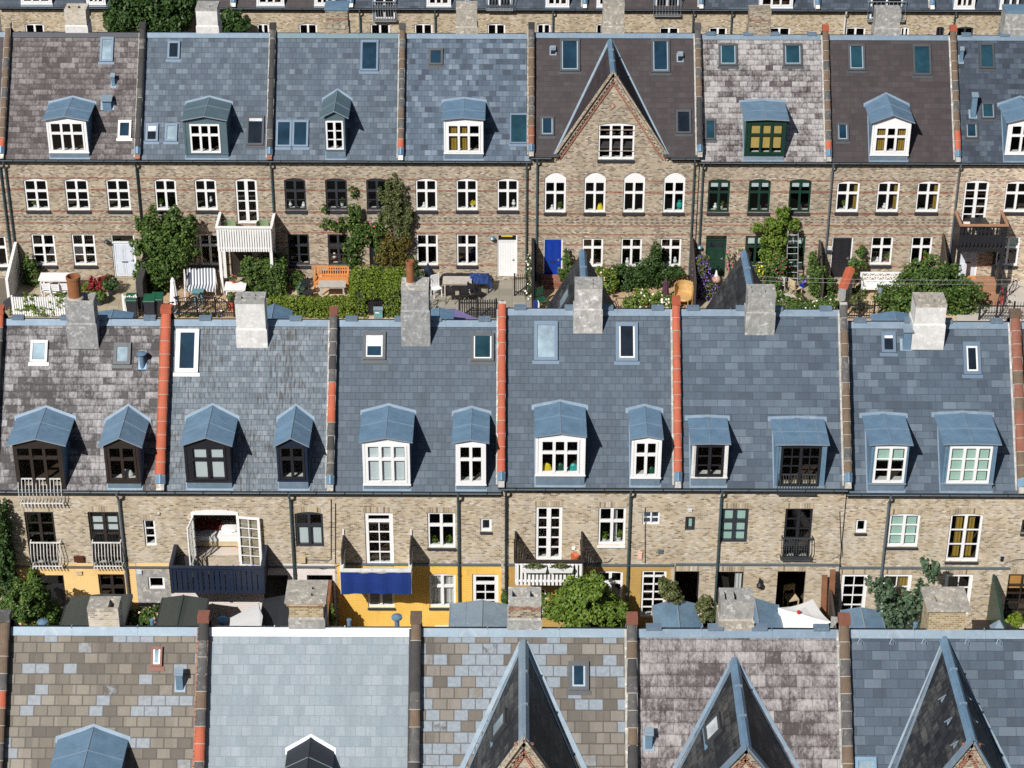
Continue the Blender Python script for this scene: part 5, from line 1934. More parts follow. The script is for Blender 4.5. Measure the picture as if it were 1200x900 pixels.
R3[3] = house(3, X3[3], X3[4], 'row house roof of mixed ochre and grey tiles with wide pale valleys round its gable', 'tile_ochre_grey', ridge='zinc_pale', gable=ga,
      skylights=[(666, 690, 775, 809, 'metal_dark', 'skyglass', .1, 'seam')])
ga = g3((863, 773), (875, 876), ((799, 889), (930, 897)), roof='slate_black', valley='lead', valley_w=.14, zinc='zinc', coping='lead', sky=(1.45, 2.2, .8, 1.45), skygl='skyglass_white')
print('gable', ga['sl'], ga['hw'], ga['proud'])
R3[4] = house(3, X3[4], X3[5], 'row house roof of purple brown shingles blotched white with a steep gable', 'shingle_purple_worn', ridge='lead', ridge_boxes=4, gable=ga)
ga = g3((1108, 748), (1140, 868), ((1050, 899), (1181, 899)), roof='slate_black', valley='zinc_pale', valley_w=.06, zinc='zinc', coping='lead', guards=True)
print('gable', ga['sl'], ga['hw'], ga['proud'])
R3[5] = house(3, X3[5], X3[6], 'row house roof of clean blue slates with triangular snow guards under its ridge', 'slate_wide', ridge='zinc_pale', gable=ga,
      skylights=[(1002, 1027, 887, 925, 'zinc', 'skyglass_pale', .08)])
for px in (1008.5, 1046, 1083.5, 1134, 1171):
    hh = R3[5]
    x, s_ = on_roof(hh, px, 755)
    _, s1 = on_roof(hh, px, 747)
    G = MB('zinc_pale')
    P = hh.P
    for a, b in ((P(x - .085, s_, .02), P(x, s1, .02)), (P(x + .085, s_, .02), P(x, s1, .02)), (P(x - .085, s_, .02), P(x + .085, s_, .02))):
        G.bar(a, b, .022, .02)
    G.bar(P(x, s1, .02), P(x, s_, .16), .02, .02)
    G.build('snow_guard', hh.root)
parapet(R3[1], X3[1], T_BR, side='cap_dark', orange_at=[(.55, .66, 'cap_orange')], end='cap_grey', wd=.27)
parapet(R3[2], X3[2], T_GR + ['cap_brown'], side='brick_red', orange_at=[(.36, .46, 'cap_orange')], end='cap_red', wd=.27)
parapet(R3[3], X3[3], T_GR + ['cap_brown'], side='cap_dark', end='cap_brown', wd=.27)
parapet(R3[4], X3[4], T_GR + ['cap_brown'], side='cement', end='cap_red', wd=.27)
parapet(R3[5], X3[5], T_BR, side='render_grey', end='cap_red', wd=.27)
chim3 = lambda k, xl, xr, ytf, yb, ytb, mat, **kw: chimney(R3[k], xl, xr, ytf, yb, ytb, mat, yplane=R3[k].yr - .03, **kw)
chim3(1, 102, 138, 713, 741, 699, 'brick_whitewashed', cap='render_tan', holes=((.66, .85, .1, .8),), foot=False)
chim3(2, 338, 378, 702, 734, 682, 'brick_chimney_golden', cap='render_tan', cap_ov=.10, cap_h=.10, holes=((.62, .8, .25, .4), (.62, .8, .55, .7)),
      steps=((.10, .10, .06, 'brick_chimney_golden'), (.20, .07, .02, 'brick_red')), foot=.2, base_mat='render_grey')
chim3(3, 596, 634, 703, 744, 688, 'brick_chimney', cap='cement', cap_h=.2, cap_ov=.01, holes=((.12, .5, .25, .75), (.66, .9, .25, .75)), foot=.25, base_mat='render_grey', hole_mat='brick_red')
chim3(4, 845, 884, 706, 744, 689, 'render_grey', cap='render_grey', holes=((.14, .2, .2, .8), (.42, .5, .2, .8)), foot=.22, base_mat='render_tan')
chim3(5, 1090, 1133, 712, 739, 690, 'brick_chimney_golden', cap='render_tan', cap_ov=.10, cap_h=.09, holes=((.26, .72, .35, .65),), foot=False)


def vent_box(h, px, py0, py1, wpx, kind='box', mat='zinc'):
    """Small ventilation hood standing on the slates."""
    x, s0 = on_roof(h, px, py1)
    x1, _ = on_roof(h, px + wpx / 2, py1)
    wd = abs(x1 - x)
    p0 = h.P(x, s0, 0)
    zt = at_y(px, py0, p0.y).z
    m_ = MB(mat)
    roof_box(m_, h, x - wd * 1.6, x + wd * 1.6, s0 - .12, s0 + .3, .006, .018, 'zinc_pale' if kind != 'pipe' else mat)
    if kind == 'pipe':
        m_.tube([p0 - V((0, 0, .1)), V((p0.x, p0.y, zt))], wd, 10)
        m_.lathe([(wd, zt - .1), (wd * 2.0, zt - .02), (wd * 2.0, zt), (.001, zt + .04)], (p0.x, p0.y, 0), 12)
    else:
        m_.box(x - wd, x + wd, p0.y - wd * .6, p0.y + wd * .9, p0.z - .15, zt - .05)
        y0, y1 = p0.y - wd * 1.1, p0.y + wd * 1.2
        m_.hexa([V((x - wd * 1.3, y0, zt - .12)), V((x + wd * 1.3, y0, zt - .12)), V((x + wd * 1.3, y1, zt - .02)), V((x - wd * 1.3, y1, zt - .02)),
                 V((x - wd * 1.3, y0, zt - .08)), V((x + wd * 1.3, y0, zt - .08)), V((x + wd * 1.3, y1, zt + .03)), V((x - wd * 1.3, y1, zt + .03))], 'zinc_pale')
    return m_.build('vent', h.root)


vent_box(R2[1], 167, 414, 429, 6, 'pipe')
vent_box(R2[6], 1062, 384, 407, 9)
vent_box(R3[1], 211, 786, 806, 8)
vent_box(R3[4], 760, 856, 875, 8)
vent_box(R1[1], 133, 87, 100, 4)
vent_box(R1[1], 126, 114, 126, 10)
vent_box(R1[5], 648, 55, 62, 5, 'box', 'black')
vent_box(R1[5], 797, 62, 70, 5, 'box', 'black')
vent_box(R1[8], 1140, 110, 136, 6)
vent_box(R1[8], 1126, 56, 72, 4, 'box')
# ------------------------------------------------------------------ ground
gm = MB('ground_earth')
gm.face([V((-400, -60, 0)), V((400, -60, 0)), V((400, 900, 0)), V((-400, 900, 0))])
struct(gm, 'ground')
# ------------------------------------------------------------------ gardens: ground covers
def G(px, py, z=0.0):
    return at_z(px, py, z)


def pav(name, a, b, mat, y0=84.070, y1=89.055, z=.004):
    m_ = MB(mat)
    m_.face([V((a, y0, z)), V((b, y0, z)), V((b, y1, z)), V((a, y1, z))])
    return struct(m_, name)


pav('paving', X1[1], X1[2], 'paving_slab', 84.70)
pav('paving', X1[2] + .01, X1[3], 'paving_brick', 84.70)
pav('soil', X1[3] + .01, X1[4], 'paving_sand', 84.70)
pav('paving', X1[4] + .01, X1[5], 'paving_grey', 84.70)
pav('paving', X1[5] + .01, X1[6], 'paving_brick', 84.70)
pav('paving', X1[6] + .01, X1[7], 'paving_slab', 84.70)
pav('gravel_path', X1[7] + .01, X1[8], 'paving_sand', 84.70)
pav('paving', X1[8] + .01, X1[9], 'paving_pale', 84.70)
pav('street', -60, 60, 'asphalt', 77.90, 84.50)
for a in (77.90, 84.50):
    k_ = MB('stone_step')
    k_.box(-60, 60, a - .07, a + .07, 0, .12)
    struct(k_, 'kerb')
pav('yard_paving', -40, 40, 'paving_grey', 55.360, 62.510)


def px_scale(p):
    return F_PX / (V(p) - CAM).dot(_fw)


def blobs(Y, lst, dmax=9, zmin=.0):
    """Picture ellipses (cx, cy, rx, ry[, depth radius]) standing at depth Y -> ellipsoids; returns base location too."""
    out = []
    for q in lst:
        cx, cy, rx, ry = q[:4]
        c = at_y(cx, cy, Y if len(q) < 6 else q[5])
        s = px_scale(c)
        a = rx / s
        dp = min(q[4] if len(q) > 4 and q[4] else a * .85, dmax)
        el = math.atan2(CAM_H - c.z, c.y)
        v = ry / s
        rz = math.sqrt(max(v * v - (dp * math.sin(el)) ** 2, (v * .35) ** 2)) / math.cos(el)
        out.append([c.x, c.y, c.z, a, dp, rz])
    return out


def veg(name, label, cat, Y, lst, n, size, mat, seed, stem=True, flowers=None, gap=.28, group=None, dmax=9, aspect=1.7, shell=.5, crown='foliage', trunk_name='stem', r=None):
    E = blobs(Y, lst, dmax)
    bx_ = sum(e[0] for e in E) / len(E)
    by_ = sum(e[1] for e in E) / len(E)
    loc = V((bx_, by_, 0))
    L = [(e[0] - bx_, e[1] - by_, e[2], e[3], e[4], e[5]) for e in E]
    root = thing(name, label, cat, loc, 0, group)
    foliage(crown, root, sprays(L, seed), int(n * 2.0), size * .70, mat, seed, min(.62, gap + .14), aspect=aspect, shell=shell * 1.25)
    for j, (fm, fn, fs) in enumerate(flowers or []):
        foliage('blossom', root, [(e[0], e[1] - .05, e[2] + .03, e[3] * 1.03, e[4] * 1.03, e[5] * 1.03) for e in L], fn, fs, fm, seed + 60 + j, 0, aspect=1.15, shell=.12)
    if stem:
        big = max(L, key=lambda e: e[3] * e[5])
        h_ = max(.3, big[2] + big[5] * .2)
        trunk(root, h_, r or (.03 + .025 * h_), 5, big[3] * .6, seed, name=trunk_name, base=(big[0] * .6, big[1]))
    return root


# ------------------------------------------------------------------ makers
def table(label, loc, w_, d_, h_, mat, rot=0, leg_mat=None, group=None, cat='table', planks=4):
    r = thing('garden_table', label, cat, loc, rot, group)
    t = MB(mat)
    for i in range(planks):
        t.box(-w_ / 2, w_ / 2, -d_ / 2 + d_ * i / planks + .006, -d_ / 2 + d_ * (i + 1) / planks - .006, h_ - .04, h_)
    t.box(-w_ / 2 + .08, w_ / 2 - .08, -d_ / 2 + .05, d_ / 2 - .05, h_ - .11, h_ - .04)
    t.build('tabletop', r)
    for sx in (-1, 1):
        for sy in (-1, 1):
            x, y = sx * (w_ / 2 - .1), sy * (d_ / 2 - .08)
            MB(leg_mat or mat).box(x - .03, x + .03, y - .03, y + .03, 0, h_ - .11).build('leg', r)
    return r


def chair(label, loc, mat, rot=0, group=None, fold=False):
    r = thing('garden_chair', label, 'chair', loc, rot, group)
    s_ = MB(mat)
    for i in range(5):
        s_.box(-.21, .21, -.20 + .085 * i, -.13 + .085 * i, .43, .455)
    s_.build('seat', r)
    b = MB(mat)
    for i in range(4):
        b.box(-.21, .21, .20 + .02 * i, .222 + .02 * i, .55 + .095 * i, .62 + .095 * i)
    b.box(-.21, -.18, .22, .30, .46, .93)
    b.box(.18, .21, .22, .30, .46, .93)
    b.build('backrest', r)
    for sx in (-1, 1):
        for sy in (-1, 1):
            l = MB(mat)
            if fold:
                l.bar((sx * .2, sy * .24, 0), (sx * .2, -sy * .16, .45), .025)
            else:
                l.bar((sx * .18, sy * .2, 0), (sx * .18, sy * .18, .44), .035)
            l.build('leg', r)
    return r


def bench(label, loc, w_, mat, rot=0, slats=14, ornate=False):
    r = thing('garden_bench', label, 'bench', loc, rot)
    s_ = MB(mat)
    for i in range(5):
        s_.box(-w_ / 2, w_ / 2, -.24 + .1 * i, -.155 + .1 * i, .42, .45)
    s_.box(-w_ / 2, w_ / 2, -.26, -.235, .33, .42)
    s_.build('seat', r)
    b = MB(mat)
    for z in (.48, .88):
        b.box(-w_ / 2, w_ / 2, .25, .29, z, z + .07)
    if ornate:
        n = 5
        for i in range(n):
            a = -w_ / 2 + w_ * i / n
            e = a + w_ / n
            b.box(a, a + .03, .255, .285, .55, .88)
            b.bar((a + .03, .27, .55), (e, .27, .88), .025, .03, side=V((0, 1, 0)))
            b.bar((a + .03, .262, .88), (e, .262, .55), .025, .03, side=V((0, 1, 0)))
        b.box(-w_ / 2, w_ / 2, .257, .283, .70, .73)
    else:
        for i in range(slats):
            a = -w_ / 2 + w_ * (i + .5) / slats
            b.box(a - .025, a + .025, .26, .28, .55, .88)
    b.build('backrest', r)
    for sx in (-1, 1):
        a = MB(mat)
        a.box(sx * w_ / 2 - .03, sx * w_ / 2 + .03, -.26, .29, .62, .66)
        a.box(sx * w_ / 2 - .028, sx * w_ / 2 + .028, -.25, -.19, .45, .62)
        a.build('armrest', r)
        for y in (-.22, .25):
            MB(mat).box(sx * w_ / 2 - .035, sx * w_ / 2 + .035, y - .035, y + .035, 0, .42 if y < 0 else .95).build('leg', r)
    return r


def parasol_closed(label, px, py_base, py_top, r_, mat, Y=None):
    b = G(px, py_base)
    zt = at_y(px, py_top, b.y).z
    r = thing('parasol', label, 'parasol', b)
    MB('metal').tube([(0, 0, 0), (0, 0, zt - .02)], .022, 8).build('pole', r)
    c = MB(mat)
    z0 = zt - min(1.75, zt * .72)
    H = zt - z0
    n = 16
    prof = [(.015, 1.0), (.3, .93), (.55, .84), (.5, .80), (.72, .5), (.9, .2), (1.0, 0), (.7, .01)]
    rings = []
    for rr, f in prof:
        rings.append([V((r_ * rr * (1 + .22 * (j % 2)) * math.cos(6.2832 * j / n), r_ * rr * (1 + .22 * (j % 2)) * math.sin(6.2832 * j / n), z0 + H * f)) for j in range(n)])
    for A_, B_ in zip(rings, rings[1:]):
        for j in range(n):
            c.face([A_[j], A_[(j + 1) % n], B_[(j + 1) % n], B_[j]], smooth=False)
    c.build('canopy', r)
    f = MB('charcoal')
    f.lathe([(.001, .07), (.2, .06), (.24, 0)], n=14)
    f.build('foot', r)
    return r


def bicycle(label, loc, rot, frame='black', lean=.12):
    r = thing('bicycle', label, 'bicycle', loc, rot)
    R_ = .34

    def wheel(x):
        w_ = MB('rubber')
        ring = [V((x + R_ * math.cos(6.2832 * i / 22), 0, R_ + R_ * math.sin(6.2832 * i / 22))) for i in range(22)]
        w_.tube(ring, .021, 5, closed=True)
        o = w_.build('wheel', r)
        s_ = MB('metal')
        ri = [V((x + (R_ - .03) * math.cos(6.2832 * i / 22), 0, R_ + (R_ - .03) * math.sin(6.2832 * i / 22))) for i in range(22)]
        s_.tube(ri, .008, 4, closed=True)
        for i in range(10):
            a = 6.2832 * i / 10
            s_.bar((x, 0, R_), (x + .31 * math.cos(a), 0, R_ + .31 * math.sin(a)), .006)
        s_.build('rim', o)
    wheel(-.52)
    wheel(.52)
    f = MB(frame)
    bb, st, hd, hd2 = (-.08, 0, .28), (-.22, 0, .78), (.34, 0, .74), (.37, 0, .62)
    for a, b in ((bb, st), (st, hd), (bb, hd2), ((-.52, 0, .34), bb), ((-.52, 0, .34), (-.2, 0, .70)), (hd2, (.52, 0, .34)), (hd2, (.32, 0, .92))):
        f.tube([a, b], .017, 6)
    f.build('frame', r)
    s_ = MB('black')
    s_.hexa([V((-.38, -.07, .86)), V((-.12, -.02, .87)), V((-.12, .02, .87)), V((-.38, .07, .86)), V((-.38, -.08, .91)), V((-.12, -.025, .91)), V((-.12, .025, .91)), V((-.38, .08, .91))])
    s_.tube([st, (-.25, 0, .87)], .014, 6)
    s_.build('saddle', r)
    h_ = MB('metal_dark')
    h_.tube([(.22, -.29, .95), (.32, -.22, 1.0), (.33, 0, .95), (.32, .22, 1.0), (.22, .29, .95)], .013, 6)
    h_.build('handlebar', r)
    r.rotation_euler = (lean, 0, rot)
    return r


def fence(label, p0, p1, h_, n, mat, post_every=6, style='flat', name='picket_fence', wd=.55, pointed=False):
    p0, p1 = V(p0), V(p1)
    L = (p1 - p0).length
    rot = math.atan2(p1.y - p0.y, p1.x - p0.x)
    r = thing(name, label, 'fence', p0, rot)
    rng = random.Random(int(p0.x * 77))
    k = MB(mat)
    for i in range(n):
        a = L * i / n
        w_ = L / n * wd
        z = h_ + rng.uniform(-.03, .03) * (style == 'flat')
        if style == 'flat':
            k.box(a, a + w_, -.012, .012, .06, z)
        else:
            k.tube([(a, 0, .06), (a, 0, z)], .011, 5)
            k.lathe([(.018, z), (.001, z + .06)], (a, 0, 0), 5)
    k.build('pickets', r)
    for z in (.2, h_ - .2):
        MB(mat).box(0, L, .0125, .04, z, z + .05).build('rail', r)
    for i in range(int(n / post_every) + 1):
        a = min(L, L * i * post_every / n)
        MB(mat).box(a - .035, a + .035, .041, .11, 0, h_ + .03).build('post', r)
    return r


def wall_seg(label, p0, p1, h0, h1, t_, mat, cap=None, name='garden_wall', cat='wall'):
    p0, p1 = V(p0), V(p1)
    L = (p1 - p0).length
    rot = math.atan2(p1.y - p0.y, p1.x - p0.x)
    r = thing(name, label, cat, p0, rot)
    m_ = MB(mat)
    m_.hexa([V((0, -t_ / 2, 0)), V((L, -t_ / 2, 0)), V((L, t_ / 2, 0)), V((0, t_ / 2, 0)), V((0, -t_ / 2, h0)), V((L, -t_ / 2, h1)), V((L, t_ / 2, h1)), V((0, t_ / 2, h0))])
    m_.build('wall_body', r)
    if cap:
        c = MB(cap)
        n = max(2, int(L / .35))
        for i in range(n):
            a, b = L * i / n, L * (i + 1) / n - .012
            za, zb = h0 + (h1 - h0) * i / n, h0 + (h1 - h0) * (i + 1) / n
            q = t_ / 2 + .05
            c.hexa([V((a, -q, za)), V((b, -q, zb)), V((b, q, zb)), V((a, q, za)), V((a, -q * .2, za + .1)), V((b, -q * .2, zb + .1)), V((b, q * .2, zb + .1)), V((a, q * .2, za + .1))])
        c.build('coping', r)
    return r


def pot_plant(label, loc, r_, h_, pmat, ells, n, size, mat, seed, flowers=None, cat='potted plant', group=None, square=False):
    r = thing('potted_plant', label, cat, loc, 0, group)
    p = MB(pmat)
    if square:
        p.box(-r_, r_, -r_, r_, 0, h_)
    else:
        p.lathe([(.001, 0), (r_ * .7, 0), (r_ * .95, h_ * .85), (r_ * 1.06, h_ * .86), (r_ * 1.06, h_), (r_ * .9, h_), (r_ * .88, h_ - .05), (.001, h_ - .05)], n=14)
    p.build('pot', r)
    foliage('foliage', r, ells, n, size, mat, seed, .1)
    for j, (fm, fn, fs) in enumerate(flowers or []):
        foliage('blossom', r, ells, fn, fs, fm, seed + 30 + j, 0, aspect=1.1, shell=.15)
    return r


def wheelie_bin(label, loc, body, lid, rot=0, group=None, sc=1.0):
    r = thing('wheelie_bin', label, 'bin', loc, rot, group)
    b = MB(body)
    q = .24 * sc
    b.hexa([V((-q * .8, -q * .8, .05)), V((q * .8, -q * .8, .05)), V((q * .8, q * .8, .05)), V((-q * .8, q * .8, .05)),
            V((-q, -q * 1.1, .92 * sc)), V((q, -q * 1.1, .92 * sc)), V((q, q, .98 * sc)), V((-q, q, .98 * sc))])
    b.build('body', r)
    l = MB(lid)
    l.hexa([V((-q * 1.1, -q * 1.25, .925 * sc)), V((q * 1.1, -q * 1.25, .925 * sc)), V((q * 1.1, q * 1.15, .985 * sc)), V((-q * 1.1, q * 1.15, .985 * sc)),
            V((-q * 1.0, -q * 1.1, .96 * sc)), V((q * 1.0, -q * 1.1, .96 * sc)), V((q, q * 1.1, 1.05 * sc)), V((-q, q * 1.1, 1.05 * sc))])
    l.tube([(-q * .9, q * 1.25, .97 * sc), (q * .9, q * 1.25, .97 * sc)], .02, 6)
    l.build('lid', r)
    for s_ in (-1, 1):
        w_ = MB('rubber')
        w_.tube([(s_ * q * .82, q * .75, .09), (s_ * q * 1.0, q * .75, .09)], .09, 10)
        w_.build('wheel', r)
    return r


def hedge(label, x0, x1, y0, y1, h_, n, size, mat, seed, holes=None, name='hedge'):
    c = V(((x0 + x1) / 2, (y0 + y1) / 2, 0))
    r = thing(name, label, 'hedge', c)
    a, b = (x1 - x0) / 2, (y1 - y0) / 2
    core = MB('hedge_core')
    parts = [(-a, a, 0, h_)]
    if holes:
        hx0, hx1, hz = holes[0] - c.x, holes[1] - c.x, holes[2]
        parts = [(-a, hx0, 0, h_), (hx1, a, 0, h_), (hx0, hx1, hz, h_)]
    ells = []
    rng = random.Random(seed)
    for (p, q, z0, z1) in parts:
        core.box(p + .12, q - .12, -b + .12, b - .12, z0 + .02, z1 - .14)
        st = .34
        nx, ny, nz = max(1, int((q - p) / st)), max(1, int(2 * b / st)), max(1, int((z1 - z0) / st))
        for i in range(nx):
            for j in range(ny):
                for k in range(nz):
                    if 0 < i < nx - 1 and 0 < j < ny - 1 and k < nz - 1:
                        continue
                    cx, cy_, cz = p + (q - p) * (i + .5) / nx, -b + 2 * b * (j + .5) / ny, z0 + (z1 - z0) * (k + .5) / nz
                    ells.append((cx, cy_, cz, (q - p) / nx * .85, 2 * b / ny * .72, (z1 - z0) / nz * .75))
    foliage('foliage', r, ells, int(n * 3.2), size * .68, mat, seed, .0, lump=3.0, shell=.22, aspect=1.5, cut=(holes[0] - c.x, holes[1] - c.x, holes[2]) if holes else None)
    core.build('stem', r)  # no stem: a dark core box added inside to block gaps between leaves
    return r


# ------------------------------------------------------------------ garden of the worn brown shingle house
p = G(9, 352); q = G(25, 330)
wall_seg('low white painted wall running from the house at the west end', (X1[1] + .12, 86.570, 0), (X1[1] + .12, 88.970, 0), 1.25, 1.9, .12, 'white')
fence('white picket fence with vine creeping over it', (at_z(13, 379, 0).x, 85.40, 0), (at_z(78, 379, 0).x, 85.40, 0), 1.0, 24, 'white', 8, wd=.72)
fence('short white picket gate beside the green bin', (at_z(143, 379, 0).x, 85.46, 0), (at_z(161, 379, 0).x, 85.40, 0), 1.05, 7, 'white', 6, wd=.75)
veg('rose_bush', 'dark rose bush climbing at the white wall with few pink blooms', 'bush', 88.570, [(34, 318, 9, 16, .4), (42, 330, 11, 16, .5), (33, 343, 10, 12, .5)], 1500, .10, 'leaf', 3, flowers=[('pink', 14, .09)])
t1 = table('white rectangular table laid with small pots by the house wall', G(69, 341), 1.6, .75, .74, 'white')
for k, (xx, yy, rr) in enumerate(((55, 346, math.pi), (66, 347, math.pi), (77, 346, math.pi))):
    chair('white slatted garden chair pushed to the white table', G(xx + 1, yy + 4), 'white', rr, 'white chairs at the white table')
r = thing('lounge_chair', 'curved dark wicker lounger lying behind the white picket fence', 'lounger', G(25, 363), .5)
m_ = MB('charcoal')
for i in range(10):
    t0, t1_ = i / 10, (i + 1) / 10
    f_ = lambda t: (-.7 + 1.4 * t, .30 + .32 * math.sin(t * 3.0 + .2))
    a, b = f_(t0), f_(t1_)
    m_.hexa([V((a[0], -.32, a[1])), V((b[0], -.32, b[1])), V((b[0], .32, b[1])), V((a[0], .32, a[1])), V((a[0], -.32, a[1] + .04)), V((b[0], -.32, b[1] + .04)), V((b[0], .32, b[1] + .04)), V((a[0], .32, a[1] + .04))])
m_.build('seat', r)
for s_ in (-.28, .28):
    for xx in (-.6, .55):
        MB('black').bar((xx, s_, 0), (xx * .9, s_, .4), .04).build('leg', r)
veg('vine', 'loose green vine straggling over the white picket fence', 'vine', 85.55, [(50, 362, 26, 8, .35), (72, 352, 12, 9, .3), (58, 372, 9, 10, .2), (35, 352, 9, 9, .3)], 900, .11, 'leaf_bright', 8, gap=.5, stem=True, r=.02)
veg('maple', 'small red leaved maple in a grey pot on the slab paving', 'maple', 87.870, [(118, 334, 13, 9, .4), (111, 341, 9, 7, .35), (124, 328, 7, 6, .3)], 900, .10, 'leaf_red', 12, gap=.4, aspect=2.2)
pot_plant('grey pot with low green shrub beside the pale double door', G(131, 345), .2, .34, 'charcoal', [(0, 0, .55, .38, .35, .3)], 350, .10, 'leaf_dark', 15)
pot_plant('round dark pot holding grassy leaves on the slab paving', G(117, 357), .18, .25, 'charcoal', [(0, 0, .42, .3, .28, .25)], 260, .11, 'leaf', 17)
veg('shrub', 'pale yellowish shrub between chimney and red maple', 'shrub', 87.770, [(103, 337, 7, 6, .3)], 300, .09, 'leaf_yellow', 19, gap=.3)
wheelie_bin('green topped bin standing behind the short white gate', G(156, 371), 'charcoal', 'green_bin')
wall_seg('dark stone garden wall between the apple tree and the slab paved yard', (X1[2] + .05, 86.170, 0), (X1[2] + .05, 88.970, 0), 1.35, 1.55, .3, 'cap_dark')

# ------------------------------------------------------------------ garden with the apple tree
veg('apple_tree', 'broad dark green apple tree before the white framed windows', 'tree', 87.970,
    [(195, 283, 27, 24, .95), (178, 270, 15, 20, .7), (210, 290, 22, 24, .9), (190, 312, 24, 22, .9), (220, 272, 12, 16, .6), (168, 318, 10, 14, .6), (187, 335, 14, 12, .6), (206, 255, 9, 12, .5), (162, 290, 9, 10, .5)],
    7500, .125, 'leaf', 21, gap=.32, crown='crown', trunk_name='trunk', r=.12)
parasol_closed('folded white parasol standing before the apple tree', 205.5, 367, 324.5, .17, 'cloth_white')
for k, (xx, yy, lab) in enumerate(((177, 372, 'green lidded bin nearest the orange capped party wall'), (186, 370, 'second green lidded bin at the black railing'))):
    wheelie_bin(lab, G(xx, yy), 'charcoal', 'green_bin')
r = thing('garden_swing', 'striped cushioned garden swing seat under the apple tree', 'swing seat', G(236, 348), 0)
m_ = MB('awning_stripe')
m_.hexa([V((-.62, -.30, .42)), V((.62, -.30, .42)), V((.62, .22, .42)), V((-.62, .22, .42)), V((-.62, -.30, .54)), V((.62, -.30, .54)), V((.62, .22, .54)), V((-.62, .22, .54))])
m_.build('seat', r)
m_ = MB('awning_stripe')
m_.hexa([V((-.62, .20, .545)), V((.62, .20, .545)), V((.62, .30, .545)), V((-.62, .30, .545)), V((-.62, .42, 1.2)), V((.62, .42, 1.2)), V((.62, .5, 1.2)), V((-.62, .5, 1.2))])
m_.build('backrest', r)
for s_ in (-1, 1):
    m_ = MB('offwhite')
    m_.bar((s_ * .68, -.35, 0), (s_ * .68, .05, 1.35), .05)
    m_.bar((s_ * .68, .5, 0), (s_ * .68, .05, 1.35), .05)
    m_.build('frame', r)
table('small square teal table in front of the striped swing seat', G(233, 355), .5, .42, .62, 'teal', planks=2)
bicycle('black bicycle leaning by the railing left of the teal table', G(214, 366), .5)
bicycle('black bicycle standing between teal table and white balcony post', G(246, 364), -.15)
fence('black iron railing in front of the parked bicycles', (at_z(207, 383, 0).x, 85.40, 0), (at_z(272, 383, 0).x, 85.40, 0), .95, 24, 'black', 8, 'rod', 'iron_fence')
fence('black iron railing section beside the green lidded bins', (at_z(164, 383, 0).x, 85.40, 0), (at_z(189, 383, 0).x, 85.40, 0), .95, 9, 'black', 8, 'rod', 'iron_fence')
veg('flower_border', 'low mixed border growing along the black railing', 'border', 85.5, [(222, 372, 14, 5, .15), (248, 371, 18, 5, .15)], 500, .09, 'leaf', 27, stem=False, flowers=[('pink', 16, .07), ('purple', 14, .06)], gap=.2)
pot_plant('tall square terracotta planter with green tuft beside the white table', G(272, 362), .16, .5, 'terracotta', [(0, 0, .62, .2, .2, .2)], 160, .09, 'leaf', 29, square=True)
r = table('white clothed table under the white picket balcony', G(277, 352), .95, .8, .74, 'cloth_white', planks=1)
pot_plant('pink flower bunch on the white clothed table', V((G(274, 352).x, G(274, 352).y + .25, .745)), .08, .12, 'terracotta', [(0, 0, .24, .17, .16, .14)], 120, .07, 'leaf', 31, flowers=[('pink', 60, .07), ('petal_yellow', 14, .05)], cat='flowers')
veg('shrub', 'upright leafy shrub in front of the white balcony posts', 'shrub', 87.470, [(297, 322, 13, 17, .5), (305, 334, 12, 13, .5), (290, 311, 8, 10, .35), (288, 337, 8, 8, .4)], 1500, .11, 'leaf', 33, gap=.4)
h = R1[2]
balcony(h, 254.5, 318.5, 266, 295, 1.5, 'white', 'white', 'pickets', 22, posts=True, gaps=.03)
x0_, x1_, y0_, z0_, z1_ = h.bal
for xx in (x0_ + .5, x1_ - .45):
    r = thing('balcony_chair', 'rounded green cushioned chair on the white picket balcony', 'chair', (xx, y0_ + .75, z0_ + .135), 0, 'chairs on the white balcony')
    m_ = MB('cushion_green')
    m_.lathe([(.02, .40), (.26, .40), (.28, .44), (.26, .48), (.02, .48)], n=14)
    m_.build('seat', r)
    m_ = MB('cushion_green')
    m_.lathe([(.27, .5), (.30, .7), (.29, .95), (.26, .95), (.27, .7), (.24, .5)], n=12, a0=0.1, a1=3.0)
    m_.build('backrest', r)
    for s_ in (-1, 1):
        for s2 in (-1, 1):
            MB('wood_dark').bar((s_ * .18, s2 * .18, 0), (s_ * .16, s2 * .16, .4), .03).build('leg', r)

# ------------------------------------------------------------------ garden with the hedges
a, b = at_z(304, 348, 0).x, at_z(333, 348, 0).x
hedge('tall clipped hedge block beside the white balcony', a, b, 87.170, 88.770, 1.5, 2600, .10, 'leaf', 41)
a, b = at_z(311, 388, 0).x, at_z(412, 388, 0).x
hedge('low yellow green clipped hedge in front of the orange bench', a, b, 85.38, 86.05, .82, 4200, .085, 'leaf_yellow', 42)
a, b = at_z(411.5, 388, 0).x, at_z(470, 388, 0).x
hx0, hx1 = at_y(430.5, 365, 85.38).x, at_y(449.5, 365, 85.38).x
hedge('tall square hedge with dark arched gateway', a, b, 85.38, 87.9, 1.30, 6500, .085, 'leaf_yellow', 43, holes=(hx0, hx1, at_y(440, 350, 85.38).z))
r = thing('garden_gate', 'black slatted gate inside the hedge archway', 'gate', ((hx0 + hx1) / 2, 85.62, 0), 0)
m_ = MB('black')
w_ = (hx1 - hx0) / 2 - .02
for i in range(7):
    a = -w_ + 2 * w_ * i / 7
    m_.box(a, a + 2 * w_ / 7 * .72, -.015, .015, .05, .92)
m_.build('pickets', r)
for z in (.2, .74):
    MB('black').box(-w_, w_, .016, .05, z, z + .07).build('rail', r)
r = thing('mailbox', 'grey green mailbox mounted on the black gate', 'mailbox', at_y(443.5, 371, 85.46) - V((0, 0, 0)), 0)
m_ = MB('teal')
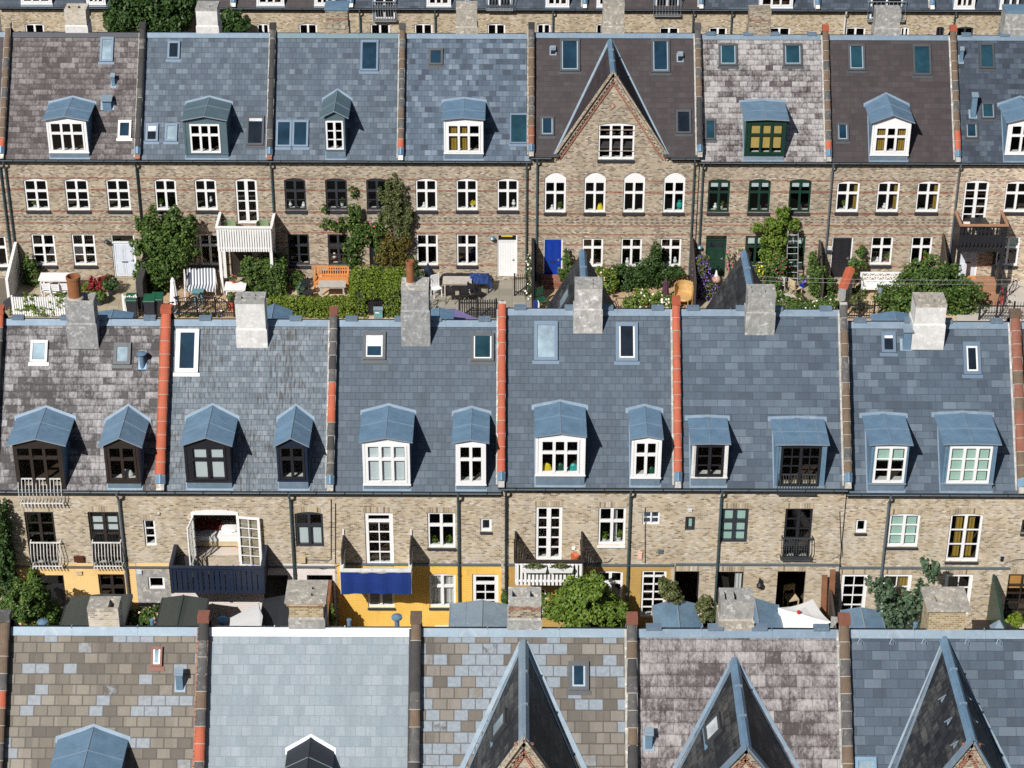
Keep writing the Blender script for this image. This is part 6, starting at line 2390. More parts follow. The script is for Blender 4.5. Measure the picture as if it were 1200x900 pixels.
m_.box(-.19, .19, -.14, .0, 0, .40)
m_.build('body', r)
m_ = MB('zinc_pale')
m_.hexa([V((-.21, -.18, .40)), V((.21, -.18, .40)), V((.21, .02, .46)), V((-.21, .02, .46)), V((-.21, -.18, .42)), V((.21, -.18, .42)), V((.21, .02, .49)), V((-.21, .02, .49))])
m_.build('lid', r)
MB('white').box(-.13, .05, -.143, -.139, .24, .29).build('name_plate', r)
bench('orange varnished wooden bench against the house wall', G(389, 337), 1.5, 'wood_orange')
table('pale wooden table in front of the orange bench', G(390, 349), 1.22, .62, .72, 'wood_grey')
veg('shrub', 'round shrub between the tall hedge block and the orange bench', 'shrub', 88.070, [(347, 327, 9, 10, .35), (353, 335, 8, 8, .35)], 700, .10, 'leaf', 45, gap=.3)
chair('low dark folding chair behind the yellow green hedge', G(361, 352), 'charcoal', .4, None, True)
pot_plant('bluish leaved plant in dark pot behind the low hedge', G(354, 349), .17, .25, 'charcoal', [(0, 0, .45, .24, .22, .26)], 220, .1, 'leaf_blue', 46)
veg('climbing_rose', 'climbing rose with pink blooms on the charcoal window wall', 'climber', 88.890,
    [(384, 262, 9, 6, .15), (397, 265, 11, 7, .2), (414, 252, 9, 14, .2), (420, 268, 14, 12, .25), (413, 290, 12, 16, .25), (430, 275, 16, 11, .3), (442, 268, 12, 8, .25), (414, 305, 10, 10, .25), (414, 225, 4, 8, .12), (379, 245, 4, 5, .1), (446, 290, 8, 12, .3)],
    2600, .11, 'leaf', 47, gap=.45, flowers=[('pink', 40, .085)])
veg('climber', 'bushy olive climber reaching up to the third charcoal window', 'climber', 88.820,
    [(461, 232, 16, 20, .35), (470, 250, 13, 18, .35), (455, 252, 10, 14, .3), (472, 275, 10, 12, .3), (462, 215, 10, 9, .3)], 3000, .085, 'leaf_olive', 48, gap=.4)
veg('climber', 'rust tinted climber framing the dark arched door', 'climber', 88.670,
    [(458, 290, 16, 14, .4), (465, 300, 14, 12, .4), (447, 303, 9, 10, .3), (474, 285, 8, 10, .3)], 2400, .085, 'leaf_rust', 49, gap=.3)

# ------------------------------------------------------------------ garden with the tarpaulin and folding chairs
parasol_closed('slim white folded parasol beside the terracotta chimney pot', 478, 322, 298, .13, 'cloth_white')
r = thing('kayak', 'dark blue kayak standing upright against the house wall', 'kayak', G(502, 341), 0)
m_ = MB('navy')
for s_ in (1,):
    prof = [(.02, 0.0), (.16, .2), (.24, .5), (.24, .8), (.17, 1.1), (.02, 1.4)]
    m_.lathe(prof, n=12, squash=.55)
m_.build('hull', r)
MB('black').box(-.13, .13, -.145, -.12, .45, .85).build('cockpit', r)
bicycle('black bicycle with flowers at the tall hedge end', G(493, 350), 1.2)
bicycle('dark bicycle parked nearest the stained stone chimney', G(497, 368), 1.35)
veg('rose_bush', 'blush flowering rose between hedge and bicycles', 'bush', 87.670, [(489, 322, 8, 10, .3), (485, 310, 6, 9, .25), (495, 335, 7, 9, .3)], 700, .09, 'leaf_dark', 52, flowers=[('petal_blush', 40, .09)], gap=.35)
r = thing('garden_chair', 'white slatted chair leaning beside the dark kayak', 'chair', G(510, 346), .5)
m_ = MB('white')
for i in range(5):
    m_.box(-.2 + .085 * i, -.135 + .085 * i, -.02, .02, .3, 1.05)
m_.box(-.21, .21, .021, .045, .5, .56); m_.box(-.21, .21, .021, .045, .9, .96)
m_.build('backrest', r)
MB('white').box(-.21, .21, -.3, -.025, .4, .44).build('seat', r)
for s_ in (-.19, .19):
    MB('white').bar((s_, -.28, 0), (s_, -.26, .4), .035).build('leg', r)
    MB('white').bar((s_, .04, 0), (s_, .02, .3), .035).build('leg', r)
r = thing('garden_bench', 'long black bench board along the house wall', 'bench', G(546, 333), 0)
MB('black').box(-1.0, 1.0, -.16, .16, .42, .48).build('seat', r)
for s_ in (-.8, .8):
    MB('black').box(s_ - .05, s_ + .05, -.14, .14, 0, .42).build('leg', r)
table('weathered grey plank table beside the blue tarpaulin', G(536, 345), 1.3, .72, .74, 'wood_grey')
chair('black folding chair drawn up to the weathered table', G(528, 354), 'black', math.pi, 'black folding chairs', True)
chair('black folding chair drawn up to the weathered table', G(544, 354), 'black', math.pi, 'black folding chairs', True)
chair('black folding chair turned away beside the blue tarpaulin', G(557, 351), 'black', 2.4, None, True)
r = thing('covered_grill', 'garden grill covered with crumpled blue tarpaulin', 'grill', G(562, 341), 0)
rng_ = random.Random(3)
m_ = MB('tarp_blue')
nx_, ny_ = 14, 8
pt = [[V((-.55 + 1.1 * i / nx_ + rng_.uniform(-.02, .02), -.3 + .6 * j / ny_ + rng_.uniform(-.02, .02),
          .82 - .5 * max(abs(i / nx_ - .5) * 2 - .72, 0) * 2.2 - .5 * max(abs(j / ny_ - .5) * 2 - .7, 0) * 2 + rng_.uniform(-.045, .045))) for j in range(ny_ + 1)] for i in range(nx_ + 1)]
for i in range(nx_):
    for j in range(ny_):
        m_.face([pt[i][j], pt[i + 1][j], pt[i + 1][j + 1], pt[i][j + 1]])
m_.build('tarpaulin', r)
for sx in (-.4, .4):
    for sy in (-.2, .2):
        MB('black').box(sx - .03, sx + .03, sy - .03, sy + .03, 0, .6).build('leg', r)
MB('black').box(-.42, .42, -.22, .22, .58, .70).build('body', r)
fence('black pointed picket fence in front of the folding chairs', (at_z(538, 384, 0).x, 85.38, 0), (at_z(584, 384, 0).x, 85.38, 0), .95, 17, 'black', 8, wd=.5)
r = thing('awning', 'faded purple sun sail stretched beside a zinc dormer behind the slate ridge', 'sun sail', at_y(530, 372, 70.6), 0, world=True)
m_ = MB('cloth_purple')
q = [at_y(503, 362.5, 71.2), at_y(533, 361.5, 71.6), at_y(564, 375.5, 70.6), at_y(545, 378, 70.2), at_y(515, 379, 70.1)]
c_ = sum(q, V()) / 5 - V((0, 0, .18))
for a, b in zip(q, q[1:] + q[:1]):
    m_.face([a, b, (b + c_) / 2, (a + c_) / 2]); m_.face([(a + c_) / 2, (b + c_) / 2, c_])
m_.build('sail', r)
for k in range(4):
    zb_ = R2[3].zr(2 * R2[3].yr - q[k].y)
    MB('metal_dark').tube([q[k], V((q[k].x, q[k].y, zb_ - .05))], .02, 6).build('post', r)
fence('dark wire gate between white door and flowering post', (at_z(603, 356, 0).x, 87.470, 0), (at_z(617, 356, 0).x, 87.470, 0), 1.1, 6, 'black', 6, 'rod', 'iron_fence')
wall_seg('dark timber screen with white clematis beside the blue door', (X1[5] + .1, 86.370, 0), (X1[5] + .1, 88.970, 0), 1.6, 2.2, .12, 'black', name='garden_screen', cat='screen')
veg('clematis', 'white flowering clematis on the dark timber screen', 'climber', 87.670, [(620, 318, 3, 20, .5), (620, 342, 4, 16, .5)], 300, .08, 'leaf_dark', 55, stem=False, flowers=[('petal_white', 60, .09)])

# ------------------------------------------------------------------ garden of the blue door
b0 = at_y(648, 329, 88.470)
r = thing('door_steps', 'red brick steps below the blue door', 'steps', (at_y(648, 329, 88.870).x, 88.970, 0), 0)
m_ = MB('brick_red')
for i in range(3):
    m_.box(-.55, .55, -.75 + .25 * i, -.001, i * .12, (i + 1) * .12)
m_.build('tread', r)
MB('wood_brown').box(-.12, .45, -.74, -.52, .122, .15).build('doormat', r)
chair('green metal chair at the dark screen below the steps', G(635, 361), 'green_bin', .6)
r = thing('planter_box', 'blue and white box standing below the dark screen', 'box', G(628, 366), .2)
m_ = MB('cloth_blue')
m_.box(-.12, .06, -.12, .12, 0, .55)
m_.box(.065, .13, -.12, .12, 0, .52, 'white')
m_.build('body', r)
veg('rose_bush', 'leafy rose shrub right of the blue door', 'bush', 88.470, [(664, 303, 6, 8, .25), (668, 318, 8, 10, .3), (660, 322, 6, 9, .25)], 500, .11, 'leaf', 57, gap=.4)
veg('climbing_shrub', 'big dark evergreen shrub trained under the ground floor windows', 'shrub', 88.370,
    [(752, 325, 32, 18, .5), (768, 300, 7, 18, .25), (762, 312, 14, 14, .4), (735, 330, 18, 16, .5), (785, 320, 14, 9, .35), (725, 318, 14, 9, .35), (790, 318, 10, 6, .25)], 4200, .10, 'leaf_dark', 58, gap=.3)
veg('rose_bush', 'pale yellow rose bush by the pointed roof gable', 'bush', 87.770, [(713, 330, 11, 16, .45), (706, 322, 7, 10, .35)], 1100, .10, 'leaf_bright', 59, flowers=[('petal_blush', 26, .09)], gap=.35)
veg('rose_bush', 'white rose bush in full bloom behind the slate ridge', 'bush', 85.9, [(752, 350, 17, 10, .5), (772, 352, 14, 9, .4), (742, 355, 10, 8, .4), (785, 354, 7, 8, .3)], 1500, .10, 'leaf_bright', 60, flowers=[('petal_white', 120, .13)], gap=.2)
parasol_closed('folded plum coloured parasol among the white roses', 779.5, 353, 327, .16, 'cloth_plum')
r = thing('rattan_chair', 'round golden rattan armchair below the corner downpipe', 'chair', G(801, 357), -.3)
m_ = MB('rattan')
m_.lathe([(.38, .36), (.42, .55), (.44, .85), (.43, 1.02), (.40, 1.02), (.41, .85), (.39, .56), (.34, .38)], n=14, a0=-.2, a1=3.4)
for i in range(12):
    a = -.2 + 3.6 * i / 11
    m_.tube([(.40 * math.cos(a), .40 * math.sin(a), .1), (.44 * math.cos(a), .44 * math.sin(a), .9), (.43 * math.cos(a), .43 * math.sin(a), 1.05)], .016, 5)
m_.build('backrest', r)
m_ = MB('rattan')
m_.lathe([(.001, .44), (.36, .44), (.39, .40), (.38, .34), (.001, .34)], n=16)
m_.build('seat', r)
for sx in (-1, 1):
    for sy in (-1, 1):
        MB('rattan').tube([(sx * .26, sy * .26, 0), (sx * .24, sy * .24, .36)], .02, 6).build('leg', r)
bicycle('dark bicycle half hidden under the evergreen shrub', G(727, 366), .1)
r = thing('meter_box', 'small white box fixed on the wall under the window sill', 'box', at_y(789, 335, 88.950), 0)
m_ = MB('offwhite'); m_.box(-.12, .12, -.1, .0, -.18, .18); m_.box(-.13, .13, -.112, -.1, -.19, .19); m_.build('body', r)

# ------------------------------------------------------------------ garden of the green door
wall_seg('grey timber fence overgrown with purple catmint', (X1[6] - .15, 86.070, 0), (X1[6] - .15, 88.870, 0), 1.5, 2.3, .08, 'wood_dark', name='board_fence', cat='fence')
veg('catmint', 'mass of purple flowering catmint against the timber fence', 'flowers', 87.570, [(822, 316, 10, 17, .5), (828, 335, 13, 16, .6), (825, 352, 12, 10, .5), (818, 343, 10, 14, .5)], 2200, .085, 'leaf_olive', 62, flowers=[('purple', 1300, .06)], gap=.25, stem=False)
r = thing('garden_lamp', 'pinkish globe lamp on a white post before the green door', 'lamp', G(838, 347), 0)
zc = at_y(839.5, 327, G(838, 347).y).z
MB('offwhite').tube([(0, 0, 0), (0, 0, zc - .18)], .03, 8).build('post', r)
m_ = MB('globe')
m_.lathe([(.20 * math.sin(3.1416 * i / 10) + .001, zc - .20 * math.cos(3.1416 * i / 10) * .9) for i in range(11)], n=16)
m_.build('lamp_shade', r)
m_ = MB('white'); m_.lathe([(.09, zc + .17), (.06, zc + .26), (.03, zc + .42), (.001, zc + .45)], n=10); m_.build('finial', r)
veg('climbing_plant', 'leafy climber rising to the first floor sills beside the ladder', 'climber', 88.770,
    [(909, 262, 14, 10, .3), (918, 250, 7, 7, .2), (908, 280, 16, 14, .35), (905, 300, 15, 14, .4), (890, 268, 10, 5, .2), (930, 265, 8, 7, .25), (912, 318, 15, 14, .45)], 3000, .12, 'leaf_bright', 64, gap=.38)
veg('flower_shrub', 'green shrub with bright pink flowers below the climber', 'shrub', 87.970, [(905, 325, 14, 16, .5), (915, 310, 9, 10, .35), (893, 335, 9, 12, .4)], 1400, .10, 'leaf', 65, flowers=[('pink', 70, .08)], gap=.3)
veg('flower_shrub', 'small yellow flowered shrub at the pointed roof edge', 'shrub', 87.970, [(889, 318, 5, 8, .2)], 160, .09, 'leaf_bright', 66, flowers=[('petal_yellow', 50, .1)])
veg('hollyhock', 'thin pink hollyhock stems beside the green door', 'flowers', 88.470, [(853, 305, 3, 12, .12), (858, 315, 4, 9, .15), (868, 296, 3, 5, .12)], 130, .09, 'leaf', 67, flowers=[('pink', 24, .09)], gap=.2)
r = thing('ladder', 'tall grey aluminium ladder leaning on the house wall', 'ladder', (0, 0, 0), 0, world=False)
pb0, pb1 = G(921, 341), G(934.5, 341)
yb_ = pb0.y
pt0, pt1 = at_y(923.5, 259, 88.970), at_y(935.5, 259, 88.970)
m_ = MB('metal')
for a, b in ((pb0, pt0), (pb1, pt1)):
    m_.bar(a, b, .03, .07, side=V((1, 0, 0)))
m_.build('rail', r)
for i in range(1, 11):
    t_ = i / 11.2
    MB('metal').tube([pb0.lerp(pt0, t_), pb1.lerp(pt1, t_)], .018, 6).build('rung', r)
pot_plant('royal blue pot with purple flowers by the ladder foot', G(940, 337), .16, .28, 'door_blue', [(0, 0, .42, .24, .2, .2)], 160, .09, 'leaf', 68, flowers=[('purple', 30, .08)])
chair('weathered wooden chair tilted by the pink shrub', G(917, 342), 'wood_grey', 2.6, None)
chair('pale wooden chair beside the royal blue pot', G(932, 347), 'wood_pale', 2.2, None)
table('small weathered stool among the potted flowers', G(925, 357), .4, .35, .45, 'wood_grey', planks=2, cat='stool')
for k, (xx, yy, pm, fl, lab) in enumerate(((915, 353, 'white', 'petal_white', 'white bowl of white flowers beside the weathered stool'), (935, 356, 'terracotta', 'petal_blush', 'clay pot with blush flowers under the pale wooden chair'),
                                           (906, 357, 'soil', 'purple', 'dark pot of violet flowers by the stone chimney'))):
    pot_plant(lab, G(xx, yy), .15, .22, pm, [(0, 0, .36, .25, .22, .17)], 180, .09, 'leaf', 70 + k, flowers=[(fl, 26, .08)])
veg('ground_cover', 'low white flowering ground cover behind the ridge', 'ground cover', 85.75, [(935, 357, 28, 7, .45), (965, 357, 16, 8, .4)], 1500, .09, 'leaf', 74, stem=False, flowers=[('petal_white', 50, .08)], gap=.2)
veg('ivy', 'triangle of dense ivy spilling over the timber fence', 'ivy', 87.670, [(953, 308, 6, 14, .3), (957, 322, 10, 14, .5), (963, 338, 14, 14, .6), (970, 348, 12, 10, .5)], 3000, .095, 'leaf', 75, gap=.2)
wall_seg('dark timber fence panel under the ivy next to the black door', (X1[7] - .1, 86.870, 0), (X1[7] - .1, 88.870, 0), 1.0, 2.2, .08, 'wood_dark', name='board_fence', cat='fence')

# ------------------------------------------------------------------ garden of the black door
wall_seg('stone garden wall with orange tile coping', (at_z(986, 372, 0).x, 85.970, 0), (at_z(993, 352, 0).x, 87.170, 0), 1.25, 1.65, .32, 'render_mottled', cap='cap_orange')
bench('white ornate wooden bench below the ground floor windows', G(1031, 344), 1.75, 'white', 0, ornate=True)
veg('shrub', 'feathery young shrub on the sandy path beside the tiled wall', 'shrub', 86.0, [(1006, 357, 9, 9, .35), (1003, 350, 6, 7, .25)], 500, .09, 'leaf_olive', 80, gap=.4)
veg('shrub', 'small round shrub near the white ornate bench', 'shrub', 87.670, [(1007, 342, 10, 7, .35)], 420, .09, 'leaf_olive', 81, gap=.35)
veg('rose_tree', 'small trained tree with dark round top beside the black door', 'tree', 88.570, [(1008, 297, 5, 5, .18), (1001, 308, 6, 8, .2), (1011, 309, 4, 7, .15), (999, 320, 5, 8, .2)], 420, .11, 'leaf', 82, gap=.35, crown='crown', trunk_name='trunk')
r = thing('garden_lamp', 'slim grey lamp post with flat round head by the round tree', 'lamp', G(1029, 366), 0)
zt_ = at_y(1029, 345, G(1029, 366).y).z
MB('metal').tube([(0, 0, 0), (0, 0, zt_ + .25)], .03, 8).build('post', r)
m_ = MB('zinc_pale'); m_.lathe([(.001, zt_ + .34), (.10, zt_ + .30), (.10, zt_ + .1), (.04, zt_ + .02)], n=10); m_.build('lamp_shade', r)
fence('black iron railing at the sandy path', (at_z(992, 387, 0).x, 85.36, 0), (at_z(1030, 387, 0).x, 85.36, 0), .9, 13, 'black', 6, 'rod', 'iron_fence')
veg('round_tree', 'broad dense round tree covering the white bench corner', 'tree', 86.5,
    [(1085, 340, 40, 24, 1.0), (1058, 348, 30, 24, .9), (1112, 350, 36, 22, .9), (1092, 322, 30, 17, .8), (1130, 362, 26, 15, .7), (1048, 364, 20, 14, .7), (1075, 318, 18, 12, .6), (1125, 338, 14, 14, .6), (1098, 365, 40, 14, .8)],
    8500, .12, 'leaf', 84, gap=.22, crown='crown', trunk_name='trunk', r=.13)
parasol_closed('folded white parasol at the wall beside the dark balcony', 1100, 322, 285.5, .19, 'cloth_white')
wall_seg('dark board panel between folded parasol and dark balcony', (X1[8] - .25, 87.470, 0), (X1[8] - .25, 88.970, 0), 1.7, 2.5, .06, 'wood_dark', name='board_fence', cat='fence')
pot_plant('round black hanging basket of green above the small trained tree', at_y(1010, 296, 88.770), .12, .16, 'charcoal', [(0, 0, .22, .16, .14, .12)], 90, .08, 'leaf', 86)

# ------------------------------------------------------------------ garden of the dark carved balcony
h = R1[8]
balcony(h, 1124.5, 1179, 263.5, 295, 1.5, 'black', 'wood_deck', 'carved', 12, posts=True, post_mat='black')
x0_, x1_, y0_, z0_, z1_ = h.bal
r = table('round dark table on the dark carved balcony', ((x0_ + x1_) / 2 - .1, y0_ + .75, z0_ + .135), .75, .7, 1.02, 'black', planks=1)
r = thing('wooden_stairs', 'reddish wooden steps leading down from the pale door', 'steps', (at_y(1136, 329, 88.870).x + .35, 88.970, 0), 0)
m_ = MB('wood_deck')
n_ = 6
for i in range(n_):
    m_.box(-.75, .75, -2.3 + .32 * i, -2.3 + .32 * (i + 1) - .012, 0, .055 * (i + 1))
m_.box(-.75, .75, -.38, -.002, 0, .36)
m_.build('tread', r)
MB('wood_orange').box(-.72, -.12, -.36, -.05, .362, .38).build('doormat', r)
MB('wood_dark').hexa([V((.76, -2.2, 0)), V((.82, -2.2, 0)), V((.82, -.3, 0)), V((.76, -.3, 0)), V((.76, -2.2, .35)), V((.82, -2.2, .35)), V((.82, -.3, 1.5)), V((.76, -.3, 1.5))]).build('side_panel', r)
bicycle('red bicycle parked beside the wooden steps', G(1171, 361), 1.45, 'red')
bicycle('black bicycle leaning on the wall behind the red one', G(1179, 349), .9, 'black')
fence('black iron railing along the pale paved forecourt', (at_z(1152, 388, 0).x, 85.36, 0), (at_z(1225, 388, 0).x, 85.36, 0), .9, 22, 'black', 6, 'rod', 'iron_fence')
for k, (y_a, y_b) in enumerate(((322.5, 327), (327, 332))):
    a, b = at_y(858, y_a + .5, 83.5), at_y(1240, y_b, 83.5)
    r = thing('overhead_cable', ('upper' if k == 0 else 'lower') + ' thin pale cable strung across the gardens', 'cable', a)
    m_ = MB('metal')
    m_.tube([V((0, 0, 0)).lerp(b - a, i / 12) - V((0, 0, .12 * (1 - (2 * i / 12 - 1) ** 2))) for i in range(13)], .006, 5)
    m_.build('cable', r)

# wall lamps and plates of row 1
for k, (px, py, nm, mt) in enumerate(((125, 283.5, 'wall_lamp', 'charcoal'), (577, 279.5, 'wall_lamp', 'zinc'), (820, 290, 'wall_lamp', 'zinc'), (665, 293, 'wall_lamp', 'metal'))):
    hh = R1[(1, 4, 6, 5)[k]]
    m_ = MB(mt)
    c_ = on_wall(hh, px, py, .12)
    m_.tube([V((c_.x, hh.yf, c_.z + .05)), V((c_.x, c_.y, c_.z + .08))], .02, 6)
    m_.lathe([(.001, .09), (.07, .08), (.13, .0), (.12, -.04), (.001, -.03)], c_, 12)
    m_.build(nm, hh.root)
hh = R1[7]
c_ = on_wall(hh, 971.5, 290.5)
m_ = MB('white'); m_.box(c_.x - .12, c_.x + .12, hh.yf - .02, hh.yf - .002, c_.z - .08, c_.z + .08)
npl = m_.build('house_number', hh.root)
for dx in (-.045, .035):
    MB('navy').box(c_.x + dx, c_.x + dx + .022, hh.yf - .0235, hh.yf - .0195, c_.z - .055, c_.z + .055).build('digit', npl)
MB('charcoal').box(c_.x - .1, c_.x + .12, hh.yf - .09, hh.yf - .002, c_.z - .24, c_.z - .12).build('letter_box', hh.root)
h4 = R1[4]
c_ = on_wall(h4, 594, 277.5)
MB('petal_yellow').box(c_.x - .25, c_.x + .25, h4.yf + .075, h4.yf + .085, c_.z - .03, c_.z + .06).build('name_sign', h4.root)

# ------------------------------------------------------------------ far yards: ivy and tree
veg('ivy_tree', 'large dark ivy clad tree behind the first two slate ridges', 'tree', 106.6,
    [(150, 14, 24, 24, 1.0), (178, 8, 26, 26, 1.0), (205, 14, 24, 24, 1.0), (190, 28, 24, 14, .9), (135, 25, 14, 16, .8)], 6500, .17, 'leaf_dark', 90, gap=.22, crown='crown', trunk_name='trunk', r=.2)
veg('ivy_tree', 'smaller dark bush behind the pale rendered chimney', 'tree', 106.6, [(270, 25, 13, 14, .8), (283, 30, 10, 10, .7), (258, 30, 7, 10, .5)], 1800, .16, 'leaf_dark', 91, gap=.25, crown='crown', trunk_name='trunk', r=.12)

# ------------------------------------------------------------------ row 2: balconies and things on the backs
h = R2[2]
balcony(h, 201, 308, 664.5, 695, 1.35, 'navy', 'navy', 'boards', 17, gaps=.035, deck='wood_dark')
x0_, x1_, y0_, z0_, z1_ = h.bal
hx0, hx1, hz0, hz1 = h.rect((229, 279, 603, 671))


def door_leaf(hh, x, y, ang, wd, z0, z1, rows=5, cols=2, name='balcony_door'):
    """Glazed leaf standing open, hinged at (x, y) and turned by ang."""
    R_ = Matrix.Rotation(ang, 4, 'Z')
    xf = lambda p: V((x, y, 0)) + (R_ @ V((p.x, p.y, 0))) + V((0, 0, p.z))
    m_ = MB('white', xf)
    b_ = .085
    m_.box(0, b_, -.02, .02, z0, z1); m_.box(wd - b_, wd, -.02, .02, z0, z1)
    m_.box(b_, wd - b_, -.02, .02, z0, z0 + b_ * 1.4); m_.box(b_, wd - b_, -.02, .02, z1 - b_, z1)
    for i in range(1, rows):
        z = z0 + b_ * 1.4 + (z1 - z0 - 2.4 * b_) * i / rows
        m_.box(b_, wd - b_, -.012, .012, z - .014, z + .014)
    for i in range(1, cols):
        a = b_ + (wd - 2 * b_) * i / cols
        m_.box(a - .014, a + .014, -.0125, .0125, z0 + b_, z1 - b_)
    o = m_.build(name, hh.root)
    g_ = MB('glass', xf)
    g_.face([V((b_, 0, z0 + b_)), V((wd - b_, 0, z0 + b_)), V((wd - b_, 0, z1 - b_)), V((b_, 0, z1 - b_))])
    g_.build('pane', o)
    return o


door_leaf(h, hx1 + .02, h.yf - .05, math.radians(-8), .80, z0_ + .18, hz1 - .03)
door_leaf(h, hx0 - .0, h.yf - .02, math.radians(-97), .80, z0_ + .18, hz1 - .03)
m_ = MB('white')
m_.box(hx0 - .07, hx1 + .07, h.yf - .03, h.yf + .06, hz1 - .0, hz1 + .09); m_.box(hx0 - .07, hx0, h.yf - .03, h.yf + .06, z0_ + .15, hz1); m_.box(hx1, hx1 + .07, h.yf - .03, h.yf + .06, z0_ + .15, hz1)
tp = arch_pts(hx0 - .07, hx1 + .07, hz1 + .2, .1)
for (xa, za), (xb, zb) in zip(tp, tp[1:]):
    m_.hexa([V((xa, h.yf - .03, hz1 + .09)), V((xb, h.yf - .03, hz1 + .09)), V((xb, h.yf + .0, hz1 + .09)), V((xa, h.yf + .0, hz1 + .09)), V((xa, h.yf - .03, za)), V((xb, h.yf - .03, zb)), V((xb, h.yf + .0, zb)), V((xa, h.yf + .0, za))])
m_.build('door_frame', h.root)
zf_ = 3.04
yb0 = at_z(255, 637, zf_ + .22).y
r = thing('bed', 'bed with white sheets and rust blanket inside the open balcony doors', 'bed', ((hx0 + hx1) / 2 - .25, yb0, zf_), 0)
MB('wood_pale').box(-1.0, .95, .0, 1.0, .12, .30).build('bed_frame', r)
MB('cloth_white').box(-.98, .92, .03, .97, .30, .50).build('mattress', r)
m_ = MB('cloth_rust')
rng_ = random.Random(5)
pt = [[V((-1.0 + 1.25 * i / 8, .32 + .68 * j / 5 + rng_.uniform(-.03, .03), .53 + rng_.uniform(0, .06))) for j in range(6)] for i in range(9)]
for i in range(8):
    for j in range(5):
        m_.face([pt[i][j], pt[i + 1][j], pt[i + 1][j + 1], pt[i][j + 1]], smooth=True)
m_.build('blanket', r)
m_ = MB('cloth_white')
for i in range(1):
    m_.lathe([(.001, .62), (.18, .61), (.28, .56), (.26, .51), (.001, .505)], (.62, .55, 0), 14, squash=1.35)
m_.build('pillow', r)
for sx in (-.9, .85):
    for sy in (.05, .95):
        MB('wood_orange').box(sx - .03, sx + .03, sy - .03, sy + .03, 0, .12).build('leg', r)
r = thing('deck_chair', 'folded lounge chair with white rails on the navy balcony', 'chair', (at_y(212, 655, y0_ + .5).x, y0_ + .75, z0_ + .135), 0)
MB('black').hexa([V((-.28, -.5, .12)), V((.3, -.5, .12)), V((.3, .45, .5)), V((-.28, .45, .5)), V((-.28, -.5, .17)), V((.3, -.5, .17)), V((.3, .45, .55)), V((-.28, .45, .55))]).build('seat', r)
m_ = MB('offwhite')
for s_ in (-.3, .32):
    m_.tube([(s_, -.55, .0), (s_, -.55, .2), (s_, .5, .62), (s_, .5, 0)], .015, 6)
for i in range(4):
    m_.tube([(-.3, -.3 + .2 * i, .3 + .08 * i), (-.3, -.3 + .2 * i, .02)], .01, 5)
m_.build('frame', r)
r = thing('flower_box', 'long flower box with lavender on the navy balcony floor', 'flower box', ((x0_ + x1_) / 2 + .5, y0_ + .28, z0_ + .135), 0)
MB('wood_pale').box(-.85, .85, -.11, .11, .3, .52).build('box_body', r)
for s_ in (-.75, .75):
    MB('wood_pale').box(s_ - .04, s_ + .04, -.1, .1, 0, .3).build('leg', r)
foliage('foliage', r, [(-.5, 0, .62, .25, .12, .12), (.3, 0, .58, .5, .1, .08)], 260, .07, 'leaf_olive', 95, .1)
foliage('blossom', r, [(.4, 0, .78, .45, .1, .18), (0, 0, .75, .3, .1, .14)], 50, .045, 'purple', 96, 0)

h = R2[3]
balcony(h, 400.5, 480.5, 668, 695, 1.35, 'white_worn', 'white_worn', 'boards', 10, deck='wood_grey')
x0_, x1_, y0_, z0_, z1_ = h.bal
m_ = MB('cloth_blue')
n_ = 22
for i in range(n_):
    a, b = x0_ - .03 + (x1_ - x0_ + .06) * i / n_, x0_ - .03 + (x1_ - x0_ + .06) * (i + 1) / n_
    ya, yb_ = y0_ - .05 - .02 * math.sin(i * 1.1), y0_ - .05 - .02 * math.sin((i + 1) * 1.1)
    za = z0_ - .02 + .03 * math.sin(math.pi * i / n_)
    zb = z0_ - .02 + .03 * math.sin(math.pi * (i + 1) / n_)
    zm = (z0_ + z1_) / 2
    m_.face([V((a, ya, za)), V((b, yb_, zb)), V((b, yb_ - .012, zm)), V((a, ya - .012, zm))], smooth=True)
    m_.face([V((a, ya - .012, zm)), V((b, yb_ - .012, zm)), V((b, yb_, z1_ - .05 - .04 * math.sin(math.pi * (i + 1) / n_))), V((a, ya, z1_ - .05 - .04 * math.sin(math.pi * i / n_)))], smooth=True)
m_.build('privacy_cloth', [c for c in h.root.children if c.name.startswith('balcony')][-1])
for X in (x0_, x1_):
    m_ = MB('wood_dark')
    m_.box(X - .02, X + .02, y0_ + .3, h.yf - .003, z1_, z1_ + .55)
    m_.box(X - .03, X + .03, h.yf - .06, h.yf - .004, z1_, z1_ + .75, 'white_worn')
    m_.build('side_screen', [c for c in h.root.children if c.name.startswith('balcony')][-1])
h = R2[4]
bo = balcony(h, 604, 682.5, 657.5, 686, 1.3, 'white', 'brown_dark', 'pickets', 17, gaps=.05, deck='wood_dark')
x0_, x1_, y0_, z0_, z1_ = h.bal
for X in (x0_, x1_):
    m_ = MB('brown_dark')
    m_.box(X - .03, X + .03, y0_ + .1, h.yf - .003, z1_ - .02, z1_ + .34)
    m_.build('side_screen', bo)
for xx, lab in ((at_y(626, 665, y0_).x, 'white flower box hung on the balcony pickets nearest the party wall'), (at_y(657, 665, y0_).x, 'white flower box hung on the balcony pickets nearest the leafy tree')):
    r = thing('flower_box', lab, 'flower box', (xx, y0_ - .14, z1_ - .33), 0, 'flower boxes on the white balcony')
    m_ = MB('white')
    m_.hexa([V((-.38, -.09, 0)), V((.38, -.09, 0)), V((.38, .1, 0)), V((-.38, .1, 0)), V((-.42, -.11, .17)), V((.42, -.11, .17)), V((.42, .11, .17)), V((-.42, .11, .17))])
    m_.build('box_body', r)
    foliage('foliage', r, [(0, 0, .2, .38, .1, .1)], 220, .07, 'leaf_olive', int(xx * 10), 0)
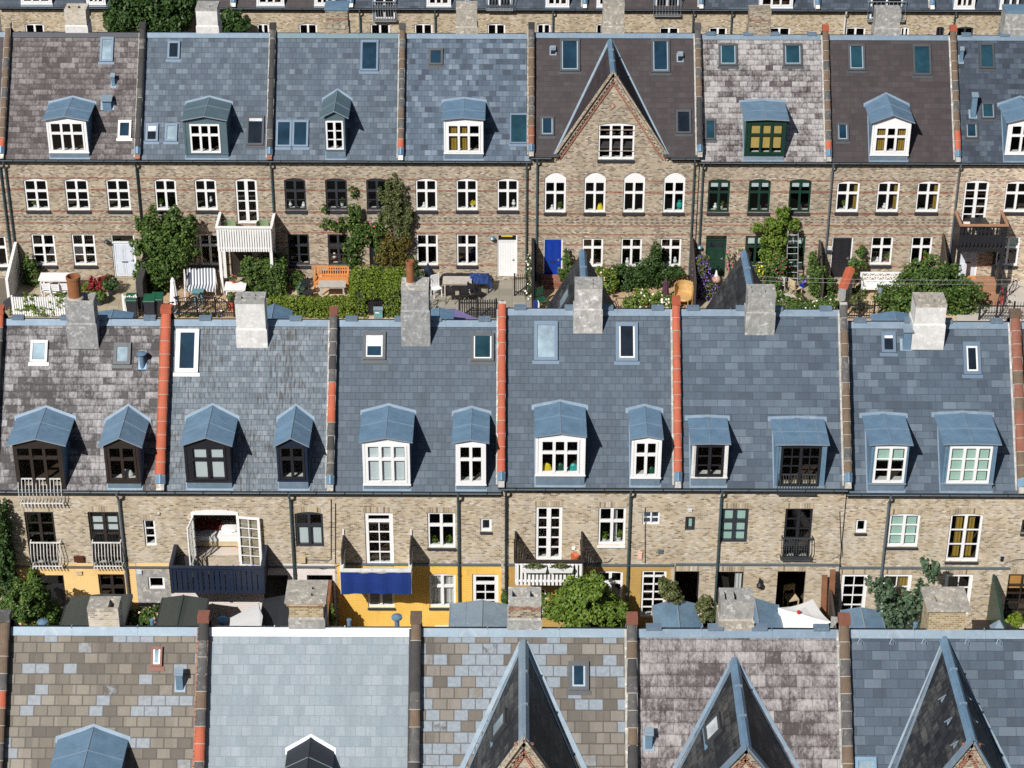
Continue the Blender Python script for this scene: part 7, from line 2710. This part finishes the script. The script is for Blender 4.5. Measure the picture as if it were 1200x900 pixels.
r = thing('flower_pot', 'small empty terracotta pot on the white picket balcony', 'pot', (at_y(673.5, 656, y0_ + .6).x, y0_ + .8, z0_ + .135), 0)
m_ = MB('terracotta'); m_.lathe([(.001, .3), (.1, .3), (.14, .52), (.15, .53), (.15, .57), (.12, .57), (.001, .5)], n=14); m_.box(-.12, .12, -.12, .12, 0, .3, 'wood_dark'); m_.build('pot', r)
for k, (a, b, c, d, mt, hh) in enumerate(((87.5, 98, 651, 657, 'copper', 1), (90, 96, 669, 673, 'wood_pale', 1), (161, 166, 668, 672, 'pale_blue', 1), (351, 358, 652, 658, 'wood_pale', 2), (747, 752.5, 646.5, 655, 'petal_blush', 4),
                                          (771, 777, 644, 648, 'pipe_grey', 4), (670, 674, 640.5, 643.5, 'white', 4), (1172, 1176, 652, 657, 'navy', 6), (806, 811, 596, 599, 'offwhite', 5), (185, 187, 600, 602, 'offwhite', 1))):
    wall_box(R2[hh], 'vent_cover', a, b, c, d, mt, .1 if k in (0, 3) else .05)
for hh, pts in ((2, [(359, 656), (385, 657), (388, 655), (388, 585)]), (2, [(365, 664), (378, 667), (394, 664), (397, 662)]), (2, [(393, 590), (393, 660)]), (4, [(682, 661), (712, 659), (718, 654)]), (6, [(1177, 660), (1190, 656), (1210, 655)]),
                (5, [(984, 600), (986, 650), (975, 655)]), (4, [(756, 595), (756, 660)])):
    cable(R2[hh], pts)
for k_, xa, xb, yy in ((1, 14, 199, 664.5), (3, 398, 588, 661.5), (4, 590, 792, 662), (5, 792, 985, 661.5), (6, 978, 1190, 665.5), (2, 310, 397, 664.5)):
    hh = R2[k_]
    a, b = on_wall(hh, xa, yy, .05), on_wall(hh, xb, yy, .05)
    m_ = MB('pipe_grey')
    m_.box(max(a.x, hh.x0), min(b.x, hh.x1), hh.yf - .06, hh.yf - .004, a.z - .04, a.z + .03)
    m_.build('string_course', hh.root)
hh = R2[5]
c_ = on_wall(hh, 890.5, 684, .14)
m_ = MB('black')
m_.tube([V((c_.x, hh.yf, c_.z + .14)), V((c_.x, c_.y, c_.z + .12))], .025, 6)
m_.lathe([(.05, .16), (.06, .05), (.12, -.06), (.10, -.14), (.001, -.14)], c_, 12)
m_.build('wall_lamp', hh.root)
wall_box(R2[3], 'cellar_vent', 510, 528, 733, 740, 'white', .04)
# chair and table seen through the open doorway
r = thing('wooden_chair', 'ochre wooden chair seen through the open garden doorway', 'chair', at_z(926, 712, .08), .3)
m_ = MB('wood_pale'); m_.box(-.22, .22, -.22, .22, .43, .47); m_.build('seat', r)
m_ = MB('wood_pale'); m_.box(-.22, .22, .2, .24, .62, .88); m_.box(-.22, -.18, .2, .24, .47, .62); m_.box(.18, .22, .2, .24, .47, .62); m_.build('backrest', r)
for sx in (-.2, .2):
    for sy in (-.2, .2):
        MB('wood_pale').box(sx - .02, sx + .02, sy - .02, sy + .02, 0, .43).build('leg', r)

# ------------------------------------------------------------------ back yards
def shed(label, xl, xr, xa, y_l, y_a, y_r, roof, yfar=61.260, ynear=57.160, wallm='wood_dark', flat=False, seam=True):
    """Shed in a back yard; its far roof edge runs through the picture points (xl,y_l) (xa,y_a) (xr,y_r)."""
    a, m0, b = at_y(xl, y_l, yfar), at_y(xa, y_a, yfar), at_y(xr, y_r, yfar)
    r = thing('garden_shed', label, 'shed', ((a.x + b.x) / 2, (yfar + ynear) / 2, 0), 0, 'sheds in the back yards', world=True)
    w_ = MB(wallm)
    q = .06
    for (p0, p1, h0, h1) in (((a.x + q, ynear + q), (b.x - q, ynear + q), a.z, b.z), ((b.x - q, ynear + q), (b.x - q, yfar - q), b.z, b.z), ((b.x - q, yfar - q), (a.x + q, yfar - q), b.z, a.z), ((a.x + q, yfar - q), (a.x + q, ynear + q), a.z, a.z)):
        w_.face([V((*p0, 0)), V((*p1, 0)), V((*p1, h1 - .04)), V((*p0, h0 - .04))])
    for yy in (ynear + q, yfar - q):
        w_.face([V((a.x + q, yy, a.z - .04)), V((b.x - q, yy, b.z - .04)), V((m0.x, yy, m0.z - .04))])
    w_.build('shed_wall', r)
    d_ = MB('green_dark')
    d_.box(m0.x - .35, m0.x + .35, yfar - q, yfar - q + .04, .05, 1.75)
    d_.build('door', r)
    R_ = MB(roof)
    for (e, f) in ((a, m0), (m0, b)):
        lo = [V((e.x, yfar, e.z)), V((f.x, yfar, f.z)), V((f.x, ynear, f.z)), V((e.x, ynear, e.z))]
        R_.face([p_ + V((0, 0, .04)) for p_ in lo]); R_.face(lo)
        R_.face([lo[0], lo[1], lo[1] + V((0, 0, .04)), lo[0] + V((0, 0, .04))], 'charcoal' if roof.startswith('felt') else 'seam')
    for e in (a, b):
        R_.box(e.x - .02, e.x + .02, ynear, yfar, e.z - .08, e.z + .055, 'charcoal' if roof.startswith('felt') else 'seam')
    if seam:
        R_.bar(V((m0.x, yfar, m0.z + .05)), V((m0.x, ynear, m0.z + .05)), .05, .03, 'seam' if roof.startswith('zinc') else roof)
        if roof.startswith('zinc'):
            for fr in (.5,):
                R_.bar(a.lerp(m0, fr) + V((0, 0, .045)), a.lerp(m0, fr) + V((0, ynear - yfar, .045)), .02, .02, 'seam')
    R_.build('roof', r)
    return r


shed('olive felt roofed shed beside the dark glazed garden door', 80, 155, 119, 701, 697, 697.5, 'felt_olive')
shed('olive felt roofed shed below the small square window', 190.5, 244.5, 215, 701.5, 698.5, 702.5, 'felt_olive')
shed('dark felt roofed shed left of the golden brick chimney', 309, 346, 330, 703, 699, 697, 'felt_dark', seam=False)
shed('pale zinc shed in front of the yellow painted wall', 527.5, 597, 565, 708.5, 704, 709.5, 'zinc_pale')
shed('blue zinc gabled shed between leafy tree and flowering shrub', 764.5, 820, 792.5, 710.5, 702.5, 709.5, 'zinc')
shed('blue zinc shed partly shaded beside the white parasol', 868, 912, 884, 703, 701.5, 710, 'zinc')
shed('blue zinc shed left of the fig tree', 985, 1032, 1008, 716, 712.5, 716.5, 'zinc')
r = thing('sun_sail', 'white canvas tent roof below the navy balcony', 'sun sail', at_y(290, 715, 58.96), 0, world=True)
m_ = MB('cloth_white')
q = [at_y(270, 724, 60.160), at_y(303, 707, 60.860), at_y(308, 722, 59.560), at_y(305, 745, 57.960), at_y(268, 745, 57.960)]
ap = at_y(304, 717, 60.160) + V((0, 0, .15))
for a, b in zip(q, q[1:] + q[:1]):
    m_.face([a, b, ap])
m_.build('sail', r)
for k in (0, 1, 3):
    MB('metal').tube([q[k], V((q[k].x, q[k].y, 0))], .025, 6).build('post', r)
r = thing('parasol', 'open square white parasol tilted beside the blue zinc shed', 'parasol', V((at_z(936, 718, 2.3).x, at_z(936, 718, 2.3).y, 0)), 0, world=True)
m_ = MB('cloth_white')
cr = [at_z(911.5, 712, 2.15), at_z(952.5, 702, 2.2), at_z(974, 729, 2.1), at_z(917, 748, 2.05)]
ap = at_z(936, 718.5, 2.42)
for a, b in zip(cr, cr[1:] + cr[:1]):
    n_ = 8
    for i in range(n_):
        p0, p1 = a.lerp(b, i / n_), a.lerp(b, (i + 1) / n_)
        sg = lambda t: V((0, 0, -.10 * math.sin(math.pi * t)))
        p0, p1 = p0 + sg(i / n_), p1 + sg((i + 1) / n_)
        m0, m1 = p0.lerp(ap, .5) - V((0, 0, .03)), p1.lerp(ap, .5) - V((0, 0, .03))
        m_.face([p0, p1, m1, m0], smooth=True); m_.face([m0, m1, ap], smooth=True)
m_.build('canopy', r)
m_ = MB('metal')
m_.tube([ap - V((0, 0, .03)), V((ap.x - .1, ap.y + .1, 0))], .03, 8)
for c2 in cr:
    m_.tube([ap - V((0, 0, .06)), c2 - V((0, 0, .03))], .012, 5)
m_.build('pole', r)
MB('red').lathe([(.001, .10), (.06, .08), (.07, .0), (.02, -.02)], ap, 10).build('finial', r)
for k, (xa, xb, yt_) in enumerate(((966.5, 962.5, 674), (976, 971, 667.5))):
    a, b = at_y(xa, yt_, 62.160), at_y(xb, 724, 61.660)
    r = thing('timber_plank', ('shorter' if k == 0 else 'longer') + ' red brown timber plank leaning on the brick wall', 'plank', V((b.x, 61.660, 0)), 0, world=True)
    m_ = MB('wood_brown')
    m_.bar(V((b.x + .1, 61.560, 0)), a, .19, .05, side=V((1, 0, 0)))
    m_.build('board', r)
wall_seg('dark timber yard fence beside the leaning planks', (at_y(979, 700, 60.96).x, 58.460, 0), (at_y(979, 700, 60.96).x, 62.360, 0), 1.3, 2.3, .08, 'wood_dark', name='board_fence', cat='fence')
wall_seg('rough pale yard wall beside the white parasol', (at_y(975, 735, 57.96).x, 57.360, 0), (at_y(980, 718, 60.460).x, 60.560, 0), 1.9, 2.1, .28, 'render_grey')
wall_seg('brown timber yard fence beside the yellow painted wall', (X2[3] - .15, 57.96, 0), (X2[3] - .15, 62.460, 0), 1.7, 2.2, .09, 'wood_brown', name='board_fence', cat='fence')
wall_seg('dark green board fence before the brown grid door', (at_y(1171, 700, 60.96).x, 57.560, 0), (at_y(1166, 690, 61.96).x, 62.360, 0), 1.7, 2.6, .09, 'green_dark', name='board_fence', cat='fence')
wall_seg('grey timber yard fence beside the leafy tree', (X2[5] - 1.8, 56.96, 0), (X2[5] - 1.8, 59.860, 0), 1.9, 1.9, .07, 'wood_grey', name='board_fence', cat='fence')
veg('ivy', 'tall dark column of ivy on the wall at the photo edge', 'ivy', 62.160, [(4, 620, 9, 28, .4), (6, 655, 12, 28, .5), (10, 685, 12, 22, .6), (3, 640, 10, 24, .5)], 3200, .10, 'leaf_dark', 101, gap=.2)
veg('garden_bush', 'big rounded bush in the yard corner by the dark door', 'bush', 60.260, [(30, 705, 26, 24, 1.0), (48, 718, 20, 18, .9), (12, 715, 18, 20, .9), (38, 690, 12, 13, .6), (60, 728, 12, 10, .6)], 5200, .10, 'leaf', 102, gap=.25)
veg('vine', 'thin leafy vine climbing the cream wall beside the dark door', 'vine', 62.260, [(38, 675, 6, 8, .2), (34, 684, 6, 6, .2)], 350, .09, 'leaf_bright', 103, gap=.35)
veg('rose_bush', 'blush rose bush between the two olive felt sheds', 'bush', 60.760, [(163, 722, 12, 9, .5), (178, 720, 11, 9, .5), (170, 730, 16, 8, .5)], 1200, .10, 'leaf', 104, flowers=[('petal_blush', 50, .10)], gap=.25)
veg('climber', 'bright green climber tuft beside the golden brick chimney', 'climber', 61.160, [(386, 728, 6, 9, .3), (389, 718, 3, 8, .2)], 420, .09, 'leaf_bright', 105, gap=.3)
veg('leafy_tree', 'dense leafy tree below the white picket balcony', 'tree', 60.560,
    [(690, 705, 32, 24, 1.2), (678, 690, 20, 16, .8), (710, 712, 22, 22, 1.0), (670, 718, 22, 20, .9), (698, 685, 14, 12, .6), (660, 700, 10, 10, .5), (725, 722, 10, 16, .6), (648, 712, 14, 14, .7), (700, 730, 36, 14, 1.0)],
    8500, .115, 'leaf_bright', 106, gap=.26, crown='crown', trunk_name='trunk', r=.12)
veg('shrub', 'round olive shrub before the open dark doorway', 'shrub', 61.160, [(784, 692, 12, 12, .5), (778, 684, 7, 7, .3), (792, 700, 8, 8, .4)], 1100, .085, 'leaf_olive', 107, gap=.25)
veg('shrub', 'speckled flowering shrub right of the gabled zinc shed', 'shrub', 60.760, [(830, 715, 13, 14, .6), (834, 728, 12, 10, .5), (826, 704, 8, 7, .35)], 1200, .09, 'leaf_olive', 108, flowers=[('petal_blush', 26, .07)], gap=.35)
veg('fig_tree', 'open branched fig tree between white grid windows', 'tree', 60.760,
    [(1032, 690, 15, 12, .6), (1023, 684, 10, 8, .4), (1045, 712, 18, 18, .8), (1068, 705, 14, 14, .6), (1080, 690, 8, 10, .4), (1091, 672, 7, 12, .35), (1084, 662, 4, 8, .2), (1096, 665, 5, 8, .25), (1055, 728, 24, 12, .8)],
    1500, .15, 'leaf_blue', 109, gap=.55, crown='crown', trunk_name='trunk', r=.06, aspect=1.4)
veg('weed', 'yellow green weeds at the foot of the green board fence', 'weeds', 59.960, [(1190, 727, 8, 5, .4)], 300, .09, 'leaf_yellow', 110, stem=False)
veg('vine', 'small vine on the yellow wall end beside the brick chimney', 'vine', 62.260, [(591, 700, 4, 8, .15)], 260, .08, 'leaf', 111, gap=.2)
r = thing('storage_box', 'dark covered box in the yard by the green fence', 'box', at_z(1157, 733, .9) - V((0, 0, .9)), 0)
m_ = MB('brown_dark'); m_.box(-.45, .45, -.3, .3, 0, .8); m_.box(-.48, .48, -.33, .33, .8, .9); m_.build('body', r)
r = thing('bird_house', 'small zinc capped post hood beside the green fence', 'bird house', at_y(1170, 735, 58.560) - V((0, 0, at_y(1170, 735, 58.560).z)), 0)
zz = at_y(1170, 735, 58.560).z
MB('wood_dark').box(-.05, .05, -.05, .05, 0, zz - .1).build('post', r)
m_ = MB('zinc_pale')
m_.hexa([V((-.24, -.24, zz - .1)), V((.24, -.24, zz - .1)), V((.24, .24, zz - .1)), V((-.24, .24, zz - .1)), V((-.02, -.02, zz + .28)), V((.02, -.02, zz + .28)), V((.02, .02, zz + .28)), V((-.02, .02, zz + .28))])
m_.build('roof', r)
# pipes rising behind the ridge of the nearest row
for hh, px, pt_, kind in ((R3[1], 178, 724, 'p'), (R3[2], 409, 724, 'p'), (R3[2], 465, 721, 'c'), (R3[5], 1073, 728, 'p'), (R3[2], 261, 724, 'c'), (R3[1], 50, 727, 'c')):
    y_ = hh.yr + .7
    c2 = at_y(px, pt_ + 2, y_)
    m_ = MB('zinc')
    zb = hh.zR - .9
    m_.tube([V((c2.x, y_, zb)), V((c2.x, y_, c2.z))], .06 if kind == 'p' else .07, 10)
    m_.lathe([(.07, c2.z - .02), (.07, c2.z), (.001, c2.z + .01)] if kind == 'p' else [(.15, c2.z - .04), (.15, c2.z + .02), (.001, c2.z + .08)], (c2.x, y_, 0), 12)
    m_.build('vent_pipe', hh.root)

# ------------------------------------------------------------------ small things behind the panes
def sill_item(px, py, hh, kind, label, group=None, d=.26):
    c2 = at_y(px, py, hh.yf + d)
    r = thing({'lamp': 'table_lamp', 'vase': 'vase', 'plant': 'house_plant', 'flowers': 'flower_vase', 'orn': 'ornament', 'plantw': 'house_plant'}[kind], label, {'lamp': 'lamp', 'vase': 'vase', 'plant': 'plant', 'flowers': 'flowers', 'orn': 'ornament', 'plantw': 'plant'}[kind], c2, 0, group)
    if kind == 'lamp':
        m_ = MB('petal_yellow'); m_.lathe([(.08, .42), (.17, .2)], n=12); m_.build('lamp_shade', r)
        m_ = MB('petal_white'); m_.lathe([(.001, 0), (.08, .01), (.09, .1), (.02, .2), (.001, .22)], n=10); m_.build('base', r)
    elif kind == 'vase':
        m_ = MB('turquoise'); m_.lathe([(.001, 0), (.08, 0), (.14, .14), (.12, .26), (.05, .32), (.08, .38), (.04, .38)], n=14); m_.build('body', r)
    elif kind in ('plant', 'plantw'):
        m_ = MB('terracotta' if kind == 'plant' else 'white'); m_.lathe([(.001, 0), (.06, 0), (.09, .14), (.07, .14), (.001, .12)], n=10); m_.build('pot', r)
        foliage('foliage', r, [(0, 0, .26, .15, .1, .14)], 90, .07, 'leaf_bright', int(px), 0)
    elif kind == 'flowers':
        m_ = MB('white'); m_.lathe([(.001, 0), (.05, 0), (.07, .15), (.05, .15)], n=10); m_.build('body', r)
        foliage('blossom', r, [(0, 0, .25, .16, .08, .1)], 70, .07, 'petal_yellow', int(px), 0)
    else:
        m_ = MB('white'); m_.lathe([(.001, 0), (.07, 0), (.10, .08), (.05, .16), (.06, .22), (.03, .26), (.001, .26)], n=10); m_.build('body', r)
    # each stands on the window board
    b_ = MB('white_worn')
    return r


for hh in list(R1.values()) + [R2[k] for k in range(1, 7)]:
    for w_ in [c for c in hh.root.children if c.name.startswith('window')]:
        co = [v.co for v in w_.data.vertices]
        xs, zs, ys = [q_.x for q_ in co], [q_.z for q_ in co], [q_.y for q_ in co]
        if max(zs) - min(zs) < .8: continue
        b_ = MB('white_worn')
        o_ = OFF[hh.root.name]
        b_.box(min(xs) + o_.x + .02, max(xs) + o_.x - .02, max(ys) + o_.y + .002, max(ys) + o_.y + .22, min(zs) + o_.z + .0, min(zs) + o_.z + .04)
        b_.build('window_board', w_)
I = sill_item
for hh in [R2[k] for k in range(1, 7)] + [R1[k] for k in range(1, 9)]:
    for dm in [c for c in hh.root.children if c.name.startswith('dormer')]:
        for w_ in [c for c in dm.children if c.name.startswith('dormer_window')]:
            co = [v.co for v in w_.data.vertices]
            o_ = OFF[hh.root.name]
            xs, zs, ys = [q_.x for q_ in co], [q_.z for q_ in co], [q_.y for q_ in co]
            b_ = MB('white_worn')
            b_.box(min(xs) + o_.x + .02, max(xs) + o_.x - .02, max(ys) + o_.y + .002, max(ys) + o_.y + .30, min(zs) + o_.z, min(zs) + o_.z + .04)
            b_.build('window_board', dm)
for px, py, hh, mt, lab in ((640, 549, R2[4], 'petal_yellow', 'yellow cushion on the window board of the wide white dormer'), (656, 549, R2[4], 'green_bin', 'green cushion on the window board of the wide white dormer'),
                            (672, 549.5, R2[4], 'turquoise', 'turquoise cushion on the window board of the wide white dormer'), (762, 553, R2[4], 'green_bin', 'green cushion behind the narrow white dormer window'),
                            (150, 556, R2[1], 'cloth_white', 'white bundle behind the narrow brown dormer window')):
    r = thing('cushion', lab, 'cushion', at_y(px, py + 3, hh.ye + .26), 0)
    m_ = MB(mt)
    m_.lathe([(.001, 0), (.16, .02), (.20, .12), (.14, .26), (.05, .32), (.001, .33)], n=12, squash=.5)
    m_.build('cover', r)
I(703, 248.5, R1[5], 'lamp', 'yellow shaded table lamp behind the second tall arched window')
I(796, 244, R1[5], 'vase', 'turquoise vase behind the last tall arched window of the gabled house')
I(554, 243.5, R1[4], 'flowers', 'yellow flowers behind the middle arched window above the weathered table')
I(1040, 306, R1[7], 'plant', 'green house plant behind the ground floor window near the black door')
I(1083, 303, R1[7], 'plant', 'leafy house plant behind the window beside the folded wall parasol')
I(247, 236, R1[2], 'orn', 'round ornament behind the arched window beside the balcony door')
for k, (px, py, hh) in enumerate(((42, 243, R1[1]), (92, 243.5, R1[1]), (140, 244, R1[1]), (188, 242, R1[2]), (340, 241, R1[3]), (356, 242, R1[3]), (401, 241, R1[3]), (497, 243, R1[4]), (602, 240, R1[4]), (342, 303, R1[3]), (392, 302, R1[3]),
                                  (647, 246, R1[5]), (655, 246, R1[5]), (693, 309, R1[5]), (735, 308, R1[5]), (781, 309, R1[5]), (791, 307, R1[5]), (838, 244, R1[6]), (845, 244, R1[6]), (890, 246, R1[6]), (937, 245, R1[6]), (990, 244, R1[7]), (1036, 244, R1[7]), (1028, 307, R1[7]))):
    I(px, py, hh, 'orn' if k % 3 else 'plantw', 'small white ornament standing on a window board behind the glass' if k % 3 else 'small potted house plant standing on a window board behind the glass', 'white ornaments on the window boards' if k % 3 else 'house plants on the window boards')
for k, (px, py) in enumerate(((508, 639), (525, 639), (708, 634), (725, 633))):
    I(px, py, R2[3] if k < 2 else R2[4], 'plantw', 'small potted house plant standing on a window board behind the glass', 'house plants on the window boards')
for o in list(bpy.data.objects):
    if o.type == 'MESH' and o.parent is None and 'kind' not in o:
        o['kind'] = 'structure'
